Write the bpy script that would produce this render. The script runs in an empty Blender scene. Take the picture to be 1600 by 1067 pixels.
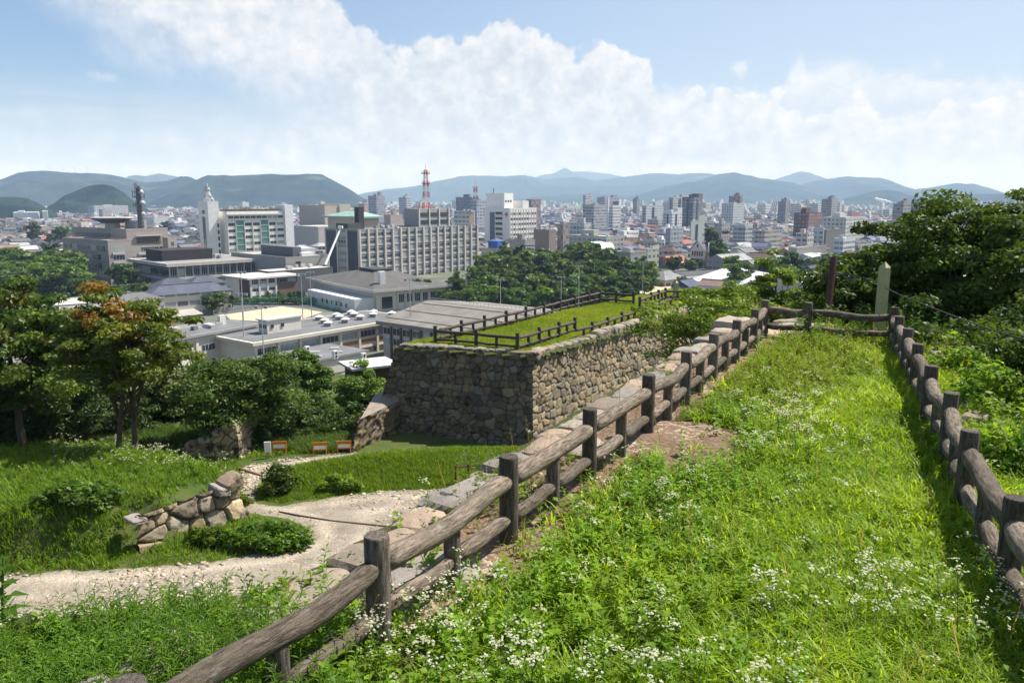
import bpy, bmesh, math, random
import numpy as np
from mathutils import Vector, Matrix, noise as mnoise

S = bpy.context.scene
COL = S.collection
rad = math.radians
# ------------------------------------------------------------------ camera
F = 1232.0
TH = math.atan((533.5 - 310) / F)
CT, ST = math.cos(TH), math.sin(TH)
cam_d = bpy.data.cameras.new('camera')
cam = bpy.data.objects.new('camera', cam_d)
COL.objects.link(cam)
cam.location = (0, 0, 0)
cam.rotation_euler = (rad(90) - TH, 0, 0)
cam_d.sensor_width = 36
cam_d.lens = 36 * F / 1600
cam_d.clip_start = 0.1
cam_d.clip_end = 60000
S.camera = cam
# ------------------------------------------------------------------ exposure / render
S.view_settings.view_transform = 'Standard'
S.view_settings.look = 'None'
S.view_settings.exposure = 0.85
S.view_settings.gamma = 1
S.cycles.use_denoising = True
S.cycles.max_bounces = 6
S.cycles.diffuse_bounces = 3
S.cycles.glossy_bounces = 2
S.cycles.transmission_bounces = 4
S.cycles.transparent_max_bounces = 8
S.cycles.volume_bounces = 1
S.cycles.use_adaptive_sampling = True
S.cycles.adaptive_threshold = 0.015
# ------------------------------------------------------------------ sun + sky
SUN_AZ, SUN_EL = 61.0, 53.0     # degrees right of the view axis, above the horizon
sd = bpy.data.lights.new('sun', 'SUN')
sd.energy = 5.0
sd.angle = rad(0.53)
sd.color = (1.0, 0.955, 0.88)
so = bpy.data.objects.new('sun', sd)
COL.objects.link(so)
sv = Vector((math.sin(rad(SUN_AZ)) * math.cos(rad(SUN_EL)), math.cos(rad(SUN_AZ)) * math.cos(rad(SUN_EL)), math.sin(rad(SUN_EL))))
so.rotation_euler = sv.to_track_quat('Z', 'Y').to_euler()
so.location = sv * 300


def pxaz(px, py=250):
    x = (px - 800) / F
    v = (533.5 - py) / F
    return math.atan2(x, CT + v * ST)


def pxel(px, py):
    x = (px - 800) / F
    v = (533.5 - py) / F
    y = CT + v * ST
    z = -ST + v * CT
    return math.atan2(z, math.hypot(x, y))


class NT:
    """small helper for node trees"""
    def __init__(self, tree):
        self.t = tree
        tree.nodes.clear()

    def n(self, typ, **kw):
        nd = self.t.nodes.new(typ)
        for k, v in kw.items():
            if k.startswith('i_'):
                key = k[2:]
                key = int(key) if key.isdigit() else key
                nd.inputs[key].default_value = v
            else:
                setattr(nd, k, v)
        return nd

    def l(self, a, b):
        self.t.links.new(a, b)

    def math(self, op, a, b=None, c=None, clamp=False):
        nd = self.t.nodes.new('ShaderNodeMath')
        nd.operation = op
        nd.use_clamp = clamp
        for i, v in enumerate((a, b, c)):
            if v is None:
                continue
            if isinstance(v, (int, float)):
                nd.inputs[i].default_value = v
            else:
                self.l(v, nd.inputs[i])
        return nd.outputs[0]

    def mix(self, fac, a, b, blend='MIX'):
        nd = self.t.nodes.new('ShaderNodeMix')
        nd.data_type = 'RGBA'
        nd.blend_type = blend
        for s, v in ((nd.inputs[0], fac), (nd.inputs[6], a), (nd.inputs[7], b)):
            if isinstance(v, (int, float)):
                s.default_value = v
            elif isinstance(v, (tuple, list)):
                s.default_value = (v[0], v[1], v[2], 1)
            else:
                self.l(v, s)
        return nd.outputs[2]

    def smooth(self, v, a, b):
        nd = self.t.nodes.new('ShaderNodeMapRange')
        nd.interpolation_type = 'SMOOTHSTEP'
        nd.inputs[1].default_value = a
        nd.inputs[2].default_value = b
        self.l(v, nd.inputs[0])
        return nd.outputs[0]

    def noise(self, vec, scale, detail=4, rough=0.55, w=None):
        nd = self.t.nodes.new('ShaderNodeTexNoise')
        nd.inputs['Scale'].default_value = scale
        nd.inputs['Detail'].default_value = detail
        nd.inputs['Roughness'].default_value = rough
        if vec is not None:
            self.l(vec, nd.inputs['Vector'])
        return nd.outputs[0]

    def ramp(self, v, pts):
        nd = self.t.nodes.new('ShaderNodeValToRGB')
        cr = nd.color_ramp
        while len(cr.elements) > 1:
            cr.elements.remove(cr.elements[-1])
        for i, (p, c) in enumerate(pts):
            e = cr.elements[0] if i == 0 else cr.elements.new(p)
            e.position = p
            e.color = (c[0], c[1], c[2], 1)
        self.l(v, nd.inputs[0])
        return nd.outputs[0]


W = bpy.data.worlds.new('World')
S.world = W
W.use_nodes = True
nt = NT(W.node_tree)
out = nt.n('ShaderNodeOutputWorld')
bg = nt.n('ShaderNodeBackground')
nt.l(bg.outputs[0], out.inputs[0])
SKY_STR = 0.075
bg.inputs[1].default_value = SKY_STR
sky = nt.n('ShaderNodeTexSky', sky_type='NISHITA', sun_disc=False)
sky.sun_elevation = rad(SUN_EL)
sky.sun_rotation = rad(SUN_AZ)
sky.air_density = 1.0
sky.dust_density = 1.6
sky.ozone_density = 1.4
tc = nt.n('ShaderNodeTexCoord')
D = tc.outputs['Generated']
sx = nt.n('ShaderNodeSeparateXYZ')
nt.l(D, sx.inputs[0])
az = nt.math('ARCTAN2', sx.outputs[0], sx.outputs[1])
el = nt.math('ARCSINE', sx.outputs[2])
A0, A1 = rad(-60), rad(60)
azn = nt.math('DIVIDE', nt.math('SUBTRACT', az, A0), A1 - A0, clamp=True)


def curve(pts, default=0.0, scale=0.4):
    """float curve of elevation (radians) over azimuth from photo-measured sky outlines"""
    nd = nt.n('ShaderNodeFloatCurve')
    cv = nd.mapping.curves[0]
    P_ = [((pxaz(px, py) - A0) / (A1 - A0), pxel(px, py) / scale) for px, py in pts]
    P_ = [(0.0, P_[0][1])] + [p for p in P_ if 0.01 < p[0] < 0.99] + [(1.0, P_[-1][1])]
    while len(cv.points) < len(P_):
        cv.points.new(0.5, 0.5)
    for i, (x, y) in enumerate(P_):
        cv.points[i].location = (x, max(-1, min(1, y)))
        cv.points[i].handle_type = 'AUTO_CLAMPED'
    nd.mapping.update()
    nt.l(azn, nd.inputs['Value'])
    return nt.math('MULTIPLY', nd.outputs[0], scale)


# sky-space vector (azimuth, stretched elevation) for the cloud noise
cmb = nt.n('ShaderNodeCombineXYZ')
nt.l(az, cmb.inputs[0])
nt.l(el, cmb.inputs[1])
V2 = cmb.outputs[0]
cum_top = curve([(-80, 190), (120, 190), (300, 170), (430, 150), (500, 110), (535, 60), (556, 44), (585, 52), (605, 68), (640, 70),
                 (660, 56), (700, 47), (740, 50), (765, 36), (788, 22), (812, 28), (830, 48), (870, 66), (900, 78), (935, 74),
                 (965, 84), (1000, 84), (1020, 100), (1024, 128), (1034, 160), (1052, 140), (1080, 128), (1110, 142), (1140, 134),
                 (1180, 142), (1215, 142), (1232, 166), (1300, 156), (1340, 150), (1385, 166), (1440, 160), (1500, 156), (1560, 150), (1680, 140)])
n_b = nt.noise(V2, 26, 9, 0.58)
n_s = nt.noise(V2, 70, 7, 0.6)
vor = nt.n('ShaderNodeTexVoronoi')
vor.inputs['Scale'].default_value = 42
wv = nt.n('ShaderNodeVectorMath', operation='ADD')
nt.l(V2, wv.inputs[0])
nzc = nt.n('ShaderNodeTexNoise')
nzc.inputs['Scale'].default_value = 60
nzc.inputs['Detail'].default_value = 6
nt.l(V2, nzc.inputs['Vector'])
sc_ = nt.n('ShaderNodeVectorMath', operation='SCALE')
sc_.inputs[3].default_value = 0.012
nt.l(nzc.outputs[1], sc_.inputs[0])
nt.l(sc_.outputs[0], wv.inputs[1])
nt.l(wv.outputs[0], vor.inputs['Vector'])
bill = nt.math('SUBTRACT', 0.55, vor.outputs['Distance'])
edge = nt.math('ADD', nt.math('SUBTRACT', cum_top, el), nt.math('ADD', nt.math('MULTIPLY', nt.math('SUBTRACT', n_b, 0.5), 0.075), nt.math('MULTIPLY', bill, 0.024)))
left_soft = nt.smooth(az, pxaz(640), pxaz(420))           # wispy to the left, crisp to the right
m_crisp = nt.smooth(edge, -0.001, 0.009)
m_soft = nt.smooth(edge, -0.02, 0.09)
cm = nt.n('ShaderNodeMix')
nt.l(left_soft, cm.inputs[0])
nt.l(m_crisp, cm.inputs[2])
nt.l(m_soft, cm.inputs[3])
m_cum = cm.outputs[0]
# upper-left veil of cloud
ul_bot = curve([(-80, -60), (60, -20), (110, 20), (200, 75), (320, 120), (430, 160), (540, 160), (640, 160), (1680, 160)])
ul_top = curve([(-80, -60), (60, -60), (380, -50), (500, -20), (535, 8), (552, 40), (580, 62), (620, 90), (700, 110), (1680, 110)])
n_w = nt.noise(V2, 12, 8, 0.6)
wob = nt.math('MULTIPLY', nt.math('SUBTRACT', n_w, 0.5), 0.10)
m_ul = nt.math('MULTIPLY', nt.smooth(nt.math('ADD', nt.math('SUBTRACT', el, ul_bot), wob), -0.035, 0.06),
               nt.smooth(nt.math('ADD', nt.math('SUBTRACT', ul_top, el), nt.math('MULTIPLY', nt.math('SUBTRACT', n_s, 0.5), 0.05)), -0.004, 0.012))
# anvil wisp on the right
an_t = curve([(-80, 300), (1150, 300), (1215, 160), (1240, 90), (1252, 76), (1264, 88), (1340, 92), (1400, 97), (1470, 101), (1480, 104), (1500, 200), (1680, 300)])
an_b = curve([(-80, 200), (1200, 170), (1300, 175), (1420, 165), (1440, 125), (1480, 106), (1680, 106)])
wob2 = nt.math('MULTIPLY', nt.math('SUBTRACT', nt.noise(V2, 30, 6, 0.6), 0.5), 0.05)
m_an = nt.math('MULTIPLY', nt.smooth(nt.math('ADD', nt.math('SUBTRACT', an_t, el), wob2), -0.004, 0.02),
               nt.smooth(nt.math('ADD', nt.math('SUBTRACT', el, an_b), wob2), -0.02, 0.03))
m_an = nt.math('MULTIPLY', m_an, 0.72)


def puff(px, py, w, h, k):
    dx = nt.math('DIVIDE', nt.math('SUBTRACT', az, pxaz(px, py)), w / F)
    dy = nt.math('DIVIDE', nt.math('SUBTRACT', el, pxel(px, py)), h / F)
    r = nt.math('SQRT', nt.math('ADD', nt.math('MULTIPLY', dx, dx), nt.math('MULTIPLY', dy, dy)))
    r = nt.math('ADD', r, nt.math('MULTIPLY', nt.math('SUBTRACT', n_s, 0.5), 2.4))
    return nt.math('MULTIPLY', nt.smooth(r, 1.1, 0.2), k)


puffs = nt.math('MAXIMUM', nt.math('MAXIMUM', puff(1156, 110, 14, 15, 0.7), puff(370, 105, 60, 26, 0.42)), puff(160, 120, 24, 9, 0.45))
# thin bands low over the horizon
mp = nt.n('ShaderNodeMapping')
mp.inputs['Scale'].default_value = (3.0, 26, 1)
nt.l(V2, mp.inputs[0])
n_band = nt.noise(mp.outputs[0], 2.2, 6, 0.55)
low = nt.smooth(el, pxel(800, 120), pxel(800, 265))
m_band = nt.math('MULTIPLY', nt.math('MULTIPLY', nt.smooth(n_band, 0.36, 0.66), low), 0.75)
mask = nt.math('MAXIMUM', nt.math('MAXIMUM', m_cum, m_ul), nt.math('MAXIMUM', nt.math('MAXIMUM', m_an, puffs), m_band), clamp=True)
# clouds are brighter where they are thick and lit, greyer at their bases
n_sh = nt.noise(V2, 48, 9, 0.66)
rim = nt.smooth(edge, 0.05, 0.0)
right = nt.smooth(az, rad(-30), rad(25))
lit = nt.math('ADD', nt.math('MULTIPLY', nt.math('SUBTRACT', n_sh, 0.5), 2.2), nt.math('ADD', nt.math('ADD', nt.math('MULTIPLY', rim, 0.28), nt.math('MULTIPLY', bill, 0.35)), nt.math('MULTIPLY', right, 0.25)))
lit = nt.math('ADD', lit, nt.math('MULTIPLY', nt.math('SUBTRACT', n_b, 0.5), 0.9))
lit = nt.math('ADD', lit, 0.12, clamp=True)
CLOUD = 1.0
ccol = nt.mix(lit, (4.5 * CLOUD, 4.95 * CLOUD, 5.5 * CLOUD), (7.6 * CLOUD, 7.5 * CLOUD, 7.4 * CLOUD))
# hazy base sky: the clear sky veiled by bright moisture towards the sun side
veil = nt.math('ADD', nt.math('MULTIPLY', right, 0.55), nt.math('MULTIPLY', low, 0.6), clamp=True)
clear = nt.mix(1.0, sky.outputs[0], (.68, .82, 1.0), 'MULTIPLY')
base = nt.mix(veil, clear, (4.7, 5.35, 6.1))
final = nt.mix(mask, base, ccol)
nt.l(final, bg.inputs[0])
W.cycles.sampling_method = 'MANUAL'
W.cycles.sample_map_resolution = 512


# ------------------------------------------------------------------ picture <-> place
def ray(px, py):
    x = (px - 800) / F
    v = (533.5 - py) / F
    return Vector((x, CT + v * ST, -ST + v * CT))


def P(px, py, z):
    r = ray(px, py)
    return r * (z / r.z)


def PD(px, py, d):
    return ray(px, py) * d


# ------------------------------------------------------------------ materials
def material(name, color, rough=0.8, var=0.25, scale=3.0, bump=0.0, bscale=20.0, tint=False, objcol=False, metal=0.0, coords='Object', spec=0.3, dark=None):
    m = bpy.data.materials.new(name)
    m.use_nodes = True
    t = NT(m.node_tree)
    o = t.n('ShaderNodeOutputMaterial')
    b = t.n('ShaderNodeBsdfPrincipled')
    t.l(b.outputs[0], o.inputs[0])
    b.inputs['Roughness'].default_value = rough
    b.inputs['Metallic'].default_value = metal
    b.inputs['Specular IOR Level'].default_value = spec
    tcn = t.n('ShaderNodeTexCoord')
    vec = tcn.outputs[coords]
    if tint:
        at = t.n('ShaderNodeAttribute', attribute_name='tint')
        basec = at.outputs['Color']
    elif objcol:
        oi = t.n('ShaderNodeObjectInfo')
        basec = oi.outputs['Color']
    else:
        rgb = t.n('ShaderNodeRGB')
        rgb.outputs[0].default_value = (*color, 1)
        basec = rgb.outputs[0]
    if var > 0:
        nz = t.noise(vec, scale, 6, 0.6)
        f = t.math('ADD', t.math('MULTIPLY', t.math('SUBTRACT', nz, 0.5), 2.6 * var), 1.0)
        vm = t.n('ShaderNodeVectorMath', operation='SCALE')
        t.l(basec, vm.inputs[0])
        t.l(f, vm.inputs[3])
        basec = vm.outputs[0]
    if dark is not None:   # blotches of a second colour (lichen, dirt)
        nz2 = t.noise(vec, dark[1], 5, 0.65)
        basec = t.mix(t.smooth(nz2, dark[2], dark[2] + 0.12), basec, dark[0])
    t.l(basec, b.inputs['Base Color'])
    if bump > 0:
        nb = t.noise(vec, bscale, 6, 0.65)
        bn = t.n('ShaderNodeBump')
        bn.inputs['Strength'].default_value = min(1, bump)
        bn.inputs['Distance'].default_value = 0.03 * max(1, bump)
        t.l(nb, bn.inputs['Height'])
        t.l(bn.outputs[0], b.inputs['Normal'])
    return m


def leaf_material(name, trans=0.45, gloss=0.06, obj=False):
    m = bpy.data.materials.new(name)
    m.use_nodes = True
    t = NT(m.node_tree)
    o = t.n('ShaderNodeOutputMaterial')
    at = t.n('ShaderNodeAttribute', attribute_name='tint')
    c = at.outputs['Color']
    if obj:
        oi = t.n('ShaderNodeObjectInfo')
        c = t.mix(1.0, c, oi.outputs['Color'], 'MULTIPLY')
    df = t.n('ShaderNodeBsdfDiffuse')
    tr = t.n('ShaderNodeBsdfTranslucent')
    gl = t.n('ShaderNodeBsdfGlossy')
    gl.inputs['Roughness'].default_value = 0.45
    t.l(c, df.inputs[0])
    c2 = t.mix(1.0, c, (1.32, 1.28, 0.55), 'MULTIPLY')
    t.l(c2, tr.inputs[0])
    m1 = t.n('ShaderNodeMixShader')
    m1.inputs[0].default_value = trans
    t.l(df.outputs[0], m1.inputs[1])
    t.l(tr.outputs[0], m1.inputs[2])
    m2 = t.n('ShaderNodeMixShader')
    m2.inputs[0].default_value = gloss
    t.l(m1.outputs[0], m2.inputs[1])
    t.l(gl.outputs[0], m2.inputs[2])
    t.l(m2.outputs[0], o.inputs[0])
    return m


M = {}
M['leaf'] = leaf_material('leaf', 0.56, 0.015)
M['tree_leaf'] = leaf_material('tree leaf', 0.40, 0.02, True)
M['bark'] = material('bark', (0.10, 0.075, 0.055), 0.9, 0.4, 6, 0.8, 25)
def log_material(name, stretch, c1, c2):
    """mock bark: long furrows along the log, paler rubbed ridges, a few dark cracks"""
    m = bpy.data.materials.new(name)
    m.use_nodes = True
    t = NT(m.node_tree)
    o = t.n('ShaderNodeOutputMaterial')
    b = t.n('ShaderNodeBsdfPrincipled')
    t.l(b.outputs[0], o.inputs[0])
    b.inputs['Roughness'].default_value = 0.9
    b.inputs['Specular IOR Level'].default_value = 0.2
    tcn = t.n('ShaderNodeTexCoord')
    oi = t.n('ShaderNodeObjectInfo')
    mp_ = t.n('ShaderNodeMapping')
    mp_.inputs['Scale'].default_value = stretch
    av = t.n('ShaderNodeVectorMath', operation='ADD')
    t.l(tcn.outputs['Object'], av.inputs[0])
    t.l(oi.outputs['Random'], av.inputs[1])
    t.l(av.outputs[0], mp_.inputs[0])
    f = t.noise(mp_.outputs[0], 1.0, 8, 0.7)
    big = t.noise(av.outputs[0], 2.2, 5, 0.6)
    fine = t.noise(av.outputs[0], 70, 4, 0.7)
    c = t.mix(t.smooth(f, .36, .64), c1, c2)
    c = t.mix(t.math('MULTIPLY', t.smooth(big, .45, .7), .55), c, tuple(k * .5 for k in c2))
    c = t.mix(t.math('MULTIPLY', t.smooth(fine, .55, .75), .5), c, (.32, .29, .25))
    lich = t.noise(av.outputs[0], 6, 5, .7)
    c = t.mix(t.math('MULTIPLY', t.smooth(lich, .58, .68), .6), c, (.25, .25, .19))
    vm = t.n('ShaderNodeVectorMath', operation='SCALE')
    t.l(c, vm.inputs[0])
    t.l(t.math('ADD', .72, t.math('MULTIPLY', oi.outputs['Random'], .6)), vm.inputs[3])
    t.l(vm.outputs[0], b.inputs['Base Color'])
    h = t.math('ADD', f, t.math('MULTIPLY', fine, .25))
    bn = t.n('ShaderNodeBump')
    bn.inputs['Strength'].default_value = 1.0
    bn.inputs['Distance'].default_value = 0.035
    t.l(h, bn.inputs['Height'])
    t.l(bn.outputs[0], b.inputs['Normal'])
    return m


M['log'] = log_material('log bark rail', (5, 34, 34), (.075, .057, .043), (.25, .203, .155))
M['log_post'] = log_material('log bark post', (34, 34, 5), (.06, .048, .04), (.175, .145, .12))
M['log_far'] = material('weathered log', (0.075, 0.06, 0.05), 0.85, 0.3, 5, 0.5, 30)
M['stone'] = material('rubble stone', (0.3, 0.25, 0.2), 0.9, 0.28, 3, 0.8, 16, tint=True, dark=((0.05, 0.043, 0.032), 1.7, 0.54))
M['slab'] = material('pale slab', (0.42, 0.33, 0.26), 0.9, 0.3, 2.5, 0.7, 14, tint=True, dark=((0.2, 0.13, 0.09), 4, 0.62))
M['white_paint'] = material('white paint', (0.74, 0.73, 0.70), 0.6, 0.08, 0.6)
M['facade_plain'] = material('plain facade', (0.5, 0.5, 0.5), 0.8, 0.15, 0.45, objcol=True)
M['roof_flat'] = material('flat roof', (0.2, 0.2, 0.2), 0.9, 0.4, 0.22, objcol=True)
M['dark_metal'] = material('dark metal', (0.05, 0.05, 0.055), 0.5, 0.15, 2)
M['rust'] = material('rusty pole', (0.075, 0.045, 0.032), 0.8, 0.4, 4, 0.4, 30)
M['steel'] = material('galvanised steel', (0.42, 0.43, 0.44), 0.5, 0.1, 2, metal=0.4)
M['red_paint'] = material('red paint', (0.5, 0.05, 0.04), 0.6, 0.1, 1)
M['green_paint'] = material('green paint', (0.03, 0.22, 0.17), 0.6, 0.1, 1)
M['cable'] = material('cable', (0.02, 0.02, 0.02), 0.6, 0.0)
M['glass'] = material('window glass', (0.03, 0.04, 0.05), 0.12, 0.3, 0.3, spec=0.6)
M['glass_blinds'] = material('blinds behind glass', (0.30, 0.33, 0.33), 0.2, 0.3, 0.6, spec=0.6)  # paler panes for drawn blinds
M['frame'] = material('aluminium frame', (0.5, 0.5, 0.5), 0.5, 0.05, 1)
M['plain'] = material('painted object', (0.5, 0.5, 0.5), 0.6, 0.1, 1, objcol=True)
M['marker'] = material('weathered marker', (0.37, 0.36, 0.20), 0.85, 0.25, 3, 0.3, 25, dark=((0.2, 0.21, 0.12), 6, 0.6))


def facade_material():
    """painted wall with a grid of small windows, metres from the UV map, for buildings a few pixels wide"""
    m = bpy.data.materials.new('windowed facade')
    m.use_nodes = True
    t = NT(m.node_tree)
    o = t.n('ShaderNodeOutputMaterial')
    b = t.n('ShaderNodeBsdfPrincipled')
    t.l(b.outputs[0], o.inputs[0])
    uv = t.n('ShaderNodeUVMap')
    s = t.n('ShaderNodeSeparateXYZ')
    t.l(uv.outputs[0], s.inputs[0])
    oi = t.n('ShaderNodeObjectInfo')
    rnd = oi.outputs['Random']
    bw = t.math('ADD', 2.6, t.math('MULTIPLY', rnd, 1.8))
    u = t.math('FRACT', t.math('DIVIDE', s.outputs[0], bw))
    v = t.math('FRACT', t.math('DIVIDE', s.outputs[1], 3.3))
    wide = t.math('ADD', 0.25, t.math('MULTIPLY', t.math('FRACT', t.math('MULTIPLY', rnd, 17.3)), 0.24))
    mu = t.math('LESS_THAN', t.math('ABSOLUTE', t.math('SUBTRACT', u, 0.5)), wide)
    mv = t.math('LESS_THAN', t.math('ABSOLUTE', t.math('SUBTRACT', v, 0.52)), 0.24)
    mk = t.math('MULTIPLY', mu, mv)
    # real facades vary: some rooms with blinds
    fl = t.n('ShaderNodeCombineXYZ')
    t.l(t.math('FLOOR', t.math('DIVIDE', s.outputs[0], bw)), fl.inputs[0])
    t.l(t.math('FLOOR', t.math('DIVIDE', s.outputs[1], 3.3)), fl.inputs[1])
    t.l(rnd, fl.inputs[2])
    wn = t.n('ShaderNodeTexWhiteNoise', noise_dimensions='3D')
    t.l(fl.outputs[0], wn.inputs[0])
    g = t.mix(wn.outputs[0], (0.09, 0.10, 0.12), (0.30, 0.32, 0.34))
    tcn = t.n('ShaderNodeTexCoord')
    nz = t.noise(tcn.outputs['Object'], 0.15, 5, 0.6)
    f = t.math('ADD', t.math('MULTIPLY', t.math('SUBTRACT', nz, 0.5), 0.3), 1.0)
    vm = t.n('ShaderNodeVectorMath', operation='SCALE')
    t.l(oi.outputs['Color'], vm.inputs[0])
    t.l(f, vm.inputs[3])
    col = t.mix(mk, vm.outputs[0], g)
    t.l(col, b.inputs['Base Color'])
    t.l(t.math('SUBTRACT', 0.8, t.math('MULTIPLY', mk, 0.55)), b.inputs['Roughness'])
    return m


M['facade'] = facade_material()


# ------------------------------------------------------------------ mesh helpers
def np_mesh(name, V, faces, tint=None, mats=(), midx=None, smooth=False):
    me = bpy.data.meshes.new(name)
    V = np.ascontiguousarray(V, dtype=np.float32)
    me.vertices.add(len(V))
    me.vertices.foreach_set('co', V.ravel())
    faces = [np.asarray(f, dtype=np.int32) for f in (faces if isinstance(faces, list) else [faces]) if len(f)]
    tot = np.concatenate([np.full(len(f), f.shape[1], dtype=np.int32) for f in faces])
    idx = np.concatenate([f.ravel() for f in faces])
    st = np.concatenate([[0], np.cumsum(tot)[:-1]]).astype(np.int32)
    me.loops.add(len(idx))
    me.loops.foreach_set('vertex_index', idx)
    me.polygons.add(len(tot))
    me.polygons.foreach_set('loop_start', st)
    me.polygons.foreach_set('loop_total', tot)
    if smooth:
        me.polygons.foreach_set('use_smooth', np.ones(len(tot), dtype=bool))
    for m in mats:
        me.materials.append(m)
    if midx is not None:
        me.polygons.foreach_set('material_index', np.asarray(midx, dtype=np.int32))
    if tint is not None:
        a = me.color_attributes.new('tint', 'FLOAT_COLOR', 'POINT')
        c = np.ones((len(V), 4), dtype=np.float32)
        c[:, :3] = tint
        a.data.foreach_set('color', c.ravel())
    me.update(calc_edges=True)
    return me


def link(name, me, parent=None, loc=None, rotz=0.0, color=None):
    o = bpy.data.objects.new(name, me)
    COL.objects.link(o)
    if parent is not None:
        o.parent = parent
    if loc is not None:
        o.location = loc
    if rotz:
        o.rotation_euler = (0, 0, rotz)
    if color is not None:
        o.color = (*color[:3], 1)
    return o


def tag(o, label=None, cat=None, group=None, kind=None):
    if label:
        n_ = len(label.replace(',', ' ').split())
        if not 4 <= n_ <= 16: print('LABELWORDS', n_, label)
        o['label'] = label
    if cat:
        o['category'] = cat
    if group:
        o['group'] = group
    if kind:
        o['kind'] = kind
    return o


def thing(name, label, cat, loc=(0, 0, 0), rotz=0.0, group=None):
    o = bpy.data.objects.new(name, None)
    COL.objects.link(o)
    o.location = loc
    o.rotation_euler = (0, 0, rotz)
    o.empty_display_size = 0.3
    return tag(o, label, cat, group)


class MB:
    """collects boxes, tubes and polygons into one mesh; every face carries a material slot and a UV in metres"""
    def __init__(self):
        self.v, self.f, self.m, self.uv, self.c = [], [], [], [], []

    def add(self, vs, fs, m=0, uvs=None, col=None):
        b = len(self.v)
        self.v += [tuple(v) for v in vs]
        self.c += [col or (1, 1, 1)] * len(vs)
        for i, f in enumerate(fs):
            self.f.append([b + k for k in f])
            self.m.append(m)
            self.uv.append(uvs[i] if uvs else [(0, 0)] * len(f))

    def box(self, x0, x1, y0, y1, z0, z1, m=0, mt=None, col=None):
        vs = [(x0, y0, z0), (x1, y0, z0), (x1, y1, z0), (x0, y1, z0), (x0, y0, z1), (x1, y0, z1), (x1, y1, z1), (x0, y1, z1)]
        a, b_, h = x1 - x0, y1 - y0, z1 - z0
        self.add(vs, [(0, 1, 5, 4), (1, 2, 6, 5), (2, 3, 7, 6), (3, 0, 4, 7)], m,
                 [[(0, 0), (a, 0), (a, h), (0, h)], [(0, 0), (b_, 0), (b_, h), (0, h)], [(0, 0), (a, 0), (a, h), (0, h)], [(0, 0), (b_, 0), (b_, h), (0, h)]], col)
        self.add(vs, [(4, 5, 6, 7), (3, 2, 1, 0)], m if mt is None else mt, None, col)

    def tube(self, pts, radii, n=8, m=0, cap=True, jit=0.0, rnd=None, col=None):
        pts = [Vector(p) for p in pts]
        rings = []
        up = Vector((0, 0, 1))
        prev = None
        for i, p in enumerate(pts):
            d = (pts[min(i + 1, len(pts) - 1)] - pts[max(i - 1, 0)]).normalized()
            if prev is None:
                a = d.cross(up if abs(d.z) < 0.95 else Vector((1, 0, 0))).normalized()
            else:
                a = (prev - d * prev.dot(d)).normalized()
            prev = a
            b_ = d.cross(a)
            r = radii[i] if hasattr(radii, '__len__') else radii
            ring = []
            for k in range(n):
                ang = 2 * math.pi * k / n
                rr = r * (1 + (rnd.uniform(-jit, jit) if rnd else 0))
                ring.append(p + (a * math.cos(ang) + b_ * math.sin(ang)) * rr)
            rings.append(ring)
        vs = [v for r_ in rings for v in r_]
        fs = []
        for i in range(len(rings) - 1):
            for k in range(n):
                fs.append((i * n + k, i * n + (k + 1) % n, (i + 1) * n + (k + 1) % n, (i + 1) * n + k))
        if cap:
            fs.append(tuple(range(n - 1, -1, -1)))
            fs.append(tuple((len(rings) - 1) * n + k for k in range(n)))
        self.add(vs, fs, m, None, col)

    def poly(self, vs, m=0, uv=None, col=None):
        self.add(vs, [tuple(range(len(vs)))], m, [uv] if uv else None, col)

    def mesh(self, name, mats, smooth=False, tint=False):
        me = bpy.data.meshes.new(name)
        me.from_pydata(self.v, [], self.f)
        for m in mats:
            me.materials.append(m)
        me.polygons.foreach_set('material_index', np.array(self.m, dtype=np.int32))
        if smooth:
            me.polygons.foreach_set('use_smooth', np.ones(len(self.f), dtype=bool))
        u = me.uv_layers.new(name='UVMap')
        flat = [c for f in self.uv for p in f for c in p]
        u.data.foreach_set('uv', np.array(flat, dtype=np.float32))
        if tint:
            a = me.color_attributes.new('tint', 'FLOAT_COLOR', 'POINT')
            a.data.foreach_set('color', np.array([(*c, 1) for c in self.c], dtype=np.float32).ravel())
        me.update()
        return me

    def build(self, name, mats, parent=None, smooth=False, tint=False, color=None, loc=None, rotz=0.0):
        return link(name, self.mesh(name, mats if isinstance(mats, (list, tuple)) else [mats], smooth, tint), parent, loc, rotz, color)


# value noise on arrays
def vnoise(x, y, seed=0):
    xi, yi = np.floor(x).astype(np.int64), np.floor(y).astype(np.int64)
    fx, fy = x - xi, y - yi
    fx, fy = fx * fx * (3 - 2 * fx), fy * fy * (3 - 2 * fy)

    def h(a, b):
        n = (a * 374761393 + b * 668265263 + seed * 974634541) & 0x7fffffff
        n = ((n ^ (n >> 13)) * 1274126177) & 0x7fffffff
        return ((n ^ (n >> 16)) & 0xffff) / 65535.0
    return (h(xi, yi) * (1 - fx) + h(xi + 1, yi) * fx) * (1 - fy) + (h(xi, yi + 1) * (1 - fx) + h(xi + 1, yi + 1) * fx) * fy


def fbm(x, y, seed=0, oct=4):
    s, a, t = 0, 1.0, 0
    for i in range(oct):
        s = s + a * vnoise(x * 2 ** i, y * 2 ** i, seed + i * 7)
        t += a
        a *= 0.5
    return s / t - 0.5


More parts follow.
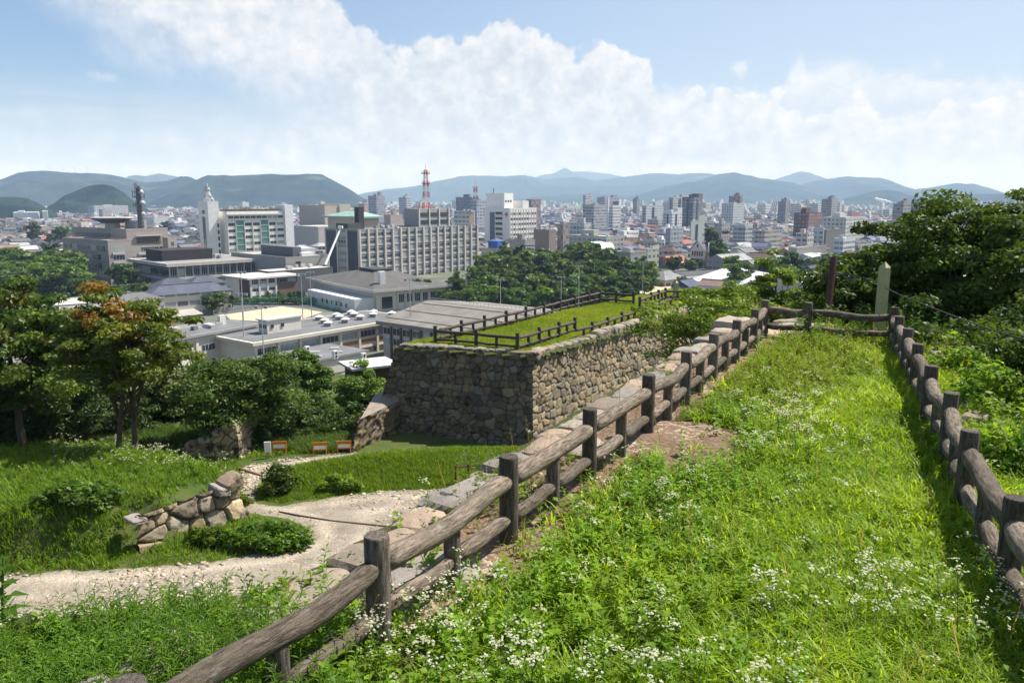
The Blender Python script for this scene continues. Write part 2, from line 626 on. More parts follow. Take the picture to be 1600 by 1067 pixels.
def poly_sd(x, y, poly):
    """signed distance to a polygon, positive inside"""
    x, y = np.asarray(x, float), np.asarray(y, float)
    d = np.full(x.shape, 1e9)
    ins = np.zeros(x.shape, bool)
    n = len(poly)
    for i in range(n):
        ax, ay = poly[i]
        bx, by = poly[(i + 1) % n]
        ex, ey = bx - ax, by - ay
        t = np.clip(((x - ax) * ex + (y - ay) * ey) / (ex * ex + ey * ey + 1e-12), 0, 1)
        d = np.minimum(d, np.hypot(x - ax - t * ex, y - ay - t * ey))
        c = ((ay > y) != (by > y))
        with np.errstate(divide='ignore', invalid='ignore'):
            xx = (bx - ax) * (y - ay) / (by - ay if by != ay else 1e-12) + ax
        ins ^= c & (x < xx)
    return np.where(ins, d, -d)


def sstep(v, a, b):
    t = np.clip((v - a) / (b - a), 0, 1)
    return t * t * (3 - 2 * t)


# ------------------------------------------------------------------ plants: templates and scattering
def t_blade(L, w, bend, segs=4):
    V, C = [], []
    for i in range(segs + 1):
        t = i / segs
        ww = w * (1 - t) ** 0.55 * (0.6 + 0.4 * min(1, t * 4)) if i < segs else w * 0.08
        z = L * (t - 0.42 * bend * t * t)
        y = L * bend * t * t * 0.85
        V += [(-ww, y, z), (ww, y, z)]
    Fq = [(2 * i, 2 * i + 1, 2 * i + 3, 2 * i + 2) for i in range(segs)]
    n = len(V)
    return np.array(V), np.array(Fq), np.zeros((n, 4))


def leaf_v(base, dirv, up, l, w, droop):
    base, d, u = np.array(base), np.array(dirv), np.array(up)
    s = np.cross(d, u)
    s = s / (np.linalg.norm(s) + 1e-9)
    tip = base + d * l - np.array((0, 0, droop * l))
    mid = base + d * l * 0.5 - np.array((0, 0, droop * l * 0.2))
    a = mid + s * w - d * l * 0.08 + np.array((0, 0, 0.12 * l))
    b = mid - s * w - d * l * 0.08 + np.array((0, 0, 0.12 * l))
    return [base, a, tip, mid, b]


def t_herb(r, H, nl, ll, lw, droop=0.25, lean=0.15):
    V, Fq = [], []
    lx, ly = r.uniform(-lean, lean) * H, r.uniform(-lean, lean) * H
    sw = 0.006
    V += [(-sw, 0, 0), (sw, 0, 0), (lx + sw * .5, ly, H), (lx - sw * .5, ly, H)]
    Fq.append((0, 1, 2, 3))
    for i in range(nl):
        t = (i + 0.6) / nl
        a = i * 2.4 + r.uniform(-.4, .4)
        e = r.uniform(-.1, .5) + 0.4 * t
        d = np.array((math.cos(a) * math.cos(e), math.sin(a) * math.cos(e), math.sin(e)))
        k = r.uniform(.7, 1.15) * (1 - 0.45 * abs(t - 0.5))
        q = leaf_v((lx * t, ly * t, H * t), d, (0, 0, 1), ll * k, lw * k, droop)
        b = len(V)
        V += [tuple(p) for p in q]
        Fq += [(b, b + 1, b + 2, b + 3), (b, b + 3, b + 2, b + 4)]
    return np.array(V), np.array(Fq), np.zeros((len(V), 4))


def t_flower(r, H, nb, nf, fr):
    """thin branching stem, a loose head of small white daisies"""
    V, Fq, C = [], [], []
    lx, ly = r.uniform(-.12, .12) * H, r.uniform(-.12, .12) * H

    def quad(p, q, w):
        b = len(V)
        V.extend([(p[0] - w, p[1], p[2]), (p[0] + w, p[1], p[2]), (q[0] + w * .6, q[1], q[2]), (q[0] - w * .6, q[1], q[2])])
        Fq.append((b, b + 1, b + 2, b + 3))
        C.extend([(0, 0, 0, 0)] * 4)
    top = (lx, ly, H * 0.75)
    quad((0, 0, 0), top, 0.004)
    for i in range(5):
        t = r.uniform(.1, .8)
        a = r.uniform(0, 6.28)
        q = leaf_v((lx * t, ly * t, H * t * .75), (math.cos(a) * .8, math.sin(a) * .8, .5), (0, 0, 1), .07, .010, .3)
        b = len(V)
        V.extend([tuple(p) for p in q])
        Fq.extend([(b, b + 1, b + 2, b + 3), (b, b + 3, b + 2, b + 4)])
        C.extend([(0, 0, 0, 0)] * 5)
    for i in range(nb):
        a = r.uniform(0, 6.28)
        sp = r.uniform(.02, .09)
        e = (top[0] + math.cos(a) * sp, top[1] + math.sin(a) * sp, H * r.uniform(.82, 1.02))
        quad(top, e, 0.0025)
        for j in range(nf):
            c = np.array(e) + np.array((r.uniform(-.025, .025), r.uniform(-.025, .025), r.uniform(-.012, .012)))
            n = np.array((r.uniform(-.5, .5), r.uniform(-.5, .5), 1.0))
            n /= np.linalg.norm(n)
            ux = np.cross(n, (0, 1, 0))
            ux /= np.linalg.norm(ux)
            uy = np.cross(n, ux)
            b = len(V)
            k6 = [c + (ux * math.cos(q_ * 1.0472) + uy * math.sin(q_ * 1.0472)) * fr * r.uniform(.8, 1.1) for q_ in range(6)]
            V.extend([tuple(p) for p in k6])
            C.extend([(.72, .72, .66, 1)] * 6)
            Fq.extend([(b, b + 1, b + 2, b + 3), (b, b + 3, b + 4, b + 5)])
            b = len(V)
            c2 = c + n * fr * .25
            V.extend([tuple(c2 + ux * fr * .35), tuple(c2 + uy * fr * .35), tuple(c2 - ux * fr * .35), tuple(c2 - uy * fr * .35)])
            C.extend([(.45, .38, .08, 1)] * 4)
            Fq.append((b, b + 1, b + 2, b + 3))
    return np.array(V), np.array(Fq), np.array(C)


def scatter(name, temps, pos, scale, cols, rng, tilt=0.25, mats=None, parent=None):
    """one mesh: a random template at every position"""
    n = len(pos)
    which = rng.integers(0, len(temps), n)
    yaw = rng.uniform(0, 2 * np.pi, n)
    tx, ty = rng.normal(0, tilt, n), rng.normal(0, tilt, n)
    Vs, Fs, Ts = [], [], []
    off = 0
    for k, (Vt, Ft, Ct) in enumerate(temps):
        ids = np.nonzero(which == k)[0]
        if len(ids) == 0:
            continue
        c, s = np.cos(yaw[ids])[:, None], np.sin(yaw[ids])[:, None]
        sc = scale[ids][:, None]
        x = Vt[None, :, 0] * sc
        y = Vt[None, :, 1] * sc
        z = Vt[None, :, 2] * sc
        X = x * c - y * s + z * tx[ids][:, None]
        Y = x * s + y * c + z * ty[ids][:, None]
        V = np.stack([X + pos[ids, 0][:, None], Y + pos[ids, 1][:, None], z + pos[ids, 2][:, None]], -1)
        nv = len(Vt)
        Fq = Ft[None] + (np.arange(len(ids)) * nv)[:, None, None] + off
        w = Ct[None, :, 3:4]
        T = cols[ids][:, None, :] * (1 - w) + Ct[None, :, :3] * w
        Vs.append(V.reshape(-1, 3))
        Fs.append(Fq.reshape(-1, 4))
        Ts.append(T.reshape(-1, 3))
        off += nv * len(ids)
    me = np_mesh(name, np.concatenate(Vs), np.concatenate(Fs), np.concatenate(Ts), mats or [M['leaf']])
    return link(name, me, parent)


def mixcol(rng, n, a, b, jit=0.15, t=None):
    a, b = np.array(a), np.array(b)
    t = rng.uniform(0, 1, n) if t is None else np.clip(t + rng.normal(0, .15, n), 0, 1)
    c = a[None] * (1 - t[:, None]) + b[None] * t[:, None]
    return np.clip(c * (1 + rng.normal(0, jit, n))[:, None], 0.003, 0.9)


def leaf_cloud(rng, centers, radii, per, size, cols, up=0.5, flat=1.0):
    """diamond leaves through clumps: returns verts, quads, tints"""
    n = len(centers) * per
    ci = np.repeat(np.arange(len(centers)), per)
    u = rng.normal(0, 1, (n, 3))
    u /= np.linalg.norm(u, axis=1, keepdims=True) + 1e-9
    rr = rng.uniform(0.25, 1.0, n) ** 0.6
    p = centers[ci] + u * rr[:, None] * radii[ci]
    nrm = u * 0.6 + rng.normal(0, 0.55, (n, 3)) + np.array((0, 0, up))
    nrm /= np.linalg.norm(nrm, axis=1, keepdims=True) + 1e-9
    a = np.cross(nrm, rng.normal(0, 1, (n, 3)))
    a /= np.linalg.norm(a, axis=1, keepdims=True) + 1e-9
    b = np.cross(nrm, a)
    s = size * rng.uniform(0.6, 1.35, n)[:, None]
    V = np.stack([p - a * s, p + b * s * 0.55, p + a * s, p - b * s * 0.55], 1).reshape(-1, 3)
    Fq = np.arange(n * 4).reshape(-1, 4)
    T = np.repeat(cols[ci] * (1 + rng.normal(0, 0.16, n))[:, None], 4, axis=0)
    return V, Fq, np.clip(T, 0.003, 0.8)


def rock_mesh(name, sx_, sy_, sz_, seed, mats, tint, sub=3, power=4.0, rough=0.12):
    bm = bmesh.new()
    bmesh.ops.create_icosphere(bm, subdivisions=sub, radius=1)
    for v in bm.verts:
        c = v.co.copy()
        k = (abs(c.x) ** power + abs(c.y) ** power + abs(c.z) ** power) ** (-1 / power)
        c *= k
        nn = mnoise.noise(Vector((c.x * 1.3 + seed * 3.1, c.y * 1.3 + seed, c.z * 1.3)))
        n2 = mnoise.noise(Vector((c.x * 4 + seed, c.y * 4 - seed * 2, c.z * 4)))
        c *= 1 + rough * nn * 1.6 + rough * 0.35 * n2
        v.co = Vector((c.x * sx_, c.y * sy_, c.z * sz_))
    me = bpy.data.meshes.new(name)
    bm.to_mesh(me)
    bm.free()
    for m in mats:
        me.materials.append(m)
    a = me.color_attributes.new('tint', 'FLOAT_COLOR', 'POINT')
    a.data.foreach_set('color', np.tile(np.array((*tint, 1), dtype=np.float32), len(me.vertices)))
    return me


STONES = np.array([(.27, .215, .145), (.33, .26, .165), (.21, .17, .125), (.29, .25, .19), (.37, .285, .18), (.25, .19, .12), (.31, .23, .14), (.19, .165, .13)])


def stone_face(name, bl, br, tr, tl, cell, seed, parent, step=0.05, bright=1.0, edge_l=False, edge_r=False, depth=0.22):
    """a wall face of fitted rubble: every stone is a bulge of the mesh, every joint a groove"""
    rng = np.random.default_rng(seed)
    bl, br, tr, tl = [np.array(p, float) for p in (bl, br, tr, tl)]
    Wd = max(np.linalg.norm(br - bl), np.linalg.norm(tr - tl))
    Hh = max(np.linalg.norm(tl - bl), np.linalg.norm(tr - br))
    nu, nv = max(2, int(Wd / step)), max(2, int(Hh / step))
    uu, vv = np.meshgrid(np.linspace(0, 1, nu), np.linspace(0, 1, nv))
    base = (bl[None, None] * ((1 - uu) * (1 - vv))[..., None] + br * (uu * (1 - vv))[..., None] + tr * (uu * vv)[..., None] + tl * ((1 - uu) * vv)[..., None])
    nrm = np.cross(br - bl, tl - bl)
    nrm /= np.linalg.norm(nrm)
    X, Y = uu * Wd, vv * Hh
    X = X + 0.22 * fbm(X * 1.6, Y * 1.6, seed + 5, 2) + 0.10 * fbm(X * 4, Y * 4, seed)
    Y = Y + 0.08 * fbm(X * 4 + 9, Y * 4, seed + 1)
    sites = []
    y = cell * 0.35
    row = 0
    while y < Hh + cell:
        hh = cell * rng.uniform(0.7, 1.2)
        x = rng.uniform(0, cell)
        while x < Wd + cell:
            sites.append((x + rng.uniform(-.3, .3) * cell, y + rng.uniform(-.32, .32) * cell, rng.uniform(.65, 1.35)))
            x += cell * rng.uniform(0.7, 1.9)
        y += hh
    sites = np.array(sites)
    for flag, ex in ((edge_l, 0), (edge_r, Wd)):
        if flag:
            sites = sites[np.abs(sites[:, 0] - ex) > cell * 0.95]
            k = 0
            yy = cell * .35
            while yy < Hh + cell:
                off = cell * (0.62 if k % 2 else 0.34)
                sites = np.vstack([sites, [[ex + (off if ex == 0 else -off), yy, 1.05]]])
                yy += cell * 0.8
                k += 1
    pts = np.stack([X.ravel(), Y.ravel()], 1)
    d1 = np.full(len(pts), 1e9)
    d2 = np.full(len(pts), 1e9)
    i1 = np.zeros(len(pts), int)
    for i, (sx_, sy_, w) in enumerate(sites):
        m = (np.abs(pts[:, 0] - sx_) < 3 * cell) & (np.abs(pts[:, 1] - sy_) < 3 * cell)
        ax, ay = np.abs(pts[m, 0] - sx_) * 0.82, np.abs(pts[m, 1] - sy_) * 1.05
        d = (ax ** 3.4 + ay ** 3.4) ** (1 / 3.4) / w
        o1, o2, oi = d1[m], d2[m], i1[m]
        better = d < o1
        d2[m] = np.where(better, o1, np.minimum(o2, d))
        i1[m] = np.where(better, i, oi)
        d1[m] = np.where(better, d, o1)
    g = sstep(d2 - d1, 0.0, cell * 0.15)
    dome = 1 - 0.35 * np.clip(d1 / cell, 0, 1) ** 2
    srel = rng.uniform(0.6, 1.15, len(sites))
    hgt = depth * (g ** 0.7 * dome * srel[i1] - 0.75) + 0.07 * fbm(pts[:, 0] * 4, pts[:, 1] * 4, seed + 3, 4)
    V = base.reshape(-1, 3) + nrm[None] * hgt[:, None]
    cidx = rng.integers(0, len(STONES), len(sites))
    sc = STONES[cidx] * rng.uniform(.75, 1.25, len(sites))[:, None] * bright
    T = sc[i1]
    soil = np.array((.055, .045, .035))
    gg = np.clip(sstep(d2 - d1, 0.0, cell * .035), 0, 1)[:, None]
    T = soil * (1 - gg) + T * gg
    ids = np.arange(nu * nv).reshape(nv, nu)
    Fq = np.stack([ids[:-1, :-1], ids[:-1, 1:], ids[1:, 1:], ids[1:, :-1]], -1).reshape(-1, 4)
    return link(name, np_mesh(name, V, Fq, T, [M['stone']], smooth=True), parent)
# ================================================================== TERRAIN
ZT = -3.72            # grass terrace in front of the camera
ZB = -11.9            # lower bailey with the gravel path
ZTOP = -7.6           # top of the stone bastion
ZC = -38.0            # the town


def xy(px, py, z):
    p = P(px, py, z)
    return (p.x, p.y)


LF = [(588, 835), (795, 712), (922, 638), (1014, 585), (1073, 548.5), (1116, 521), (1152, 500), (1180, 483), (1196.5, 469)]
RF = [(1589, 777), (1516.5, 672), (1487, 613.5), (1456, 571), (1435, 537), (1419.5, 513), (1406, 494), (1398.5, 480)]
ZF = -2.72
lf = [P(a, b, ZF) for a, b in LF]
rf = [P(a, b, ZF) for a, b in RF]
lf.insert(0, lf[0] * 2 - lf[1])
lf.insert(0, lf[0] * 2 - lf[1])
rf.insert(0, rf[0] * 2 - rf[1])
rf.insert(0, rf[0] * 2 - rf[1])
lf, rf = [Vector((p.x, p.y, ZF)) for p in lf], [Vector((p.x, p.y, ZF)) for p in rf]
fdir = (lf[-1] - lf[2]).normalized()
fnr = Vector((fdir.y, -fdir.x, 0))       # to the right of the left fence
O0 = lf[2]


def st(s, t):
    return (O0.x + fdir.x * s + fnr.x * t, O0.y + fdir.y * s + fnr.y * t)


def to_st(x, y):
    dx, dy = x - O0.x, y - O0.y
    return dx * fdir.x + dy * fdir.y, dx * fnr.x + dy * fnr.y


s_end = (lf[-1] - O0).dot(fdir)
TERR = [st(0.9, -1.28), st(s_end + 1.6, -1.28), (rf[-1].x + 1.7, rf[-1].y + 1.4), (rf[5].x + 1.3, rf[5].y - .3), (rf[2].x + 1.7, rf[2].y - .8),
        (rf[0].x + 3.0, rf[0].y - 2), (9, -6), (-14, -6), (-12, 6.5), (-4.6, 6.8), (-2.7, 6.7)]
MOUND = [xy(*p, ZB) for p in [(-420, 915), (-150, 905), (0, 893), (150, 885), (216, 862), (262, 862), (300, 850), (376, 800), (384, 772), (372, 742)]] + [xy(*p, ZB + 1.4) for p in [(345, 712), (290, 694), (150, 690), (-420, 686)]]
LAWN = [xy(*p, ZB) for p in [(407, 780), (440, 788), (560, 770), (700, 765), (800, 752), (860, 700), (700, 700), (560, 712), (440, 730), (400, 755)]]
PATH = [xy(*p, ZB) for p in [(-400, 1010), (-200, 992), (100, 978), (250, 958), (400, 938), (470, 928), (600, 960), (800, 900), (860, 800), (760, 768), (700, 765), (600, 768), (520, 778),
                             (440, 792), (400, 789), (402, 777), (408, 758), (446, 741), (496, 727), (560, 715), (560, 705), (500, 711), (440, 719), (385, 728), (368, 745), (374, 775), (382, 800),
                             (440, 808), (478, 828), (476, 843), (440, 860), (330, 877), (200, 888), (0, 897), (-200, 899), (-400, 910)]]
# stone bastion plan
tA, tB = P(618, 541, ZTOP), P(832, 556, ZTOP)
tdir = Vector((0.60, 0.80, 0)).normalized()
tC, tD = tB + tdir * 32, tA + tdir * 32
AB = (tB - tA).normalized()
BASTION = [(p.x, p.y) for p in (tA, tB, tC, tD)]


def H(x, y):
    """height of the natural ground"""
    x, y = np.asarray(x, float), np.asarray(y, float)
    r = np.hypot(x, y)
    s, t = to_st(x, y)
    drop_far = sstep(y + 0.25 * np.abs(x + 10), 50, 118)
    drop_right = sstep(t - np.clip(s, 0, 1e9) * 0.05, 7.5, 70) * sstep(y, -40, 5)
    drop_left = sstep(-x, 45, 110)
    drop = np.maximum(np.maximum(drop_far, drop_right), drop_left)
    z = ZB + (ZC - ZB) * drop
    near = sstep(r, 400, 60)
    z = z + near * (0.5 * fbm(x * .12, y * .12, 3, 4) + 0.12 * fbm(x * .8, y * .8, 5, 3)) * (0.3 + drop)
    z = np.where(y < 0, z + sstep(-y, 4, 60) * 18, z)
    m = poly_sd(x, y, MOUND)
    sel = r < 90
    hm = 1.45 * sstep(m, .25, 1.5) + 0.15 * sstep(m, 1, 6) + 0.25 * fbm(x * .4, y * .4, 9) * sstep(m, 0, 2)
    z = np.where(sel, z + hm * sstep(m, 0, 0.5), z)
    lw = poly_sd(x, y, LAWN)
    z = np.where(sel, z + 0.75 * sstep(lw, -0.2, 3.0), z)
    return z


def Hs(x, y):
    return float(H(np.array([x]), np.array([y]))[0])


nr, na = 250, 720
rr = np.concatenate([np.linspace(2, 70, 150), 70 * (16000 / 70) ** (np.arange(1, nr - 149) / (nr - 150))])
nr = len(rr)
aa = np.linspace(0, 2 * np.pi, na, endpoint=False)
R_, A_ = np.meshgrid(rr, aa, indexing='ij')
gx, gy = R_ * np.sin(A_), R_ * np.cos(A_)
gz = H(gx, gy)
ids = np.arange(nr * na).reshape(nr, na)
nx = np.roll(ids, -1, axis=1)
gq = np.stack([ids[:-1], ids[1:], nx[1:], nx[:-1]], -1).reshape(-1, 4)


def ground_material():
    m = bpy.data.materials.new('ground')
    m.use_nodes = True
    t = NT(m.node_tree)
    o = t.n('ShaderNodeOutputMaterial')
    b = t.n('ShaderNodeBsdfPrincipled')
    t.l(b.outputs[0], o.inputs[0])
    b.inputs['Roughness'].default_value = 0.95
    b.inputs['Specular IOR Level'].default_value = 0.1
    tcn = t.n('ShaderNodeTexCoord')
    vec = tcn.outputs['Object']
    n1 = t.noise(vec, 0.35, 6, 0.65)
    n2 = t.noise(vec, 3.5, 5, 0.7)
    hill = t.mix(t.smooth(n1, .4, .62), (.05, .085, .018), (.085, .10, .03))
    hill = t.mix(t.smooth(n2, .5, .75), hill, (.10, .085, .05))
    # streets, yards and gardens of the town
    vo = t.n('ShaderNodeTexVoronoi', feature='F1')
    vo.inputs['Scale'].default_value = 0.045
    t.l(vec, vo.inputs['Vector'])
    s3 = t.n('ShaderNodeSeparateColor')
    t.l(vo.outputs['Color'], s3.inputs[0])
    town = t.ramp(s3.outputs[0], [(0.0, (.10, .10, .10)), (.35, (.17, .165, .155)), (.55, (.06, .09, .03)), (.8, (.21, .2, .185)), (1, (.05, .08, .025))])
    n3 = t.noise(vec, 0.012, 5, 0.6)
    field = t.mix(t.smooth(n3, .45, .55), (.075, .12, .035), (.14, .14, .10))
    ge = t.n('ShaderNodeNewGeometry')
    sp = t.n('ShaderNodeSeparateXYZ')
    t.l(ge.outputs['Position'], sp.inputs[0])
    ln = t.n('ShaderNodeVectorMath', operation='LENGTH')
    t.l(ge.outputs['Position'], ln.inputs[0])
    far = t.smooth(ln.outputs['Value'], 2500, 4500)
    low = t.smooth(sp.outputs[2], ZC + 5, ZC + 0.8)
    c = t.mix(low, hill, t.mix(far, town, field))
    t.l(c, b.inputs['Base Color'])
    bn = t.n('ShaderNodeBump')
    bn.inputs['Strength'].default_value = 0.6
    bn.inputs['Distance'].default_value = 0.05
    t.l(n2, bn.inputs['Height'])
    t.l(bn.outputs[0], b.inputs['Normal'])
    return m


M['ground'] = ground_material()
ground = link('ground', np_mesh('ground', np.stack([gx.ravel(), gy.ravel(), gz.ravel()], 1), gq, None, [M['ground']], smooth=True))
tag(ground, 'uneven hillside and town ground under everything', kind='structure')


def gravel_material(name, c1, c2, c3, sc=9.0, stones=True, worn=False):
    m = bpy.data.materials.new(name)
    m.use_nodes = True
    t = NT(m.node_tree)
    o = t.n('ShaderNodeOutputMaterial')
    b = t.n('ShaderNodeBsdfPrincipled')
    t.l(b.outputs[0], o.inputs[0])
    b.inputs['Roughness'].default_value = 0.95
    b.inputs['Specular IOR Level'].default_value = 0.1
    tcn = t.n('ShaderNodeTexCoord')
    vec = tcn.outputs['Object']
    n1 = t.noise(vec, 0.55, 7, 0.65)
    n2 = t.noise(vec, sc, 5, 0.75)
    c = t.mix(t.smooth(n1, .38, .62), c1, c2)
    c = t.mix(t.smooth(n2, .45, .72), c, c3)
    vo = t.n('ShaderNodeTexVoronoi')
    vo.inputs['Scale'].default_value = sc * 1.3
    t.l(vec, vo.inputs['Vector'])
    if stones:
        s3 = t.n('ShaderNodeSeparateColor')
        t.l(vo.outputs['Color'], s3.inputs[0])
        pm = t.math('MULTIPLY', t.smooth(s3.outputs[0], .6, .7), t.smooth(t.noise(vec, .9, 4, .6), .44, .56))
        pc = t.ramp(s3.outputs[1], [(0, (.17, .15, .13)), (.5, (.5, .43, .34)), (1, (.42, .27, .17))])
        c = t.mix(t.math('MULTIPLY', pm, .8), c, pc)
    if worn:      # wheel worn tracks and dark coarse strips, stored on the mesh
        at = t.n('ShaderNodeAttribute', attribute_name='tint')
        c = t.mix(1.0, c, at.outputs['Color'], 'MULTIPLY')
    t.l(c, b.inputs['Base Color'])
    h = t.math('ADD', t.math('MULTIPLY', n2, .6), t.math('MULTIPLY', t.math('SUBTRACT', 1, vo.outputs['Distance']), .5))
    bn = t.n('ShaderNodeBump')
    bn.inputs['Strength'].default_value = 0.8
    bn.inputs['Distance'].default_value = 0.05
    t.l(h, bn.inputs['Height'])
    t.l(bn.outputs[0], b.inputs['Normal'])
    return m


M['gravel'] = gravel_material('gravel path', (.29, .255, .205), (.37, .33, .27), (.235, .20, .16), worn=True)
M['dirt'] = gravel_material('litter and dirt', (.13, .085, .06), (.19, .125, .085), (.25, .18, .115), 14)
M['sand'] = gravel_material('court sand', (.50, .41, .29), (.47, .39, .28), (.54, .45, .33), 2, False)


def grid_sheet(name, poly, step, zf, mat, lift, ragged=0.5, seed=0, keep=-0.6, rise=0.12):
    xs = [p[0] for p in poly]
    ys = [p[1] for p in poly]
    X, Y = np.meshgrid(np.arange(min(xs) - 1, max(xs) + 1, step), np.arange(min(ys) - 1, max(ys) + 1, step))
    sdv = poly_sd(X, Y, poly) + ragged * fbm(X * 1.1, Y * 1.1, seed, 4) * 1.6
    Z = zf(X, Y) + np.clip(sdv * rise, -0.25, lift)
    idx = np.arange(X.size).reshape(X.shape)
    q = np.stack([idx[:-1, :-1], idx[:-1, 1:], idx[1:, 1:], idx[1:, :-1]], -1).reshape(-1, 4)
    ok = (sdv.ravel()[q] > keep).any(1)
    q = q[ok]
    used = np.unique(q)
    remap = np.full(X.size, -1)
    remap[used] = np.arange(len(used))
    V = np.stack([X.ravel(), Y.ravel(), Z.ravel()], 1)[used]
    return link(name, np_mesh(name, V, remap[q], None, [mat], smooth=True))


path = tag(grid_sheet('path', PATH, 0.16, H, M['gravel'], 0.05, 0.35, 4), 'pale stony path winding below the terrace', kind='structure')
_n = len(path.data.vertices)
_c = np.empty(_n * 3, dtype=np.float32)
path.data.vertices.foreach_get('co', _c)
_c = _c.reshape(-1, 3)
_sd = poly_sd(_c[:, 0], _c[:, 1], PATH) + .7 * fbm(_c[:, 0] * .35, _c[:, 1] * .35, 12, 3)
_w = np.exp(-((_sd - .75) / .28) ** 2) + np.exp(-((_sd - 2.1) / .32) ** 2)
_w = .80 + .32 * np.clip(_w, 0, 1) + .35 * fbm(_c[:, 0] * 1.3, _c[:, 1] * 1.3, 14, 4)
_t = np.ones((_n, 4), dtype=np.float32)
_t[:, :3] = _w[:, None] * np.array((1, .985, .96))
path.data.color_attributes.new('tint', 'FLOAT_COLOR', 'POINT').data.foreach_set('color', _t.ravel())


# ------------------------------------------------------------------ terrace in front of the camera
def HT(x, y):
    s, t = to_st(x, y)
    z = ZT + 0.10 * fbm(x * .5, y * .5, 21) + 0.05 * fbm(x * 2, y * 2, 22)
    d = poly_sd(x, y, TERR)
    z = z - 0.5 * sstep(-x, 1.6, 4.6) * sstep(y, 3, 6)
    return z - 0.9 * (1 - sstep(d, -1.0, -0.15))


TG = [(p[0], p[1]) for p in TERR]
xs, ys = np.meshgrid(np.arange(-15, 22, .17), np.arange(-6.5, 26, .17))
sdt = poly_sd(xs, ys, TG)
zt = HT(xs, ys)
idx = np.arange(xs.size).reshape(xs.shape)
q = np.stack([idx[:-1, :-1], idx[:-1, 1:], idx[1:, 1:], idx[1:, :-1]], -1).reshape(-1, 4)
q = q[(sdt.ravel()[q] > -0.35).all(1)]
used = np.unique(q)
remap = np.full(xs.size, -1)
remap[used] = np.arange(len(used))
M['terrace'] = gravel_material('terrace soil', (.06, .065, .022), (.05, .075, .016), (.09, .08, .035), 10, False)
terr = link('terrace', np_mesh('terrace', np.stack([xs.ravel(), ys.ravel(), zt.ravel()], 1)[used], remap[q], None, [M['terrace']], smooth=True))
tag(terr, 'earth of the grassy upper terrace', kind='structure')
DIRT = [st(-0.3, -0.95), st(2, -0.9), st(6, -0.95), st(11, -1.0), st(s_end + .8, -1.0), st(s_end + .9, 0.7), st(14, .25), st(9, .2), st(5, .15), st(2.6, .6), st(1.2, .55), st(0, .1)]
dirt = grid_sheet('dirt', DIRT, .12, HT, M['dirt'], .035, .35, 31)
tag(dirt, 'dry brown litter and earth along the fence foot', kind='structure')
c0 = P(1062, 694, ZT)
PATCH = [(c0.x + 1.0 * math.cos(a) * (1 + .25 * math.sin(3 * a)), c0.y + 1.35 * math.sin(a)) for a in np.linspace(0, 6.28, 16, endpoint=False)]
d2_ = grid_sheet('dirt', PATCH, .1, HT, M['dirt'], .04, .4, 33)
tag(d2_, 'bare patch of straw coloured earth beside the fence', kind='structure')
c1 = P(1225, 520, ZT)
PATCH2 = [(c1.x + 1.3 * math.cos(a), c1.y + .9 * math.sin(a)) for a in np.linspace(0, 6.28, 14, endpoint=False)]
M['palesand'] = gravel_material('pale bare earth', (.42, .33, .23), (.38, .30, .21), (.30, .22, .14), 10, False)
d3_ = grid_sheet('dirt', PATCH2, .1, HT, M['palesand'], .04, .3, 34)
tag(d3_, 'pale bare earth at the far corner of the terrace', kind='structure')

# retaining walls below the terrace
rw = thing('retaining_wall', 'tall rubble retaining wall holding up the grassy terrace', 'wall')


def skirt(name, a, b, seed, batter=1.3, zlow=None):
    ax, ay = a
    bx, by = b
    d = Vector((bx - ax, by - ay, 0)).normalized()
    n = Vector((-d.y, d.x, 0))
    zl = ZB - 0.6 if zlow is None else zlow
    # wall seen from outside: outside lies at +n when walking a->b with n to the left
    return stone_face(name, (bx + n.x * batter, by + n.y * batter, zl), (ax + n.x * batter, ay + n.y * batter, zl), (ax, ay, ZT - .12), (bx, by, ZT - .12), .75, seed, rw, .12)


skirt('wall_face', TERR[0], TERR[1], 51)
skirt('wall_face', TERR[1], TERR[2], 52)
skirt('wall_face', TERR[2], TERR[3], 53, 1.0, -14)
skirt('wall_face', TERR[3], TERR[4], 54, 1.0, -15)
skirt('wall_face', TERR[4], TERR[5], 55, 1.0, -15)
skirt('wall_face', TERR[10], TERR[0], 56)
skirt('wall_face', TERR[9], TERR[10], 57)
skirt('wall_face', TERR[8], TERR[9], 58)
# capstones along the left edge
rs = random.Random(5)
CAPC = [(.28, .235, .18), (.25, .205, .16), (.30, .225, .165), (.235, .21, .185), (.33, .28, .22)]
s = -3.2
k = 0
while s < s_end + 1.0:
    ln = rs.uniform(.45, 1.0)
    wd = rs.uniform(.4, .75)
    me = rock_mesh('capstone', ln / 2, wd / 2, .17, 60 + k, [M['slab']], [c * (.8 + .07 * (k * 7 % 5)) for c in CAPC[rs.randrange(5)]], 3, 5, .12)
    t_ = -1.02 + rs.uniform(-.08, .08) if s > 0.6 else -1.0 - (0.6 - s) * 0.12
    x, y = st(s + ln / 2, t_)
    o = link('capstone', me, rw, (x, y, ZT - .02 + rs.uniform(-.03, .05)))
    o.rotation_euler = (rs.uniform(-.06, .06), rs.uniform(-.06, .06), math.atan2(fdir.y, fdir.x) + rs.uniform(-.12, .12))
    s += ln * .97
    k += 1
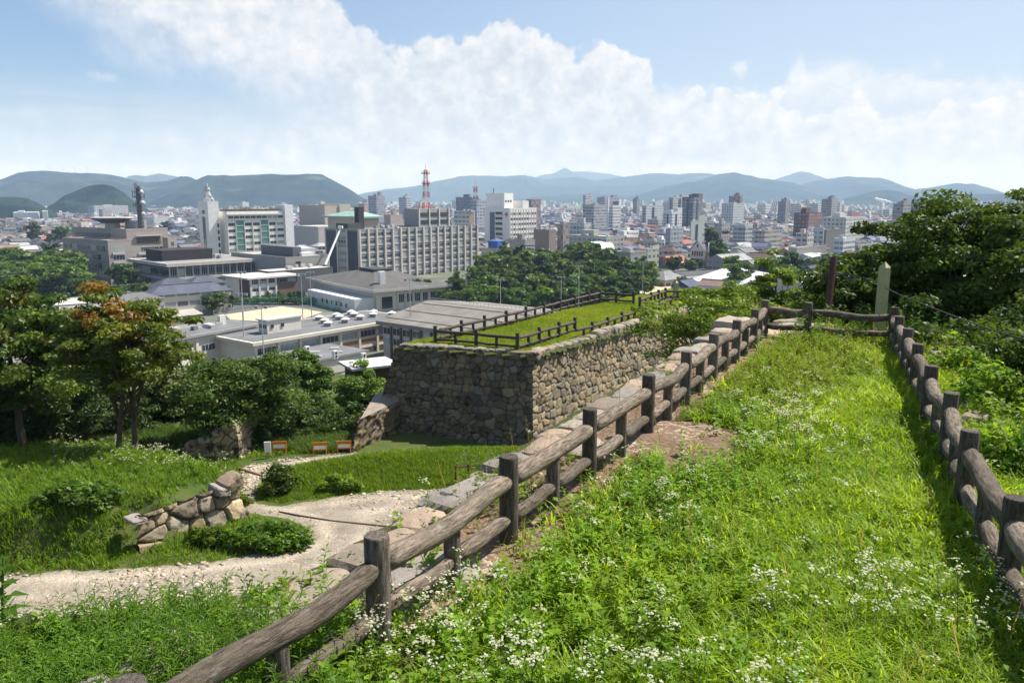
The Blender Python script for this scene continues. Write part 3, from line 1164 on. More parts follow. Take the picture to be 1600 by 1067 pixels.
for (px, py, l, w_, h, c, rz) in [(650, 895, 1.2, .75, .1, 3, .35), (470, 960, 1.1, .5, .16, 1, .7), (735, 775, .9, .4, .2, 3, .9), (1145, 512, 1.5, .9, .3, 4, .9),
                                  (1260, 512, 1.7, .6, .14, 4, 0), (1235, 505, 1.0, .5, .15, 0, .2), (905, 700, .9, .55, .12, 0, 1.2), (1500, 640, .7, .4, .2, 3, 1.2), (1525, 660, .6, .4, .2, 0, .8), (1460, 560, .6, .35, .2, 3, 1)]:
    p = P(px, py, ZT + .05)
    me = rock_mesh('capstone', l / 2, w_ / 2, h, 90 + k, [M['slab']], CAPC[c], 3, 5, .11)
    o = link('capstone', me, rw, (p.x, p.y, ZT + .02))
    o.rotation_euler = (0, 0, rz)
    k += 1

# ------------------------------------------------------------------ log fences
rf_rng = random.Random(17)


def log_mesh(mat, L, r, seed, n=12, seg=0.12, wob=0.02, knob=0.07, taper=True):
    """horizontal round log along +x with bark relief, slightly crooked"""
    ns = max(3, int(L / seg))
    V = []
    for i in range(ns + 1):
        t = i / ns
        cx = t * L
        cy = wob * math.sin(t * 5 + seed) * math.sin(math.pi * t)
        cz = wob * 1.2 * math.sin(t * 4 + seed * 2) * math.sin(math.pi * t) - wob * .8 * math.sin(math.pi * t)
        e = 1.0
        if taper and (i == 0 or i == ns):
            e = .8
        for k in range(n):
            a = 2 * math.pi * k / n
            rr_ = r * e * (1 + knob * mnoise.noise(Vector((cx * 3 + seed * 5, math.cos(a) * 1.5, math.sin(a) * 1.5))) + knob * .8 * mnoise.noise(Vector((cx * 9, math.cos(a) * 4 + seed, math.sin(a) * 4))))
            V.append((cx, cy + rr_ * math.cos(a), cz + rr_ * math.sin(a)))
    Fs = [(i * n + k, i * n + (k + 1) % n, (i + 1) * n + (k + 1) % n, (i + 1) * n + k) for i in range(ns) for k in range(n)]
    me = bpy.data.meshes.new('log')
    me.from_pydata(V, [], Fs + [tuple(range(n - 1, -1, -1)), tuple(ns * n + k for k in range(n))])
    me.materials.append(mat)
    me.polygons.foreach_set('use_smooth', np.array([True] * len(Fs) + [False, False]))
    me.update()
    return me


def post_mesh(mat, h, r, seed, n=14):
    V = []
    zs = [-.35, 0, h * .25, h * .5, h * .75, h - .02, h]
    for i, z in enumerate(zs):
        e = .93 if i == len(zs) - 1 else 1
        for k in range(n):
            a = 2 * math.pi * k / n
            rr_ = r * e * (1 + .06 * mnoise.noise(Vector((z * 2 + seed * 5, math.cos(a) * 2, math.sin(a) * 2 + seed))) + .04 * mnoise.noise(Vector((z, math.cos(a) * 6, math.sin(a) * 6))))
            V.append((rr_ * math.cos(a), rr_ * math.sin(a), z))
    m_ = len(zs)
    Fs = [(i * n + k, i * n + (k + 1) % n, (i + 1) * n + (k + 1) % n, (i + 1) * n + k) for i in range(m_ - 1) for k in range(n)]
    me = bpy.data.meshes.new('post')
    me.from_pydata(V, [], Fs + [tuple((m_ - 1) * n + k for k in range(n))])
    me.materials.append(mat)
    me.polygons.foreach_set('use_smooth', np.array([True] * len(Fs) + [False]))
    me.update()
    return me


def fence(label, tops, h=1.0, rp=.1, ru=.1, rl=.08, short=True, mat='log', first_post=True, last_post=True, shorts_only=None, group=None):
    f = thing('log_fence', label, 'fence', (tops[0].x, tops[0].y, tops[0].z - h), 0, group)
    org = f.location.copy()
    n = len(tops)
    for i, p in enumerate(tops):
        if (i == 0 and not first_post) or (i == n - 1 and not last_post):
            continue
        link('post', post_mesh(M['log_post' if mat == 'log' else mat], h, rp * rf_rng.uniform(.94, 1.05), rf_rng.uniform(0, 9)), f, p - Vector((0, 0, h)) - org)
    for i in range(n - 1):
        a, b = tops[i], tops[i + 1]
        d = b - a
        L = math.hypot(d.x, d.y)
        rz = math.atan2(d.y, d.x)
        sl = math.atan2(d.z, L)
        u = Vector((d.x / L, d.y / L, 0))

        def put(nm, me, p, extra=0.0):
            o = link(nm, me, f, p - org)
            o.rotation_euler = (0, -sl, rz + extra)
        put('rail', log_mesh(M[mat], L - rp * 1.3, ru * rf_rng.uniform(.93, 1.05), rf_rng.uniform(0, 9), wob=.035 if mat == 'log' else .01), a + u * rp * .65 - Vector((0, 0, h * .27)))
        mid = (a + b) / 2
        if short and L > 1.0:
            hs = h * .66
            link('short_post', post_mesh(M['log_post' if mat == 'log' else mat], hs, rp * .8, rf_rng.uniform(0, 9)), f, mid - Vector((0, 0, h)) - org)
            for (q0, l2, r0) in ((a + u * rp * .65, L / 2 - rp * 1.3, 0), (mid + u * rp * .5, L / 2 - rp * 1.15, 0)):
                put('rail', log_mesh(M[mat], l2, rl * rf_rng.uniform(.93, 1.05), rf_rng.uniform(0, 9), wob=.015), q0 + Vector((0, 0, d.z * 0)) - Vector((0, 0, h * .70)))
        else:
            put('rail', log_mesh(M[mat], L - rp * 1.3, rl, rf_rng.uniform(0, 9), wob=.015), a + u * rp * .65 - Vector((0, 0, h * .70)))
    return f


G_NEAR = 'brown log fences around the grassy terrace'
fence('brown log fence in the foreground running up beside the stone edge', lf, 1.0, .103, .098, .078, group=G_NEAR)
back_mid = P(1264, 472.5, ZF)
fence('short brown log fence crossing the far end of the grassy terrace', [lf[-1], Vector((back_mid.x, back_mid.y, ZF)), rf[-1]], 1.0, .10, .10, .08, short=False, first_post=False, last_post=False, group=G_NEAR)
fence('brown log fence along the right edge of the grassy terrace, before the dark trees', rf, 1.0, .105, .105, .082, group=G_NEAR)

# ------------------------------------------------------------------ stone bastion
ba = thing('stone_bastion', 'massive rubble stone bastion with sloping faces and a grassy top', 'castle wall', (0, 0, 0))
down = Vector((0, 0, ZB - .4 - ZTOP))
nF = Vector((AB.y, -AB.x, 0))
if nF.y > 0:
    nF = -nF
nR = Vector((tdir.y, -tdir.x, 0))
nL = -nR


def foot(p, *ns):
    q_ = p + down
    for n_, k_ in ns:
        q_ = q_ + n_ * k_
    return q_


bA, bB = foot(tA, (nF, 1.25), (nL, 1.0)), foot(tB, (nF, 1.25), (nR, .55))
bC, bD = foot(tC, (nR, .55)), foot(tD, (nL, 1.0))
stone_face('wall_face', bA, bB, tB, tA, .37, 71, ba, .03, .62, True, True, .15)  # front stones coloured darker to deepen the shade on this face
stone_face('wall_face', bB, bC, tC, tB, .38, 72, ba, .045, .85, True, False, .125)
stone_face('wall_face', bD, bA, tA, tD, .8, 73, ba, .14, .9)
# stepped foot at the left end of the bastion
e0 = tA + (bA - tA) * .62
l0 = P(541, 712, ZB)
stp = [Vector((l0.x, l0.y, ZB - .4)), Vector((bA.x + .3, bA.y - .2, ZB - .4))]
s2 = Vector((stp[0].x + .55, stp[0].y + .8, ZB + 1.55))
e1 = Vector((bA.x + .1, bA.y + .45, ZB + 1.75))
stone_face('wall_face', stp[0], stp[1], e1, s2, .46, 74, ba, .05, .62, True)  # foot stones toned down like the shaded front
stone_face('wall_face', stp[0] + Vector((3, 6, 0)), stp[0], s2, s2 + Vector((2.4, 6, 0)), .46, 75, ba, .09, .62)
mb = MB()
mb.poly([s2, e1, e1 + Vector((3, 6, 0)), s2 + Vector((2.4, 6, 0))], col=(.24, .2, .16))
mb.build('step_top', [M['slab']], ba, tint=True)


def HB(x, y):
    return ZTOP + 0.02 + 0.10 * fbm(x * .5, y * .5, 41) + 0.0 * x


ins = 0.25
TOPP = [(p.x, p.y) for p in (tA + tdir * ins + AB * ins, tB + tdir * ins - AB * ins, tC - AB * ins, tD + AB * ins)]
bt = grid_sheet('bastion_ground', BASTION, .3, HB, M['terrace'], .02, 0, 42, -.01, .3)
tag(bt, 'flat grassy top of the stone bastion', kind='structure')
rs = random.Random(8)
k = 0
for (a, b, inn, tint_b) in ((tA, tB, tdir, .9), (tB, tC, -AB, 1.1)):
    d = (b - a)
    L = d.length
    d.normalize()
    s = 0.1
    while s < min(L, 24) - .3:
        ln = rs.uniform(.5, 1.0)
        col = [c * tint_b * .85 for c in CAPC[rs.randrange(5)]]
        hh = rs.uniform(.16, .24) + (0.22 if (L > 20 and s > 6) else 0)
        me = rock_mesh('capstone', ln / 2, rs.uniform(.28, .42), hh, 140 + k, [M['stone']], col, 3, 6, .08)
        p = a + d * (s + ln / 2) + inn * .32
        o = link('capstone', me, ba, (p.x, p.y, ZTOP - .03))
        o.rotation_euler = (0, 0, math.atan2(d.y, d.x) + rs.uniform(-.1, .1))
        s += ln * .98
        k += 1
# fences on the bastion
ZBF = ZTOP + 1.0


def fp(*pts, z=ZBF):
    return [Vector(P(a, b, z)) for a, b in pts]


G_FAR = 'dark log fences on the stone bastion'
fence('dark log fence along the near end of the bastion top', fp((680, 509), (744, 514), (808.7, 520)), 1.0, .1, .085, .07, mat='log_far', group=G_FAR)
fence('long dark log fence on the left side of the bastion by the grey roof', fp((686, 507.5), (721, 500.3), (757, 492.8), (791, 485.3), (821.8, 478.8), (850, 472.6), (875, 466), (898, 460.6), (919.7, 455.9), (937.5, 452)), 1.0, .1, .085, .07, mat='log_far', first_post=False, group=G_FAR)
fence('short dark log fence closing the far end of the bastion grass', fp((937.5, 452), (963, 453.8), (990.3, 455.5)), 1.0, .1, .085, .07, mat='log_far', first_post=False, short=False, group=G_FAR)
fence('dark log fence of three bays on the bastion right side ending at a tall post', fp((808.7, 520), (842.8, 510.6), (873.4, 502.4), (898.5, 495.6)), 1.0, .1, .085, .07, mat='log_far', first_post=False, group=G_FAR)
fence('dark log fence on the lower right edge of the bastion, above the stones', fp((899, 508.6), (925.5, 502.2), (949.7, 495), (972, 487), (992, 481), (1012, 474.5), (1030, 468.5), (1049, 461.5), z=ZBF - .15), 1.0, .1, .085, .07, mat='log_far', first_post=False, group=G_FAR)
fence('far dark log fence rising beside the pale marker, beyond the bastion gap', fp((1000, 463.5), (1017.5, 456.5), (1029, 452.8), (1040, 449.7)), 1.0, .1, .085, .07, mat='log_far', group=G_FAR)
fence('farthest dark log fence in front of the sandy yard', fp((1040, 449.7), (1078, 450), (1118, 455)), 1.0, .1, .085, .07, mat='log_far', first_post=False, group=G_FAR)
fence('dark log fence half hidden by cherry sprays below the small pale marker', fp((1049, 461.5), (1088, 462.5), (1130, 466), (1180, 470)), 1.0, .1, .085, .07, mat='log_far', first_post=False, group=G_FAR)
# ================================================================== TREES AND PLANTS
def tree_parts(seed, crown_c, crown_r, base, ncl, per, leaf, ca, cb, accent=None, acc_f=0.0, trunks=None, rt=.2, flat=.6, shell=.35, clr=.22, limbs=10, up=.5, lumpy=1.0):
    """returns (trunk mesh, crown mesh) in coordinates relative to base"""
    rng = np.random.default_rng(seed)
    r_ = random.Random(seed)
    cc = np.array(crown_c) - np.array(base)
    cr = np.array(crown_r)
    pts = []
    while len(pts) < ncl:
        u = rng.normal(0, 1, 3)
        u /= np.linalg.norm(u)
        k = rng.uniform(shell, 1) ** .7
        lump = 1 + lumpy * (.28 * math.sin(u[0] * 4.1 + seed) * math.cos(u[1] * 3.7 + seed * 2) + .18 * math.sin(u[2] * 6 + u[0] * 5 + seed))
        p = u * k * cr * lump
        if p[2] < -cr[2] * .85:
            continue
        pts.append(p)
    pts = np.array(pts)
    rel = pts / cr
    rad_c = np.outer(rng.uniform(.7, 1.3, ncl) * clr * cr.mean(), np.array((1.15, 1.15, flat)))
    hue = rng.uniform(0, 1, ncl)
    cols = mixcol(rng, ncl, ca, cb, .14, hue)
    if accent is not None:
        w = sstep(rng.uniform(0, 1, ncl) - .55 + .45 * rel[:, 2] * .6, 1 - acc_f - .45, 1 - acc_f)[:, None]
        cols = cols * (1 - w) + np.array(accent)[None] * w
    V, Fq, T = leaf_cloud(rng, pts + cc, rad_c, per, leaf, cols, up)
    crown = np_mesh('crown', V, Fq, T * 1.25, [M['tree_leaf']])
    mb = MB()
    trunks = trunks or [((0, 0), (0, 0))]
    for (bx, by), (tx, ty) in trunks:
        top = cc + np.array((tx, ty, cr[2] * .35))
        n = 8
        pl = []
        for i in range(n + 1):
            t = i / n
            pl.append((bx + (top[0] - bx) * t ** 1.3 + r_.uniform(-.08, .08) * rt * 3 * (0 < i < n), by + (top[1] - by) * t ** 1.3 + r_.uniform(-.08, .08) * rt * 3 * (0 < i < n), -.3 + (top[2] + .3) * t))
        mb.tube(pl, [rt * (1.25 if i == 0 else 1) * (1 - .75 * i / n) for i in range(n + 1)], 9)
        order = rng.permutation(ncl)[:limbs]
        for j in order:
            e = pts[j] + cc
            i0 = r_.randint(3, n - 2)
            s0 = np.array(pl[i0])
            md = (s0 + e) / 2 + np.array((r_.uniform(-.3, .3), r_.uniform(-.3, .3), r_.uniform(0, .5))) * cr.mean() * .2
            rl = rt * (1 - .75 * i0 / n) * .6
            mb.tube([s0, (s0 + md) / 2 + np.array((0, 0, .05)), md, (md + e) / 2, e], [rl, rl * .8, rl * .6, rl * .4, rl * .15], 6)
    return mb.mesh('trunk', [M['bark']], True), crown


def tree(name, label, px, py_base, d_or_z, crown_px, rads, seed, cat='tree', group=None, zbase=None, **kw):
    """crown_px = centre of the crown in the photo, at distance d"""
    d = d_or_z
    c = PD(crown_px[0], crown_px[1], d)
    b = PD(px, py_base, d)
    b = Vector((b.x, c.y, 0))
    b.z = Hs(b.x, b.y) if zbase is None else zbase
    tm, cm_ = tree_parts(seed, c, rads, b, **kw)
    t = thing(name, label, cat, b, 0, group)
    link('trunk', tm, t)
    link('crown', cm_, t)
    return t


DG, MG, YG = (.032, .062, .014), (.055, .10, .022), (.095, .135, .022)
OR = (.24, .105, .02)
tree('maple_tree', 'maple with two bare trunks and rust tinted leaves on the grassy mound', 178, 690, 34, (196, 540), (3.0, 2.6, 2.35), 11, ncl=150, per=170, leaf=.10, ca=(.055, .09, .014), cb=(.12, .15, .02),
     accent=OR, acc_f=.27, trunks=[((-.35, 0), (.3, 0)), ((.42, .1), (.35, .1))], rt=.14, flat=.42, clr=.2, limbs=16)
tree('maple_tree', 'tall dark maple with an orange crest at the left picture edge', 20, 690, 37, (14, 550), (3.2, 3.0, 3.6), 12, ncl=170, per=180, leaf=.11, ca=(.04, .075, .014), cb=(.09, .13, .02), accent=OR, acc_f=.2, rt=.22, flat=.42, limbs=12)
tree('broadleaf_tree', 'dense dark evergreen between the two maples, foliage down to the ground', 112, 690, 42, (108, 580), (2.2, 2.4, 2.9), 13, ncl=120, per=190, leaf=.10, ca=(.03, .06, .013), cb=(.05, .09, .02), rt=.18, flat=.6)
tree('broadleaf_tree', 'spreading mid green tree whose single trunk stands behind the small stone wall', 374, 715, 38.5, (365, 610), (2.9, 2.7, 1.75), 14, ncl=140, per=190, leaf=.085, ca=(.05, .09, .016), cb=(.085, .13, .025), rt=.17, flat=.5)
tree('broadleaf_tree', 'round topped tree below the low flat school roof', 468, 715, 47, (466, 600), (1.9, 1.9, 1.9), 15, ncl=90, per=190, leaf=.11, ca=(.05, .095, .016), cb=(.08, .135, .025), rt=.15, flat=.7)
tree('broadleaf_tree', 'darker leafy tree behind the orange barricades', 472, 720, 41, (466, 652), (2.0, 2.0, 1.5), 16, ncl=90, per=170, leaf=.08, ca=(.042, .078, .016), cb=(.065, .105, .022), rt=.12, flat=.5)
tree('bamboo_clump', 'feathery bright green bamboo clump left of the stone bastion', 575, 700, 46, (572, 616), (2.0, 2.0, 1.7), 17, ncl=110, per=180, leaf=.085, ca=(.085, .15, .02), cb=(.11, .18, .035), rt=.05, flat=.75, trunks=[((0, 0), (0, 0)), ((.5, .2), (.5, .3)), ((-.5, .1), (-.7, .2)), ((.2, -.3), (.9, 0))], limbs=6, cat='bamboo')
tree('broadleaf_tree', 'low bushy tree in shade against the foot of the bastion', 535, 715, 43, (532, 668), (1.7, 1.6, 1.3), 18, ncl=70, per=170, leaf=.085, ca=(.035, .065, .014), cb=(.06, .10, .02), rt=.1)
tree('broadleaf_tree', 'shaded tree right of the maple trunks, in front of the cream school', 268, 690, 44, (280, 628), (2.2, 2.2, 1.8), 19, ncl=110, per=180, leaf=.1, ca=(.045, .075, .016), cb=(.08, .105, .024), accent=(.15, .09, .035), acc_f=.1, rt=.14)
tree('broadleaf_tree', 'dark thicket tree low at the left edge, under the tall maple', 20, 690, 40, (25, 640), (3.0, 2.6, 1.8), 20, ncl=100, per=170, leaf=.1, ca=(.03, .055, .012), cb=(.05, .085, .02), rt=.12)
tree('broadleaf_tree', 'small dark tree behind the two bare maple trunks', 135, 690, 41, (165, 655), (2.6, 1.8, 1.35), 21, ncl=90, per=160, leaf=.085, ca=(.028, .05, .012), cb=(.045, .08, .018), rt=.1)
tree('broadleaf_tree', 'olive green tree top rising beside the cream school wall', 330, 690, 52, (318, 602), (2.2, 2.0, 1.5), 22, ncl=100, per=170, leaf=.11, ca=(.06, .10, .02), cb=(.09, .14, .03), rt=.15)
tree('broadleaf_tree', 'shady tree behind the mound, right of the olive tree', 250, 690, 47, (240, 655), (2.6, 2.2, 1.5), 23, ncl=90, per=160, leaf=.09, ca=(.03, .055, .012), cb=(.05, .085, .018), rt=.12)
tree('broadleaf_tree', 'deep green tree below the low roof, left of the bamboo', 520, 715, 50, (515, 642), (1.9, 1.9, 1.5), 24, ncl=90, per=170, leaf=.1, ca=(.04, .075, .015), cb=(.06, .11, .02), rt=.12)
tree('broadleaf_tree', 'leafy tree between the spreading tree and the round topped one', 415, 715, 45, (412, 640), (2.2, 2.0, 1.9), 25, ncl=100, per=170, leaf=.09, ca=(.038, .07, .015), cb=(.06, .105, .02), rt=.12)
# --- cherry trees to the right
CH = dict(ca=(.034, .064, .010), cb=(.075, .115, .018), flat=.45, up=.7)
tree('cherry_tree', 'large dark cherry tree filling the right edge behind the fence', 1530, 700, 25, (1535, 500), (5.0, 3.9, 4.1), 31, ncl=540, per=240, leaf=.085, rt=.24, clr=.135, limbs=30, lumpy=.6, shell=.5, zbase=-10.5, **CH)
tree('cherry_tree', 'cherry tree with dark leaves right behind the pale marker post', 1390, 600, 28, (1412, 460), (2.3, 2.2, 2.0), 32, ncl=160, per=190, leaf=.08, rt=.16, clr=.17, limbs=14, zbase=-10.5, **CH)
tree('cherry_tree', 'cherry tree behind the rusty pole at the far fence', 1290, 600, 30, (1300, 492), (2.6, 2.2, 1.1), 33, ncl=120, per=130, leaf=.07, rt=.14, clr=.19, limbs=12, zbase=-10.5, **CH)
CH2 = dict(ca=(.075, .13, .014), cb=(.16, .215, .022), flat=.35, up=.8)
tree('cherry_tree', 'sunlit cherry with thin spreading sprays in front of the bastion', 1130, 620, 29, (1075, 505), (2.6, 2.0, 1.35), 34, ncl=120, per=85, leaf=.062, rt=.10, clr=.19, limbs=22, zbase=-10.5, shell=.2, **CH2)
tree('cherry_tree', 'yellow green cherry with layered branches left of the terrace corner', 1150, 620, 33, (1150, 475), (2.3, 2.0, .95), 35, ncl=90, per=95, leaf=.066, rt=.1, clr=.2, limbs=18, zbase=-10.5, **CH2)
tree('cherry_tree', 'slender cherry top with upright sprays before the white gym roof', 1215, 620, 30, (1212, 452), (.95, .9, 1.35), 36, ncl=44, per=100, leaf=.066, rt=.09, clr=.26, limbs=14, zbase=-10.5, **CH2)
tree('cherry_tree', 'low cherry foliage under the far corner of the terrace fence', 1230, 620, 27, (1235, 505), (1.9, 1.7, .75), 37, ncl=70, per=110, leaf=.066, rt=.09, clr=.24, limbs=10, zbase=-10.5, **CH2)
tree('cherry_tree', 'dark cherry beneath the right fence, shaded by the large one', 1560, 720, 19, (1572, 592), (2.7, 2.6, 2.0), 38, ncl=200, per=180, leaf=.065, rt=.1, clr=.2, limbs=10, zbase=-10.5, **CH)

# ------------------------------------------------------------------ ground cover
G = np.random.default_rng(99)
rr_ = random.Random(3)


def tuft(r, n, L, w, spread, bend=(.25, .9)):
    Vs, Fs, off = [], [], 0
    for i in range(n):
        V, Fq, C = t_blade(L * r.uniform(.55, 1.15), w * r.uniform(.7, 1.3), r.uniform(*bend), 4)
        a = r.uniform(0, 6.28)
        c, s = math.cos(a), math.sin(a)
        Vr = np.stack([V[:, 0] * c - V[:, 1] * s, V[:, 0] * s + V[:, 1] * c, V[:, 2]], 1)
        Vr[:, :2] += np.array((r.uniform(-spread, spread), r.uniform(-spread, spread)))
        Vs.append(Vr)
        Fs.append(Fq + off)
        off += len(V)
    V = np.concatenate(Vs)
    return V, np.concatenate(Fs), np.zeros((len(V), 4))


grass_t = [tuft(rr_, 10, .27, .0095, .09, (.45, 1.25)) for _ in range(10)]
grass_far = [tuft(rr_, 7, .34, .013, .10) for _ in range(6)]
short_t = [tuft(rr_, 7, .16, .011, .10, (.1, .7)) for _ in range(6)]
herb_t = [t_herb(rr_, .32, 15, .10, .021) for _ in range(6)]
broad_t = [t_herb(rr_, .24, 10, .10, .036, .3) for _ in range(6)]
stalk_t = [t_herb(rr_, .75, 40, .12, .0085, .12, .12) for _ in range(6)]
flower_t = [t_flower(rr_, .42, 6, 3, .0105) for _ in range(10)]
flower_far = [t_flower(rr_, .55, 5, 2, .024) for _ in range(6)]


def in_poly_points(rng, poly, n, x0=None):
    p = np.array(poly)
    lo, hi = p.min(0), p.max(0)
    out_ = []
    c = 0
    while c < n:
        q_ = rng.uniform(lo, hi, (n * 2, 2))
        q_ = q_[poly_sd(q_[:, 0], q_[:, 1], poly) > 0]
        out_.append(q_)
        c += len(q_)
    return np.concatenate(out_)[:n]


def visible(xyz, m=60):
    """keep what falls inside the picture, with a generous margin for a step to the side"""
    x, y, z = xyz.T
    d = y * CT - z * ST
    v = y * ST + z * CT
    with np.errstate(divide='ignore', invalid='ignore'):
        px = 800 + F * x / d
        py = 533.5 - F * v / d
    return (d > 1.2) & (px > -260 - m) & (px < 1860 + m) & (py < 1250)


VIEWT = [p for p in [(TERR[0]), TERR[1], TERR[2], TERR[3], TERR[4], (rf[0].x + 2.6, rf[0].y), (7.5, 3.2), (-7.5, 3.2), (-9, 6.2), TERR[9], TERR[10]]]


def terrace_pts(n, wfun):
    p = in_poly_points(G, VIEWT, n)
    s, t = to_st(p[:, 0], p[:, 1])
    # width coordinate between both fences
    w = wfun(s, t, p) * (poly_sd(p[:, 0], p[:, 1], TERR) > 0.05)
    pd = np.maximum(poly_sd(p[:, 0], p[:, 1], PATCH) + .25 * fbm(p[:, 0] * 2, p[:, 1] * 2, 8), poly_sd(p[:, 0], p[:, 1], PATCH2) - .1)
    w = w * (1 - .93 * sstep(pd, -.05, .15))
    k = G.uniform(0, 1, n) < w
    p = p[k]
    z = HT(p[:, 0], p[:, 1])
    q_ = np.column_stack([p, z])
    return q_[visible(q_)]


def strip(s, t):      # bare litter strip along the left fence
    return sstep(t, .05, .65)


def clumps(p, sc, seed, lo, hi):
    return sstep(fbm(p[:, 0] * sc, p[:, 1] * sc, seed, 3) + .5, lo, hi)


def w_grass(s, t, p):
    right = sstep(t + .45 * fbm(p[:, 0] * .7, p[:, 1] * .7, 61) * 4 - .05 * s, 1.2, 2.4)
    near = .5 * sstep(s, 4.5, 0)
    return np.clip(right + near, 0.12, 1) * strip(s, t) * (.35 + .65 * clumps(p, .9, 62, .3, .6)) * np.where(s < 0, .7, 1)


pg = terrace_pts(44000, w_grass)
n = len(pg)
dist = np.hypot(pg[:, 0], pg[:, 1])
lush = fbm(pg[:, 0] * .8, pg[:, 1] * .8, 71, 4) + .5
cg = mixcol(G, n, (.16, .295, .018), (.38, .48, .028), .1, lush)
sg = G.uniform(.55, 1.25, n) * (.65 + .7 * lush)
tag(scatter('grass', grass_t, pg, sg, cg, G, .25), 'bright yellow green grass growing between the fences', kind='stuff')


def w_herb(s, t, p):
    left = sstep(t + .4 * fbm(p[:, 0] * .7, p[:, 1] * .7, 61) * 4 - .05 * s, 2.6, 1.3) * sstep(t, .35, .8)
    lowl = np.where((s < 1.5) & (t < 1.5), .9, 0)
    return np.clip(left * (.45 + .55 * clumps(p, 1.1, 63, .3, .55)) + lowl + .10, 0, 1) * np.where(t < .3, np.where(s < 0.3, 1, .12), 1)


ph = terrace_pts(17000, w_herb)
n = len(ph)
ch = mixcol(G, n, (.11, .235, .018), (.25, .38, .028), .16, fbm(ph[:, 0] * .9, ph[:, 1] * .9, 72) + .5)
far_y = sstep(to_st(ph[:, 0], ph[:, 1])[0], 7, 11)[:, None]
ch = ch * (1 - .6 * far_y) + np.array((.19, .23, .02)) * .6 * far_y
tag(scatter('weeds', herb_t + broad_t, ph, G.uniform(.55, 1.2, n), ch, G, .3), 'leafy green weeds among the terrace grass', kind='stuff')
# tall weeds near the pale marker and along the right fence
pt = []
for (px, py, n_, rx, ry) in [(1330, 520, 90, .8, .6), (1375, 525, 60, .6, .5), (1270, 540, 40, .6, .6)]:
    c = P(px, py, ZT)
    a = np.column_stack([c.x + G.normal(0, rx, n_), c.y + G.normal(0, ry, n_)])
    pt.append(a)
pt = np.concatenate(pt)
pt = np.column_stack([pt, HT(pt[:, 0], pt[:, 1])])
tag(scatter('weeds', herb_t + [t_herb(rr_, .7, 22, .13, .03) for _ in range(3)], pt, G.uniform(.7, 1.3, len(pt)), mixcol(G, len(pt), (.06, .14, .016), (.12, .2, .025)), G, .2), 'tall fresh weeds around the pale marker post', kind='stuff')


def w_flow(s, t, p):
    near = sstep(s, 5.5, 1.5) * sstep(t, .4, 1.0)
    midp = np.exp(-((s - 7.5) / 2.2) ** 2 - ((t - 2.0) / .8) ** 2)
    rightp = np.exp(-((t - 5.2) / .6) ** 2) * sstep(s, 9, 4) * .8
    atpost = np.exp(-((s - .1) / .45) ** 2 - ((t - .35) / .3) ** 2) * 1.6
    return np.clip(near * clumps(p, .8, 65, .42, .62) * .5 + midp * .7 * clumps(p, 1.3, 66, .4, .6) + rightp * .25 * clumps(p, 1.2, 67, .5, .6) + atpost + .012, 0, 1)


pf = terrace_pts(9500, w_flow)
n = len(pf)
tag(scatter('wildflowers', flower_t, pf, G.uniform(.75, 1.2, n), mixcol(G, n, (.06, .12, .02), (.1, .17, .03)), G, .2), 'small white daisy like wildflowers above the grass', kind='stuff')

# ---- lower left corner: tall narrow leaved stalks and broad leaves
LC = [(-7.8, 4.6), (-7.8, 6.6), (-4.8, 6.85), (-2.7, 6.75), (-1.3, 5.2), (-.2, 4.2), (-.2, 3.4)]
pl_ = in_poly_points(G, LC, 1900)
pl_ = np.column_stack([pl_, HT(pl_[:, 0], pl_[:, 1])])
n = len(pl_)
tag(scatter('weeds', stalk_t, pl_, G.uniform(.4, .9, n), mixcol(G, n, (.07, .15, .018), (.13, .24, .026)), G, .16), 'narrow leaved dark green stalks in the lower left corner', kind='stuff')
pl2 = in_poly_points(G, LC, 2400)
pl2 = np.column_stack([pl2, HT(pl2[:, 0], pl2[:, 1])])
n = len(pl2)
tag(scatter('weeds', broad_t + herb_t, pl2, G.uniform(.7, 1.5, n), mixcol(G, n, (.10, .22, .018), (.20, .33, .028)), G, .3), 'light green broad leaves in the lower left corner', kind='stuff')
# a few plants sprout through the litter along the left fence
pv = []
for (px, py, n_, rx) in [(700, 790, 60, .35), (745, 760, 70, .35), (840, 770, 60, .4), (880, 740, 50, .4), (770, 800, 40, .3), (1060, 600, 60, .4), (520, 1010, 40, .4), (430, 950, 25, .3)]:
    c = P(px, py, ZT)
    pv.append(np.column_stack([c.x + G.normal(0, rx, n_), c.y + G.normal(0, rx, n_)]))
pv = np.concatenate(pv)
pv = np.column_stack([pv, HT(pv[:, 0], pv[:, 1])])
pv = pv[poly_sd(pv[:, 0], pv[:, 1], TERR) > 0]
n = len(pv)
tag(scatter('weeds', broad_t + herb_t, pv, G.uniform(.4, .9, n), mixcol(G, n, (.08, .15, .018), (.17, .23, .025)), G, .3), 'yellow green seedlings in the litter below the fence', kind='stuff')
dry = terrace_pts(9000, lambda s, t, p: np.clip(np.exp(-((t - .5) / .5) ** 2) * .35 + np.exp(-((p[:, 0] - c0.x) ** 2 + (p[:, 1] - c0.y) ** 2) / 1.2) * 3, 0, 1))
n = len(dry)
tag(scatter('dry_grass', short_t, dry, G.uniform(.3, .7, n), mixcol(G, n, (.24, .17, .08), (.36, .27, .13)), G, .6), 'straw coloured dry grass at the fence foot', kind='stuff')
seed_t = [t_herb(rr_, .55, 9, .045, .006, .1, .2) for _ in range(5)]
ds = terrace_pts(1500, lambda s, t, p: .25 + .75 * clumps(p, .7, 99, .5, .65))
tag(scatter('dry_stalks', seed_t, ds, G.uniform(.5, 1.1, len(ds)), mixcol(G, len(ds), (.20, .19, .06), (.36, .27, .12)), G, .25), 'thin dry seed stalks among the terrace grass', kind='stuff')
big = thing('broadleaf_plant', 'plant with large pointed leaves reaching in at the left edge', 'plant', P(5, 1000, ZT - .45))
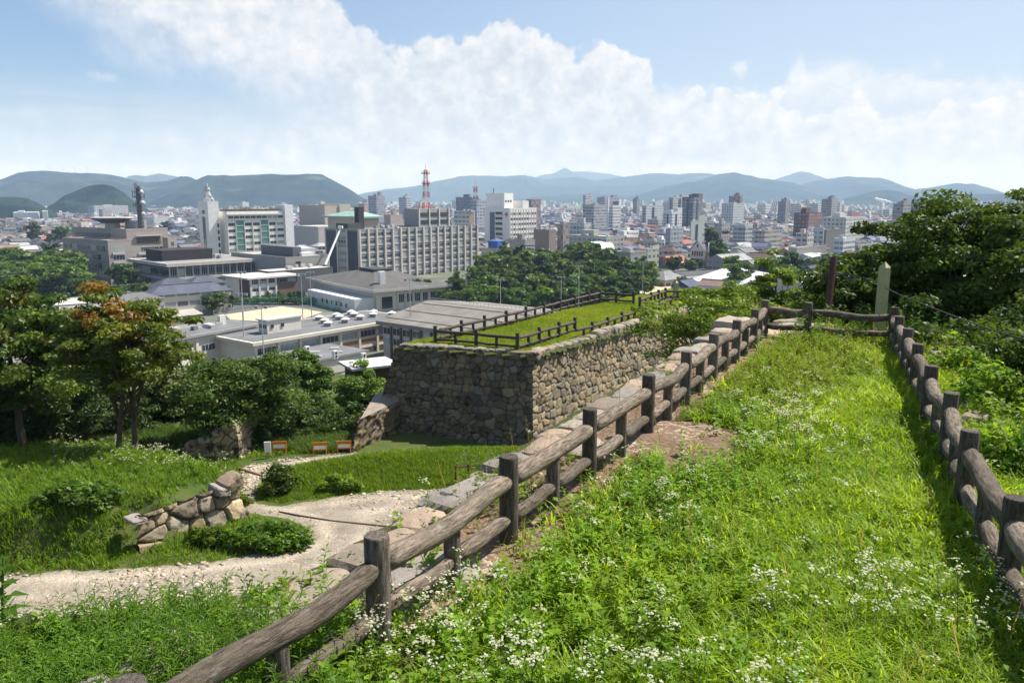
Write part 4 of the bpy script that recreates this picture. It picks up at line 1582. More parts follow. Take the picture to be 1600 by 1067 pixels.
big.scale = (1.5, 1.5, 1.5)
mbp = MB()
mbp.tube([(0, 0, -.1), (.03, 0, .3), (.05, .02, .55)], [.012, .009, .005], 6)
mbp.build('stem', [material('green stem', (.07, .13, .03), .7, .1, 4)], big)
for i in range(22):
    a = i * 2.4
    e = .15 + .03 * i
    q_ = leaf_v((.03, 0, .12 + .02 * i), (math.cos(a) * math.cos(e), math.sin(a) * math.cos(e), math.sin(e)), (0, 0, 1), .2 - .004 * i, .04, .35)
    link('leaf', np_mesh('leaf', np.array([tuple(p) for p in q_]), np.array([(0, 1, 2, 3), (0, 3, 2, 4)]), np.tile(np.array((.07, .15, .02)) * (1 + .3 * math.sin(i * 5)), (5, 1)), [M['leaf']]), big)

# tall stalks over the buried lower end of the near rail, and weeds on the slope outside the right fence
pe_ = []
for (px, py, n_, rx) in [(330, 1050, 110, .4), (420, 1060, 70, .35), (260, 1060, 90, .4)]:
    c = P(px, py, ZT)
    pe_.append(np.column_stack([c.x + G.normal(0, rx, n_), c.y + G.normal(0, rx * .7, n_)]))
pe_ = np.concatenate(pe_)
pe_ = np.column_stack([pe_, HT(pe_[:, 0], pe_[:, 1])])
tag(scatter('weeds', stalk_t + broad_t, pe_, G.uniform(.5, 1.0, len(pe_)), mixcol(G, len(pe_), (.07, .15, .018), (.15, .27, .026)), G, .18), 'leafy stalks around the near end of the fence rail', kind='stuff')
RS = [(6.5, 3), (11, 8), (14.5, 16), (16, 26), (40, 30), (36, 4)]
rp_ = in_poly_points(G, RS, 9000)
rp_ = rp_[poly_sd(rp_[:, 0], rp_[:, 1], TERR) < -.2]
rp_ = np.column_stack([rp_, H(rp_[:, 0], rp_[:, 1])])
bs_ = [t_herb(rr_, 1.2, 26, .4, .12) for _ in range(4)]
tag(scatter('undergrowth', bs_, rp_, G.uniform(.6, 1.8, len(rp_)), mixcol(G, len(rp_), (.04, .09, .015), (.10, .17, .022)), G, .25), 'tangled green undergrowth on the slope outside the right fence', kind='stuff')

# ---- lower bailey: mound, lawn, verges
def lower_scatter(name, label, poly, n, temps, s0, s1, ca, cb, zf=H, seed=0, keep=None, tl=.2, cl=(.25, .55)):
    p = in_poly_points(G, poly, n)
    k = G.uniform(0, 1, len(p)) < (.35 + .65 * clumps(p, .5, seed, *cl))
    k &= poly_sd(p[:, 0], p[:, 1], PATH) + .5 * fbm(p[:, 0] * 1.1, p[:, 1] * 1.1, 4, 4) < -.02
    if keep is not None:
        k &= keep(p)
    p = p[k]
    q_ = np.column_stack([p, zf(p[:, 0], p[:, 1]) - .03])
    q_ = q_[visible(q_)]
    m_ = len(q_)
    h = fbm(q_[:, 0] * .35, q_[:, 1] * .35, seed + 5, 4) + .5
    return tag(scatter(name, temps, q_, G.uniform(s0, s1, m_) * (.7 + .6 * h), mixcol(G, m_, ca, cb, .15, h), G, tl), label, kind='stuff')


big_t = [tuft(rr_, 7, .6, .022, .2) for _ in range(6)]
bigherb = [t_herb(rr_, .6, 14, .2, .06) for _ in range(5)]
WALLN = [xy(*p, ZB) for p in [(205, 872), (380, 812), (392, 760), (330, 800), (205, 848)]]
lower_scatter('grass', 'tall green grass over the mound left of the path', MOUND, 15000, big_t, .35, .8, (.095, .20, .015), (.22, .33, .024), seed=81, keep=lambda p: poly_sd(p[:, 0], p[:, 1], WALLN) < .0)
lower_scatter('weeds', 'bushy weeds over the mound left of the path', MOUND, 2600, bigherb, .35, .8, (.08, .17, .015), (.18, .28, .024), seed=83, cl=(.5, .65), keep=lambda p: poly_sd(p[:, 0], p[:, 1], WALLN) < -.1)
lower_scatter('wildflowers', 'white flowers sprinkled over the mound', [xy(*p, ZB) for p in [(90, 800), (330, 790), (370, 720), (250, 690), (80, 690)]], 620, flower_far, .6, 1.0, (.06, .12, .02), (.1, .16, .03), seed=84, cl=(.4, .6))
VER = [xy(*p, ZB) for p in [(-300, 925), (0, 905), (160, 897), (330, 885), (450, 865), (485, 845), (470, 820), (380, 805), (372, 720), (560, 700), (560, 690), (-300, 690)]]
lower_scatter('grass', 'short green verge grass beside the path', VER, 9000, short_t, 1.2, 2.0, (.11, .21, .014), (.21, .30, .022), seed=85)
lower_scatter('grass', 'mown lawn between the path and the bastion', LAWN, 15000, short_t, .7, 1.5, (.105, .20, .014), (.20, .28, .024), seed=86, keep=lambda p: poly_sd(p[:, 0], p[:, 1], [(q_.x, q_.y) for q_ in (bA, bB, bC, bD)]) < .1)
BACKV = [xy(*p, ZB) for p in [(150, 690), (560, 712), (560, 668), (100, 668)]]
lower_scatter('grass', 'rough grass in front of the shady trees', BACKV, 7000, big_t, .5, 1.0, (.06, .12, .015), (.13, .19, .026), seed=87)
TOE = [xy(*p, ZB) for p in [(-300, 1300), (-300, 1010), (100, 985), (260, 962), (470, 930), (600, 980), (700, 1300)]]
lower_scatter('weeds', 'weeds on the bank below the terrace edge', TOE, 3500, bigherb + big_t, .6, 1.4, (.055, .12, .015), (.12, .19, .026), seed=88)
pb = in_poly_points(G, TOPP, 42000)
qb = np.column_stack([pb, HB(pb[:, 0], pb[:, 1])])
qb = qb[visible(qb)]
m_ = len(qb)
h_ = fbm(qb[:, 0] * .3, qb[:, 1] * .3, 91, 4) + .5
tag(scatter('grass', short_t, qb, G.uniform(.7, 1.5, m_) * (.6 + .8 * h_), mixcol(G, m_, (.13, .21, .018), (.29, .34, .03), .15, h_), G, .3), 'sunny yellow green grass on top of the bastion', kind='stuff')


def bush(label, px, py, z, rads, seed, ca, cb, ncl=60, per=120, leaf=.07, name='bush', cat='bush', lift=.8):
    c = P(px, py, z)
    c.z = Hs(c.x, c.y)
    rng = np.random.default_rng(seed)
    u = rng.normal(0, 1, (ncl, 3))
    u /= np.linalg.norm(u, axis=1, keepdims=True)
    u[:, 2] = np.abs(u[:, 2])
    pts = u * rng.uniform(.35, 1, ncl)[:, None] * np.array(rads) + np.array((0, 0, .05))
    rad_c = np.tile(np.array(rads) * .25 + .05, (ncl, 1))
    V, Fq, T = leaf_cloud(rng, pts, rad_c, per, leaf, mixcol(rng, ncl, ca, cb), lift)
    t = thing(name, label, cat, c)
    link('foliage', np_mesh('foliage', V, Fq, T, [M['leaf']]), t)
    mb = MB()
    for i in range(5):
        e = pts[i]
        mb.tube([(0, 0, -.1), e * .5, e * .9], [.02, .014, .006], 5)
    mb.build('stem', [M['bark']], t)
    return t


bush('wide low leafy bush at the foot of the tumbled stone wall', 414, 852, ZB, (1.6, .9, .7), 201, (.075, .155, .015), (.14, .235, .022), 80, 110, .085)
bush('dark rounded bush at the left tip of the lawn', 438, 770, ZB, (.75, .7, .9), 202, (.07, .12, .018), (.12, .17, .025), 50, 110, .07)
bush('small yellow green shrub on the edge of the lawn', 530, 768, ZB, (1.0, .5, .55), 203, (.15, .26, .02), (.25, .36, .03), 40, 90, .06)
bush('yellow green vine spilling over the tumbled stone wall', 322, 782, ZB + 1.6, (.9, .5, .5), 204, (.10, .17, .015), (.17, .24, .02), 45, 110, .06, 'vine', 'vine')
bush('vine cap on the topmost stone of the tumbled wall', 366, 742, ZB + 1.3, (.6, .5, .45), 205, (.10, .15, .015), (.16, .2, .02), 25, 90, .06, 'vine', 'vine')
bush('leafy green shrub in the middle of the mound', 125, 785, ZB + 1.4, (1.5, 1.1, .6), 206, (.065, .14, .015), (.12, .21, .022), 46, 110, .10)
bush('spiky green shrub behind the small stone wall', 400, 700, ZB, (.8, .6, 1.3), 207, (.03, .065, .018), (.05, .10, .025), 50, 110, .07)
bush('bright shrub on the bank above the small stone wall', 235, 696, ZB + 1.3, (1.4, 1.0, .6), 208, (.07, .135, .015), (.11, .19, .022), 60, 110, .08)
for k, (px, py, w_, h_, lb) in enumerate([(1560, 650, 1.0, .8, 'lush vine leaves outside the right fence, below its middle'), (1500, 590, .9, .6, 'yellow green shrub just outside the right fence at the stones'), (1590, 730, .9, .8, 'tangle of leaves outside the right fence near its nearest post'), (1470, 545, .8, .5, 'small sunny shrub outside the far part of the right fence')]):
    c = P(px, py, ZT)
    b_ = bush(lb, px, py, ZT, (w_, w_, h_), 220 + k, (.11, .22, .018), (.24, .34, .03), 45, 80, .06)
    b_.location = (c.x, c.y, ZT - .1)
    if (c.x, c.y) and poly_sd(np.array([c.x]), np.array([c.y]), TERR)[0] < 0:
        b_.location.z = ZT - .5
# loose stones on the path
gp = in_poly_points(G, PATH, 5200)
keepg = (clumps(gp, .35, 95, .42, .62) > G.uniform(0, 1, len(gp)))
gp = gp[keepg]
gz_ = H(gp[:, 0], gp[:, 1]) + .05
cube = np.array([(-1, -1, -.6), (1, -1, -.5), (1.1, 1, -.6), (-.9, 1.1, -.5), (-.7, -.6, .6), (.6, -.7, .7), (.7, .6, .5), (-.6, .7, .6)]) * .045
cf = np.array([(0, 1, 5, 4), (1, 2, 6, 5), (2, 3, 7, 6), (3, 0, 4, 7), (4, 5, 6, 7), (3, 2, 1, 0)])
tg = [(cube * np.array((a, b, c)), cf, np.zeros((8, 4))) for a, b, c in ((1, 1, 1), (1.6, .9, .7), (.8, 1.3, .8), (1.2, 1.2, .5))]
tag(scatter('gravel', tg, np.column_stack([gp, gz_]), G.uniform(.3, 1.5, len(gp)) ** 1.5, mixcol(G, len(gp), (.27, .22, .17), (.46, .38, .30)), G, .3, [M['slab']]), 'loose stones scattered over the path', kind='stuff')
lt = terrace_pts(2600, lambda s, t, p: np.exp(-((t + .35) / .5) ** 2))
tag(scatter('litter', tg, lt + np.array((0, 0, .03)), G.uniform(.2, .8, len(lt)), mixcol(G, len(lt), (.12, .08, .055), (.3, .21, .15)), G, .3, [M['slab']]), 'bark chips and small stones under the fence', kind='stuff')

# ------------------------------------------------------------------ small stone walls by the mound
def block_wall(label, blocks, face_dir_px, z, nameseed, depth=.5):
    """large squared blocks; each (px, py centre, width, height, tilt, colour) on the plane of the wall"""
    (ax, ay), (bx, by) = face_dir_px
    a, b = P(ax, ay, z), P(bx, by, z)
    u = Vector((b.x - a.x, b.y - a.y, 0)).normalized()
    n_ = Vector((u.y, -u.x, 0))
    if n_.y > 0:
        n_ = -n_
    w = thing('stone_wall', label, 'stone wall', a)
    for k, (px, py, bw, bh, tilt, c) in enumerate(blocks):
        r = ray(px, py)
        # where the view ray meets the vertical plane of the wall
        t = (a.x * n_.x + a.y * n_.y) / (r.x * n_.x + r.y * n_.y)
        p = r * t
        me = rock_mesh('block', bw / 2, depth * .6, bh / 2, nameseed + k, [M['stone']], c, 3, 8, .055)
        o = link('block', me, w, p - n_ * depth * .15 - a)
        o.rotation_euler = (rs.uniform(-.05, .08), tilt, math.atan2(u.y, u.x) + rs.uniform(-.06, .06))
    return w


BC = [(.36, .28, .21), (.30, .225, .16), (.38, .25, .18), (.28, .245, .22), (.34, .30, .25), (.25, .185, .135)]
WZ = ZB - .15
w1 = block_wall('tumbled wall of big reddish blocks where the mound meets the path', [
    (362, 754, .8, .5, -.35, BC[5]), (345, 766, .55, .35, .2, BC[3]), (214, 812, .5, .14, 0, BC[3]),
    (236, 872, .9, .3, 0, BC[3]), (318, 842, .8, .28, -.2, BC[4]), (375, 806, .4, .6, .15, BC[5])], ((216, 862), (376, 808)), ZB, 300, .7)


def plane_pt(px, py, a, b, off=0.0):
    u = Vector((b.x - a.x, b.y - a.y, 0)).normalized()
    n_ = Vector((u.y, -u.x, 0))
    n_ = -n_ if n_.y > 0 else n_
    r = ray(px, py)
    return r * ((a.x * n_.x + a.y * n_.y) / (r.x * n_.x + r.y * n_.y)) + n_ * off


a_, b_ = P(216, 862, ZB), P(376, 808, ZB)
f1 = stone_face('wall_face', *[plane_pt(px, py, a_, b_, .25) for px, py in ((214, 874), (380, 822))], *[plane_pt(px, py, a_, b_, 0) for px, py in ((371, 752), (214, 806))], .62, 403, None, .035, 1.2, False, False, .3)
f1.parent = w1
f1.matrix_parent_inverse = Matrix.Translation(-w1.location)
f2_ = [P(380, 716, ZB), P(372, 690, ZB + .4)]
a_, b_ = P(288, 716, ZB), P(380, 716, ZB)
w2 = block_wall('short leaning wall of tan blocks beside the trunk, farther up the path', [(299, 697, .5, .4, 0, BC[2]), (320, 686, .55, .35, -.25, BC[4]), (341, 675, .5, .3, -.2, BC[0]), (359, 667, .6, .25, -.15, BC[1])], ((288, 716), (380, 716)), ZB, 340, .6)
c3 = [plane_pt(px, py, a_, b_, o) for px, py, o in ((286, 722, .2), (379, 722, .2), (368, 666, 0), (296, 700, 0))]
f2 = stone_face('wall_face', *c3, .5, 411, None, .04, 1.3, False, False, .26)
bk = [c3[1], c3[1] + Vector((.35, 2.2, 0)), c3[2] + Vector((.2, 2.2, 0)), c3[2]]
f3 = stone_face('wall_face', *bk, .5, 412, None, .06, 1.1, False, False, .22)
for f in (f2, f3):
    f.parent = w2
    f.matrix_parent_inverse = Matrix.Translation(-w2.location)

tp_ = in_poly_points(G, PATH, 5200)
tk = clumps(tp_, .6, 97, .5, .68) * .5 + .5 * sstep(poly_sd(tp_[:, 0], tp_[:, 1], PATH), .9, .1)
tp_ = tp_[G.uniform(0, 1, len(tp_)) < tk * .8]
tp_ = np.column_stack([tp_, H(tp_[:, 0], tp_[:, 1]) + .03])
tag(scatter('grass', short_t, tp_, G.uniform(.25, .8, len(tp_)), mixcol(G, len(tp_), (.12, .19, .02), (.26, .28, .06)), G, .3), 'thin grass creeping over the path', kind='stuff')
ed = thing('path_step_edging', 'added dark log in place of the erosion step crossing the pale path', 'edging', P(545, 818, ZB))
ed.location.z = 0
mb = MB()
pe = [P(a, b, ZB) for a, b in [(436, 802), (470, 809), (520, 817), (570, 822), (610, 826), (650, 836)]]
mb.tube([(p.x - ed.location.x, p.y - ed.location.y, Hs(p.x, p.y) + .05) for p in pe], [.03, .045, .04, .05, .04, .03], 7)  # dark log added to stand for an erosion step
mb.build('timber', M['bark'], ed, True)
ed2 = thing('path_step_edging', 'reddish timber edging at the far bend of the path', 'edging', P(390, 738, ZB))
ed2.location.z = 0
mb = MB()
pe = [P(a, b, ZB) for a, b in [(370, 735), (390, 740), (410, 746)]]
mb.tube([(p.x - ed2.location.x, p.y - ed2.location.y, Hs(p.x, p.y) + .06) for p in pe], [.07, .08, .06], 7, col=(.22, .13, .09))
mb.build('timber', M['slab'], ed2, True, True)
# ================================================================== THE TOWN
bn_ = random.Random(77)
Z0 = ZC
FOOT = []          # occupied plots (x, y, radius)


class Bld:
    """a block standing on the town ground: nearest vertical edge at picture column px and distance d; local x runs along the
    right hand face, local y along the left hand face, z up from the ground"""
    def __init__(self, name, label, px, py_top, d, pxl, pxr, psi=37, wall=(.5, .5, .5), roof=(.22, .22, .22), cat='building', group=None, parapet=.6, base=Z0, body='wall', LL=None, LR=None, facade=False, sink=1.0, over=0.0, slab=.5):
        c = PD(px, py_top, d)
        s, co = math.sin(rad(psi)), math.cos(rad(psi))
        D0 = d

        def ln(target, dx, dy):
            xt = (target - 800) / F
            dd = dy * CT
            return (xt * D0 - c.x) / (dx - xt * dd)
        self.LR = LR or abs(ln(pxr, s, co))
        self.LL = LL or abs(ln(pxl, -co, s))
        self.LR, self.LL = min(self.LR, 150), min(self.LL, 110)
        self.h = c.z - base
        self.o = thing(name, label, cat, (c.x, c.y, base), rad(90 - psi), group)
        mb = MB()
        self.wallc = wall
        mc = self.o.matrix_basis @ Vector((self.LR / 2, self.LL / 2, 0))
        FOOT.append((mc.x, mc.y, math.hypot(self.LR, self.LL) * .48))
        mb.box(0, self.LR, 0, self.LL, -sink, self.h - .02)
        link(body, mb.mesh(body, [M['facade' if facade else 'facade_plain']]), self.o, color=wall)
        mb = MB()
        if over:
            mb.box(-over, self.LR + over, -over, self.LL + over, self.h, self.h + slab)
            link('roof_slab', mb.mesh('roof_slab', [M['facade_plain']]), self.o, color=roof)
        else:
            p = .3
            mb.box(p, self.LR - p, p, self.LL - p, self.h - .01, self.h + .06)
            link('roof', mb.mesh('roof', [M['roof_flat']]), self.o, color=roof)
            if parapet:
                mb = MB()
                a, b = -.05, .3
                mb.box(a, self.LR - a, a, b, self.h - .02, self.h + parapet)
                mb.box(a, self.LR - a, self.LL - b, self.LL - a, self.h - .02, self.h + parapet)
                mb.box(a, b, b, self.LL - b, self.h - .02, self.h + parapet)
                mb.box(self.LR - b, self.LR - a, b, self.LL - b, self.h - .02, self.h + parapet)
                link('parapet', mb.mesh('parapet', [M['facade_plain']]), self.o, color=wall)

    def part(self, name, boxes, mat='facade_plain', color=(.5, .5, .5), parent=None):
        mb = MB()
        for b in boxes:
            mb.box(*b)
        return link(name, mb.mesh(name, [M[mat]]), parent or self.o, color=color)

    def windows(self, side, x0, x1, nx, zs, w, h, mull=2, name='window', dark=None, frame=(.45, .45, .45)):
        """framed panes, each an object of its own sharing one mesh; zs are sill heights above the ground"""
        fr, pane = MB(), MB()
        t = .09
        fr.box(-w / 2, w / 2, -.05, .03, 0, t)
        fr.box(-w / 2, w / 2, -.05, .03, h - t, h)
        for k in range(mull + 1):
            xx = -w / 2 + t / 2 + k * (w - t) / mull
            fr.box(xx - t / 2, xx + t / 2, -.045, .03, t, h - t)
        fr.box(-w / 2 + .02, w / 2 - .02, -.015, .02, .02, h - .02, 1)
        ms = [fr.mesh(name, [M['frame'], M['glass']]), fr.mesh(name, [M['frame'], M['glass_blinds']])]
        for z in zs:
            for i in range(nx):
                p = x0 + (x1 - x0) * (i + .5) / nx
                o = link(name, ms[1 if bn_.random() < .22 else 0], self.o)
                if side == 'R':
                    o.location = (p, -.02, z)
                else:
                    o.location = (-.02, p, z)
                    o.rotation_euler = (0, 0, -math.pi / 2)


def box_thing(self):
    pass


W_ = (.62, .60, .56)
# 1 ---- long grey office block with pale columns
b = Bld('office_building', 'long grey six storey office block with pale concrete columns and a mast on its roof', 561, 360.5, 362, 508, 745, 37, (.23, .235, .24), (.13, .13, .13), parapet=.4)
nb = 16
cw = b.LR / nb
for i in range(nb + 1):
    b.part('column', [(i * cw - .45, i * cw + .45, -.75, -.02, -1, b.h + .5)], color=(.50, .47, .43))
zs = [b.h - 2.7 - 3.5 * k for k in range(7)]
b.windows('R', 0, b.LR, nb, zs, cw - 1.5, 1.55, 4)
for k in range(7):
    b.part('spandrel', [(.3, b.LR - .3, -.22, -.025, zs[k] - 1.0, zs[k] - .25)], color=(.42, .42, .41))
for yy in (.35, b.LL * .35, b.LL * .64, b.LL - .35):
    b.part('column', [(-.45, -.02, yy - .4, yy + .4, -1, b.h + .3)], color=(.46, .44, .41))
for y0, y1 in ((.9, b.LL * .33), (b.LL * .67, b.LL - .9)):
    b.part('dark_panel', [(-.2, -.02, y0, y1, 1, b.h - .4)], color=(.055, .065, .08))
b.windows('L', b.LL * .38, b.LL * .62, 1, zs, b.LL * .22, 1.6, 3)
b.part('roof_edge', [(-.3, .6, .5, b.LL, b.h + .45, b.h + .75)], color=(.10, .28, .14))
b.part('chimney', [(b.LR * .14, b.LR * .14 + 3.4, b.LL * .55, b.LL * .55 + 3, b.h, b.h + 10.5)], color=(.04, .035, .035))
b.part('plant_room', [(b.LR * .02, b.LR * .13, b.LL * .4, b.LL * .75, b.h, b.h + 3)], color=(.06, .06, .06))
px0, px1 = b.LR * .60, b.LR * .87
b.part('penthouse', [(px0, px1, b.LL * .45, b.LL * .9, b.h, b.h + 9.2)], color=(.30, .29, .28))
for i in range(4):
    xx = px0 + (px1 - px0) * i / 3
    b.part('column', [(xx - .4, xx + .4, b.LL * .45 - .5, b.LL * .45 - .02, b.h + .05, b.h + 9.6)], color=(.52, .49, .45))
for k in range(2):
    for i in range(3):
        xx = px0 + (px1 - px0) * i / 3
        b.part('penthouse_window', [(xx + .9, xx + (px1 - px0) / 3 - .9, b.LL * .45 - .2, b.LL * .45 - .02, b.h + 1.4 + k * 3.8, b.h + 3.4 + k * 3.8)], 'glass')
office = b


def roof_units(b, n, x0, x1, y0, y1, z, tall=1.6, col=(.5, .5, .48)):
    for k in range(n):
        x, y = bn_.uniform(x0, x1) * b.LR, bn_.uniform(y0, y1) * b.LL
        w, l, h = bn_.uniform(.8, 2.2), bn_.uniform(.8, 2.2), bn_.uniform(.5, 1) * tall
        g = bn_.uniform(.5, 1.15)
        b.part('roof_unit', [(x, x + w, y, y + l, z, z + h)], color=[c * g for c in col])


roof_units(office, 9, .2, .45, .2, .8, office.h + .05)
roof_units(office, 5, .85, .95, .2, .8, office.h + .05)


def lattice_mast(name, label, loc, H_, wb, wt, nseg, cols, platforms=(), group=None, thick=.14):
    m = thing(name, label, 'radio mast', loc, rad(20), group)
    for k in range(nseg):
        z0, z1 = H_ * k / nseg, H_ * (k + 1) / nseg
        w0, w1 = wb + (wt - wb) * k / nseg, wb + (wt - wb) * (k + 1) / nseg
        mb = MB()
        cs0 = [(-w0, -w0, z0), (w0, -w0, z0), (w0, w0, z0), (-w0, w0, z0)]
        cs1 = [(-w1, -w1, z1), (w1, -w1, z1), (w1, w1, z1), (-w1, w1, z1)]
        for i in range(4):
            j = (i + 1) % 4
            mb.tube([cs0[i], cs1[i]], thick, 5)
            mb.tube([cs0[i], cs1[j]], thick * .6, 4)
            mb.tube([cs0[j], cs1[i]], thick * .6, 4)
            mb.tube([cs1[i], cs1[j]], thick * .7, 4)
        mb.build('lattice_section', M[cols[k % len(cols)]], m)
    for z, w in platforms:
        mb = MB()
        mb.box(-w, w, -w, w, z, z + .35)
        for i in range(8):
            a = i * .785
            mb.box(w * math.cos(a) - .06, w * math.cos(a) + .06, w * math.sin(a) - .06, w * math.sin(a) + .06, z + .35, z + 1.5)
        mb.build('platform', M['red_paint'], m)
    mb = MB()
    mb.tube([(0, 0, H_), (0, 0, H_ * 1.16)], thick * .8, 5)
    mb.build('antenna', M['steel'], m)
    return m


mp_ = office.o.matrix_basis @ Vector(((px0 + px1) / 2, office.LL * .68, office.h + 9.25))
lattice_mast('radio_mast', 'red and white lattice mast on the roof of the long grey office block', mp_, 20, 1.8, .65, 7, ['red_paint', 'white_paint'], [(.5, 4.2), (12.8, 2.0), (18, 2.0)])
c = PD(743, 305, 900)
lattice_mast('radio_mast', 'faint distant lattice mast above the roofs left of the hospital', (c.x, c.y, Z0 + 20), c.z + 15.5 - Z0 - 20 - 4, 2.2, 1.5, 8, ['red_paint', 'white_paint'], [(30, 2.6)], thick=.24)

# 2 ---- white office slab with stair towers
b = Bld('office_building', 'white office slab with green glazed strips between a tall white stair tower and end wall', 354, 333, 435, 341, 443, 47, (.72, .71, .67), (.16, .13, .10), parapet=.8)
nb = 7
cw = b.LR / nb
zs = [b.h - 7.2 - 3.55 * k for k in range(7)]
for i in range(nb):
    if i in (1, 4):
        b.part('green_strip', [(i * cw + .3, (i + 1) * cw - .3, -.15, -.02, 2, b.h - 4.2)], color=(.11, .24, .21))
        for z in zs:
            b.part('louvre', [(i * cw + .35, (i + 1) * cw - .35, -.3, -.16, z - .1, z + .35)], color=(.38, .47, .43))
    else:
        b.windows('R', i * cw, (i + 1) * cw, 1, zs, cw - .9, 1.7, 4)
b.windows('R', .5, b.LR - .5, 10, [b.h - 3.2], b.LR / 10 - .4, 1.5, 3)
b.part('sunshade', [(-.2, b.LR + .2, -1.2, -.02, b.h - 1.1, b.h - .5)], color=(.66, .64, .6))
b.part('sunshade', [(1, b.LR - 1, -.6, -.02, b.h - 4.0, b.h - 3.6)], color=(.66, .64, .6))
for i in range(nb + 1):
    b.part('rib', [(i * cw - .15, i * cw + .15, -.4, -.02, 0, b.h - 4.1)], color=(.62, .56, .5))
b.part('dark_roof', [(1, b.LR - 2, 2, b.LL - .6, b.h + .1, b.h + 1.9)], color=(.13, .10, .07))
b.part('end_wall', [(b.LR + .02, b.LR + 5.2, -1.6, b.LL, -1, b.h + 4.4)], color=(.74, .74, .74))
roof_units(b, 8, .1, .9, .3, .8, b.h + 1.9)
tw = Bld('stair_tower', 'tall white stair tower with a slit window, dishes and antennas on top', 324, 316, 432, 309, 341, 47, (.72, .71, .68), (.3, .3, .3), cat='tower', parapet=.5)
tw.part('slit_window', [(-.15, -.02, tw.LL * .35, tw.LL * .62, 3, tw.h - 8)], 'glass')
tw.part('slit_window', [(-.15, -.02, tw.LL * .35, tw.LL * .62, tw.h - 6.5, tw.h - 4.5)], 'glass')
for k in range(6):
    tw.part('side_window', [(tw.LR - 1.4, tw.LR - .4, -.15, -.02, 4 + k * 3.6, 6.2 + k * 3.6)], 'glass')


def dish(name, parent, loc, r, az_, mat='steel'):
    mb = MB()
    n = 14
    vs = [(0, -.25 * r, 0)]
    for k in range(n):
        a = 2 * math.pi * k / n
        vs.append((r * math.cos(a), .12 * r, r * math.sin(a)))
    mb.add(vs, [(0, 1 + k, 1 + (k + 1) % n) for k in range(n)])
    vs2 = [(x, y + .12 * r, z) for x, y, z in vs]
    mb.add(vs2, [(0, 1 + (k + 1) % n, 1 + k) for k in range(n)])
    mb.tube([(0, -.2 * r, 0), (0, -.8 * r, 0)], r * .12, 5)
    o = mb.build(name, M[mat], parent)
    o.location = loc
    o.rotation_euler = (0, 0, az_)
    return o


am = thing('antenna', 'pale lattice frame of dishes on top of the white stair tower', 'antenna', tw.o.matrix_basis @ Vector((tw.LR * .55, tw.LL * .5, tw.h + .1)))
mb = MB()
for a, b_ in (((-1.6, -1.6, 0), (-.5, -.5, 7)), ((1.6, -1.6, 0), (.5, -.5, 7)), ((1.6, 1.6, 0), (.5, .5, 7)), ((-1.6, 1.6, 0), (-.5, .5, 7)), ((0, 0, 0), (0, 0, 10)), ((-1.2, -1.2, 2.5), (1.2, 1.2, 2.5)), ((1.2, -1.2, 2.5), (-1.2, 1.2, 2.5)), ((3.4, 0, 0), (.5, .5, 5)), ((-3.4, 0, 0), (-.5, .5, 5))):
    mb.tube([a, b_], .16, 5)
mb.build('frame', M['white_paint'], am)
for k, (x, y, z, r, a) in enumerate([(-.9, -.9, 6.3, 1.2, 0), (1.0, -.6, 6.8, 1.1, 1.2), (-1.7, -.8, 3.0, 1.1, -.6), (1.6, -.9, 3.2, .9, .8), (0, -1.1, 8.2, .9, .3), (2.6, 0, 1.2, .9, 1.0)]):
    dish('dish', am, (x, y, z), r, a)
# 3 ---- brown public building
BR = (.31, .275, .255)
b = Bld('office_building', 'tall pinkish brown building with stepped blocks and a wide inset balcony facade', 197, 361, 362, 112, 262, 37, BR, (.2, .19, .18), parapet=.9)
b.part('terrace_shade', [(4.6, b.LR * .80, -.25, -.02, b.h - 6.0, b.h - 2.8)], color=(.10, .085, .075))  # dark sheet coloured as the shade within the balcony recess
b.part('balcony_slab', [(4, b.LR * .82, -1.2, -.3, b.h - 2.7, b.h - 2.1)], color=(.42, .37, .33))
for k in range(3):
    z = b.h - 9.7 - 3.9 * k
    b.windows('R', 5.5, b.LR * .78, 1, [z], b.LR * .72 - 6, 2.0, 8)
    b.part('balcony', [(4.8, b.LR * .80, -.6, -.1, z - 1.5, z - .5)], color=(.47, .43, .40))
    b.windows('R', 1.8, 3.4, 1, [z + .3], 1.0, 1.5, 1)
    b.windows('R', b.LR * .84, b.LR * .96, 1, [z + .3], 1.2, 1.5, 1)
    b.windows('R', b.LR * .78, b.LR * .83, 1, [z], 1.6, 2.0, 1)
b.part('louvre_box', [(-.8, -.02, b.LL * .28, b.LL * .9, b.h - 5.4, b.h - 1.6)], color=(.19, .17, .15))
b.windows('L', b.LL * .30, b.LL * .88, 9, [b.h - 5.0], 1.5, 2.2, 1)
b.part('rooftop_box', [(8, b.LR - 7, 6, 16, b.h + .1, b.h + 4.5)], color=(.36, .34, .32))
b.part('rooftop_box', [(2, 6, b.LL - 6, b.LL - 2, b.h + .1, b.h + 3)], color=(.5, .48, .46))
roof_units(b, 10, .1, .85, .2, .85, b.h + .05)
dk = thing('helipad', 'round dark helipad disc raised over the brown building roof', 'helipad', b.o.matrix_basis @ Vector((4, 20, b.h + .1)))
mb = MB()
n = 28
for z, r in ((0, 3.5),):
    mb.tube([(0, 0, 0), (0, 0, 3.2)], 3.2, 12)
mb.build('stem', M['facade_plain'], dk, color=(.4, .37, .34))
mb = MB()
mb.tube([(0, 0, 3.1), (0, 0, 3.6), (0, 0, 5.0), (0, 0, 5.4)], [5.0, 5.6, 9.0, 9.0], 32)
mb.build('deck', M['facade_plain'], dk, color=(.10, .095, .09))
mb = MB()
mb.tube([(0, 0, 5.38), (0, 0, 5.75)], [9.2, 9.2], 32)
mb.build('rim', M['facade_plain'], dk, color=(.5, .47, .44))
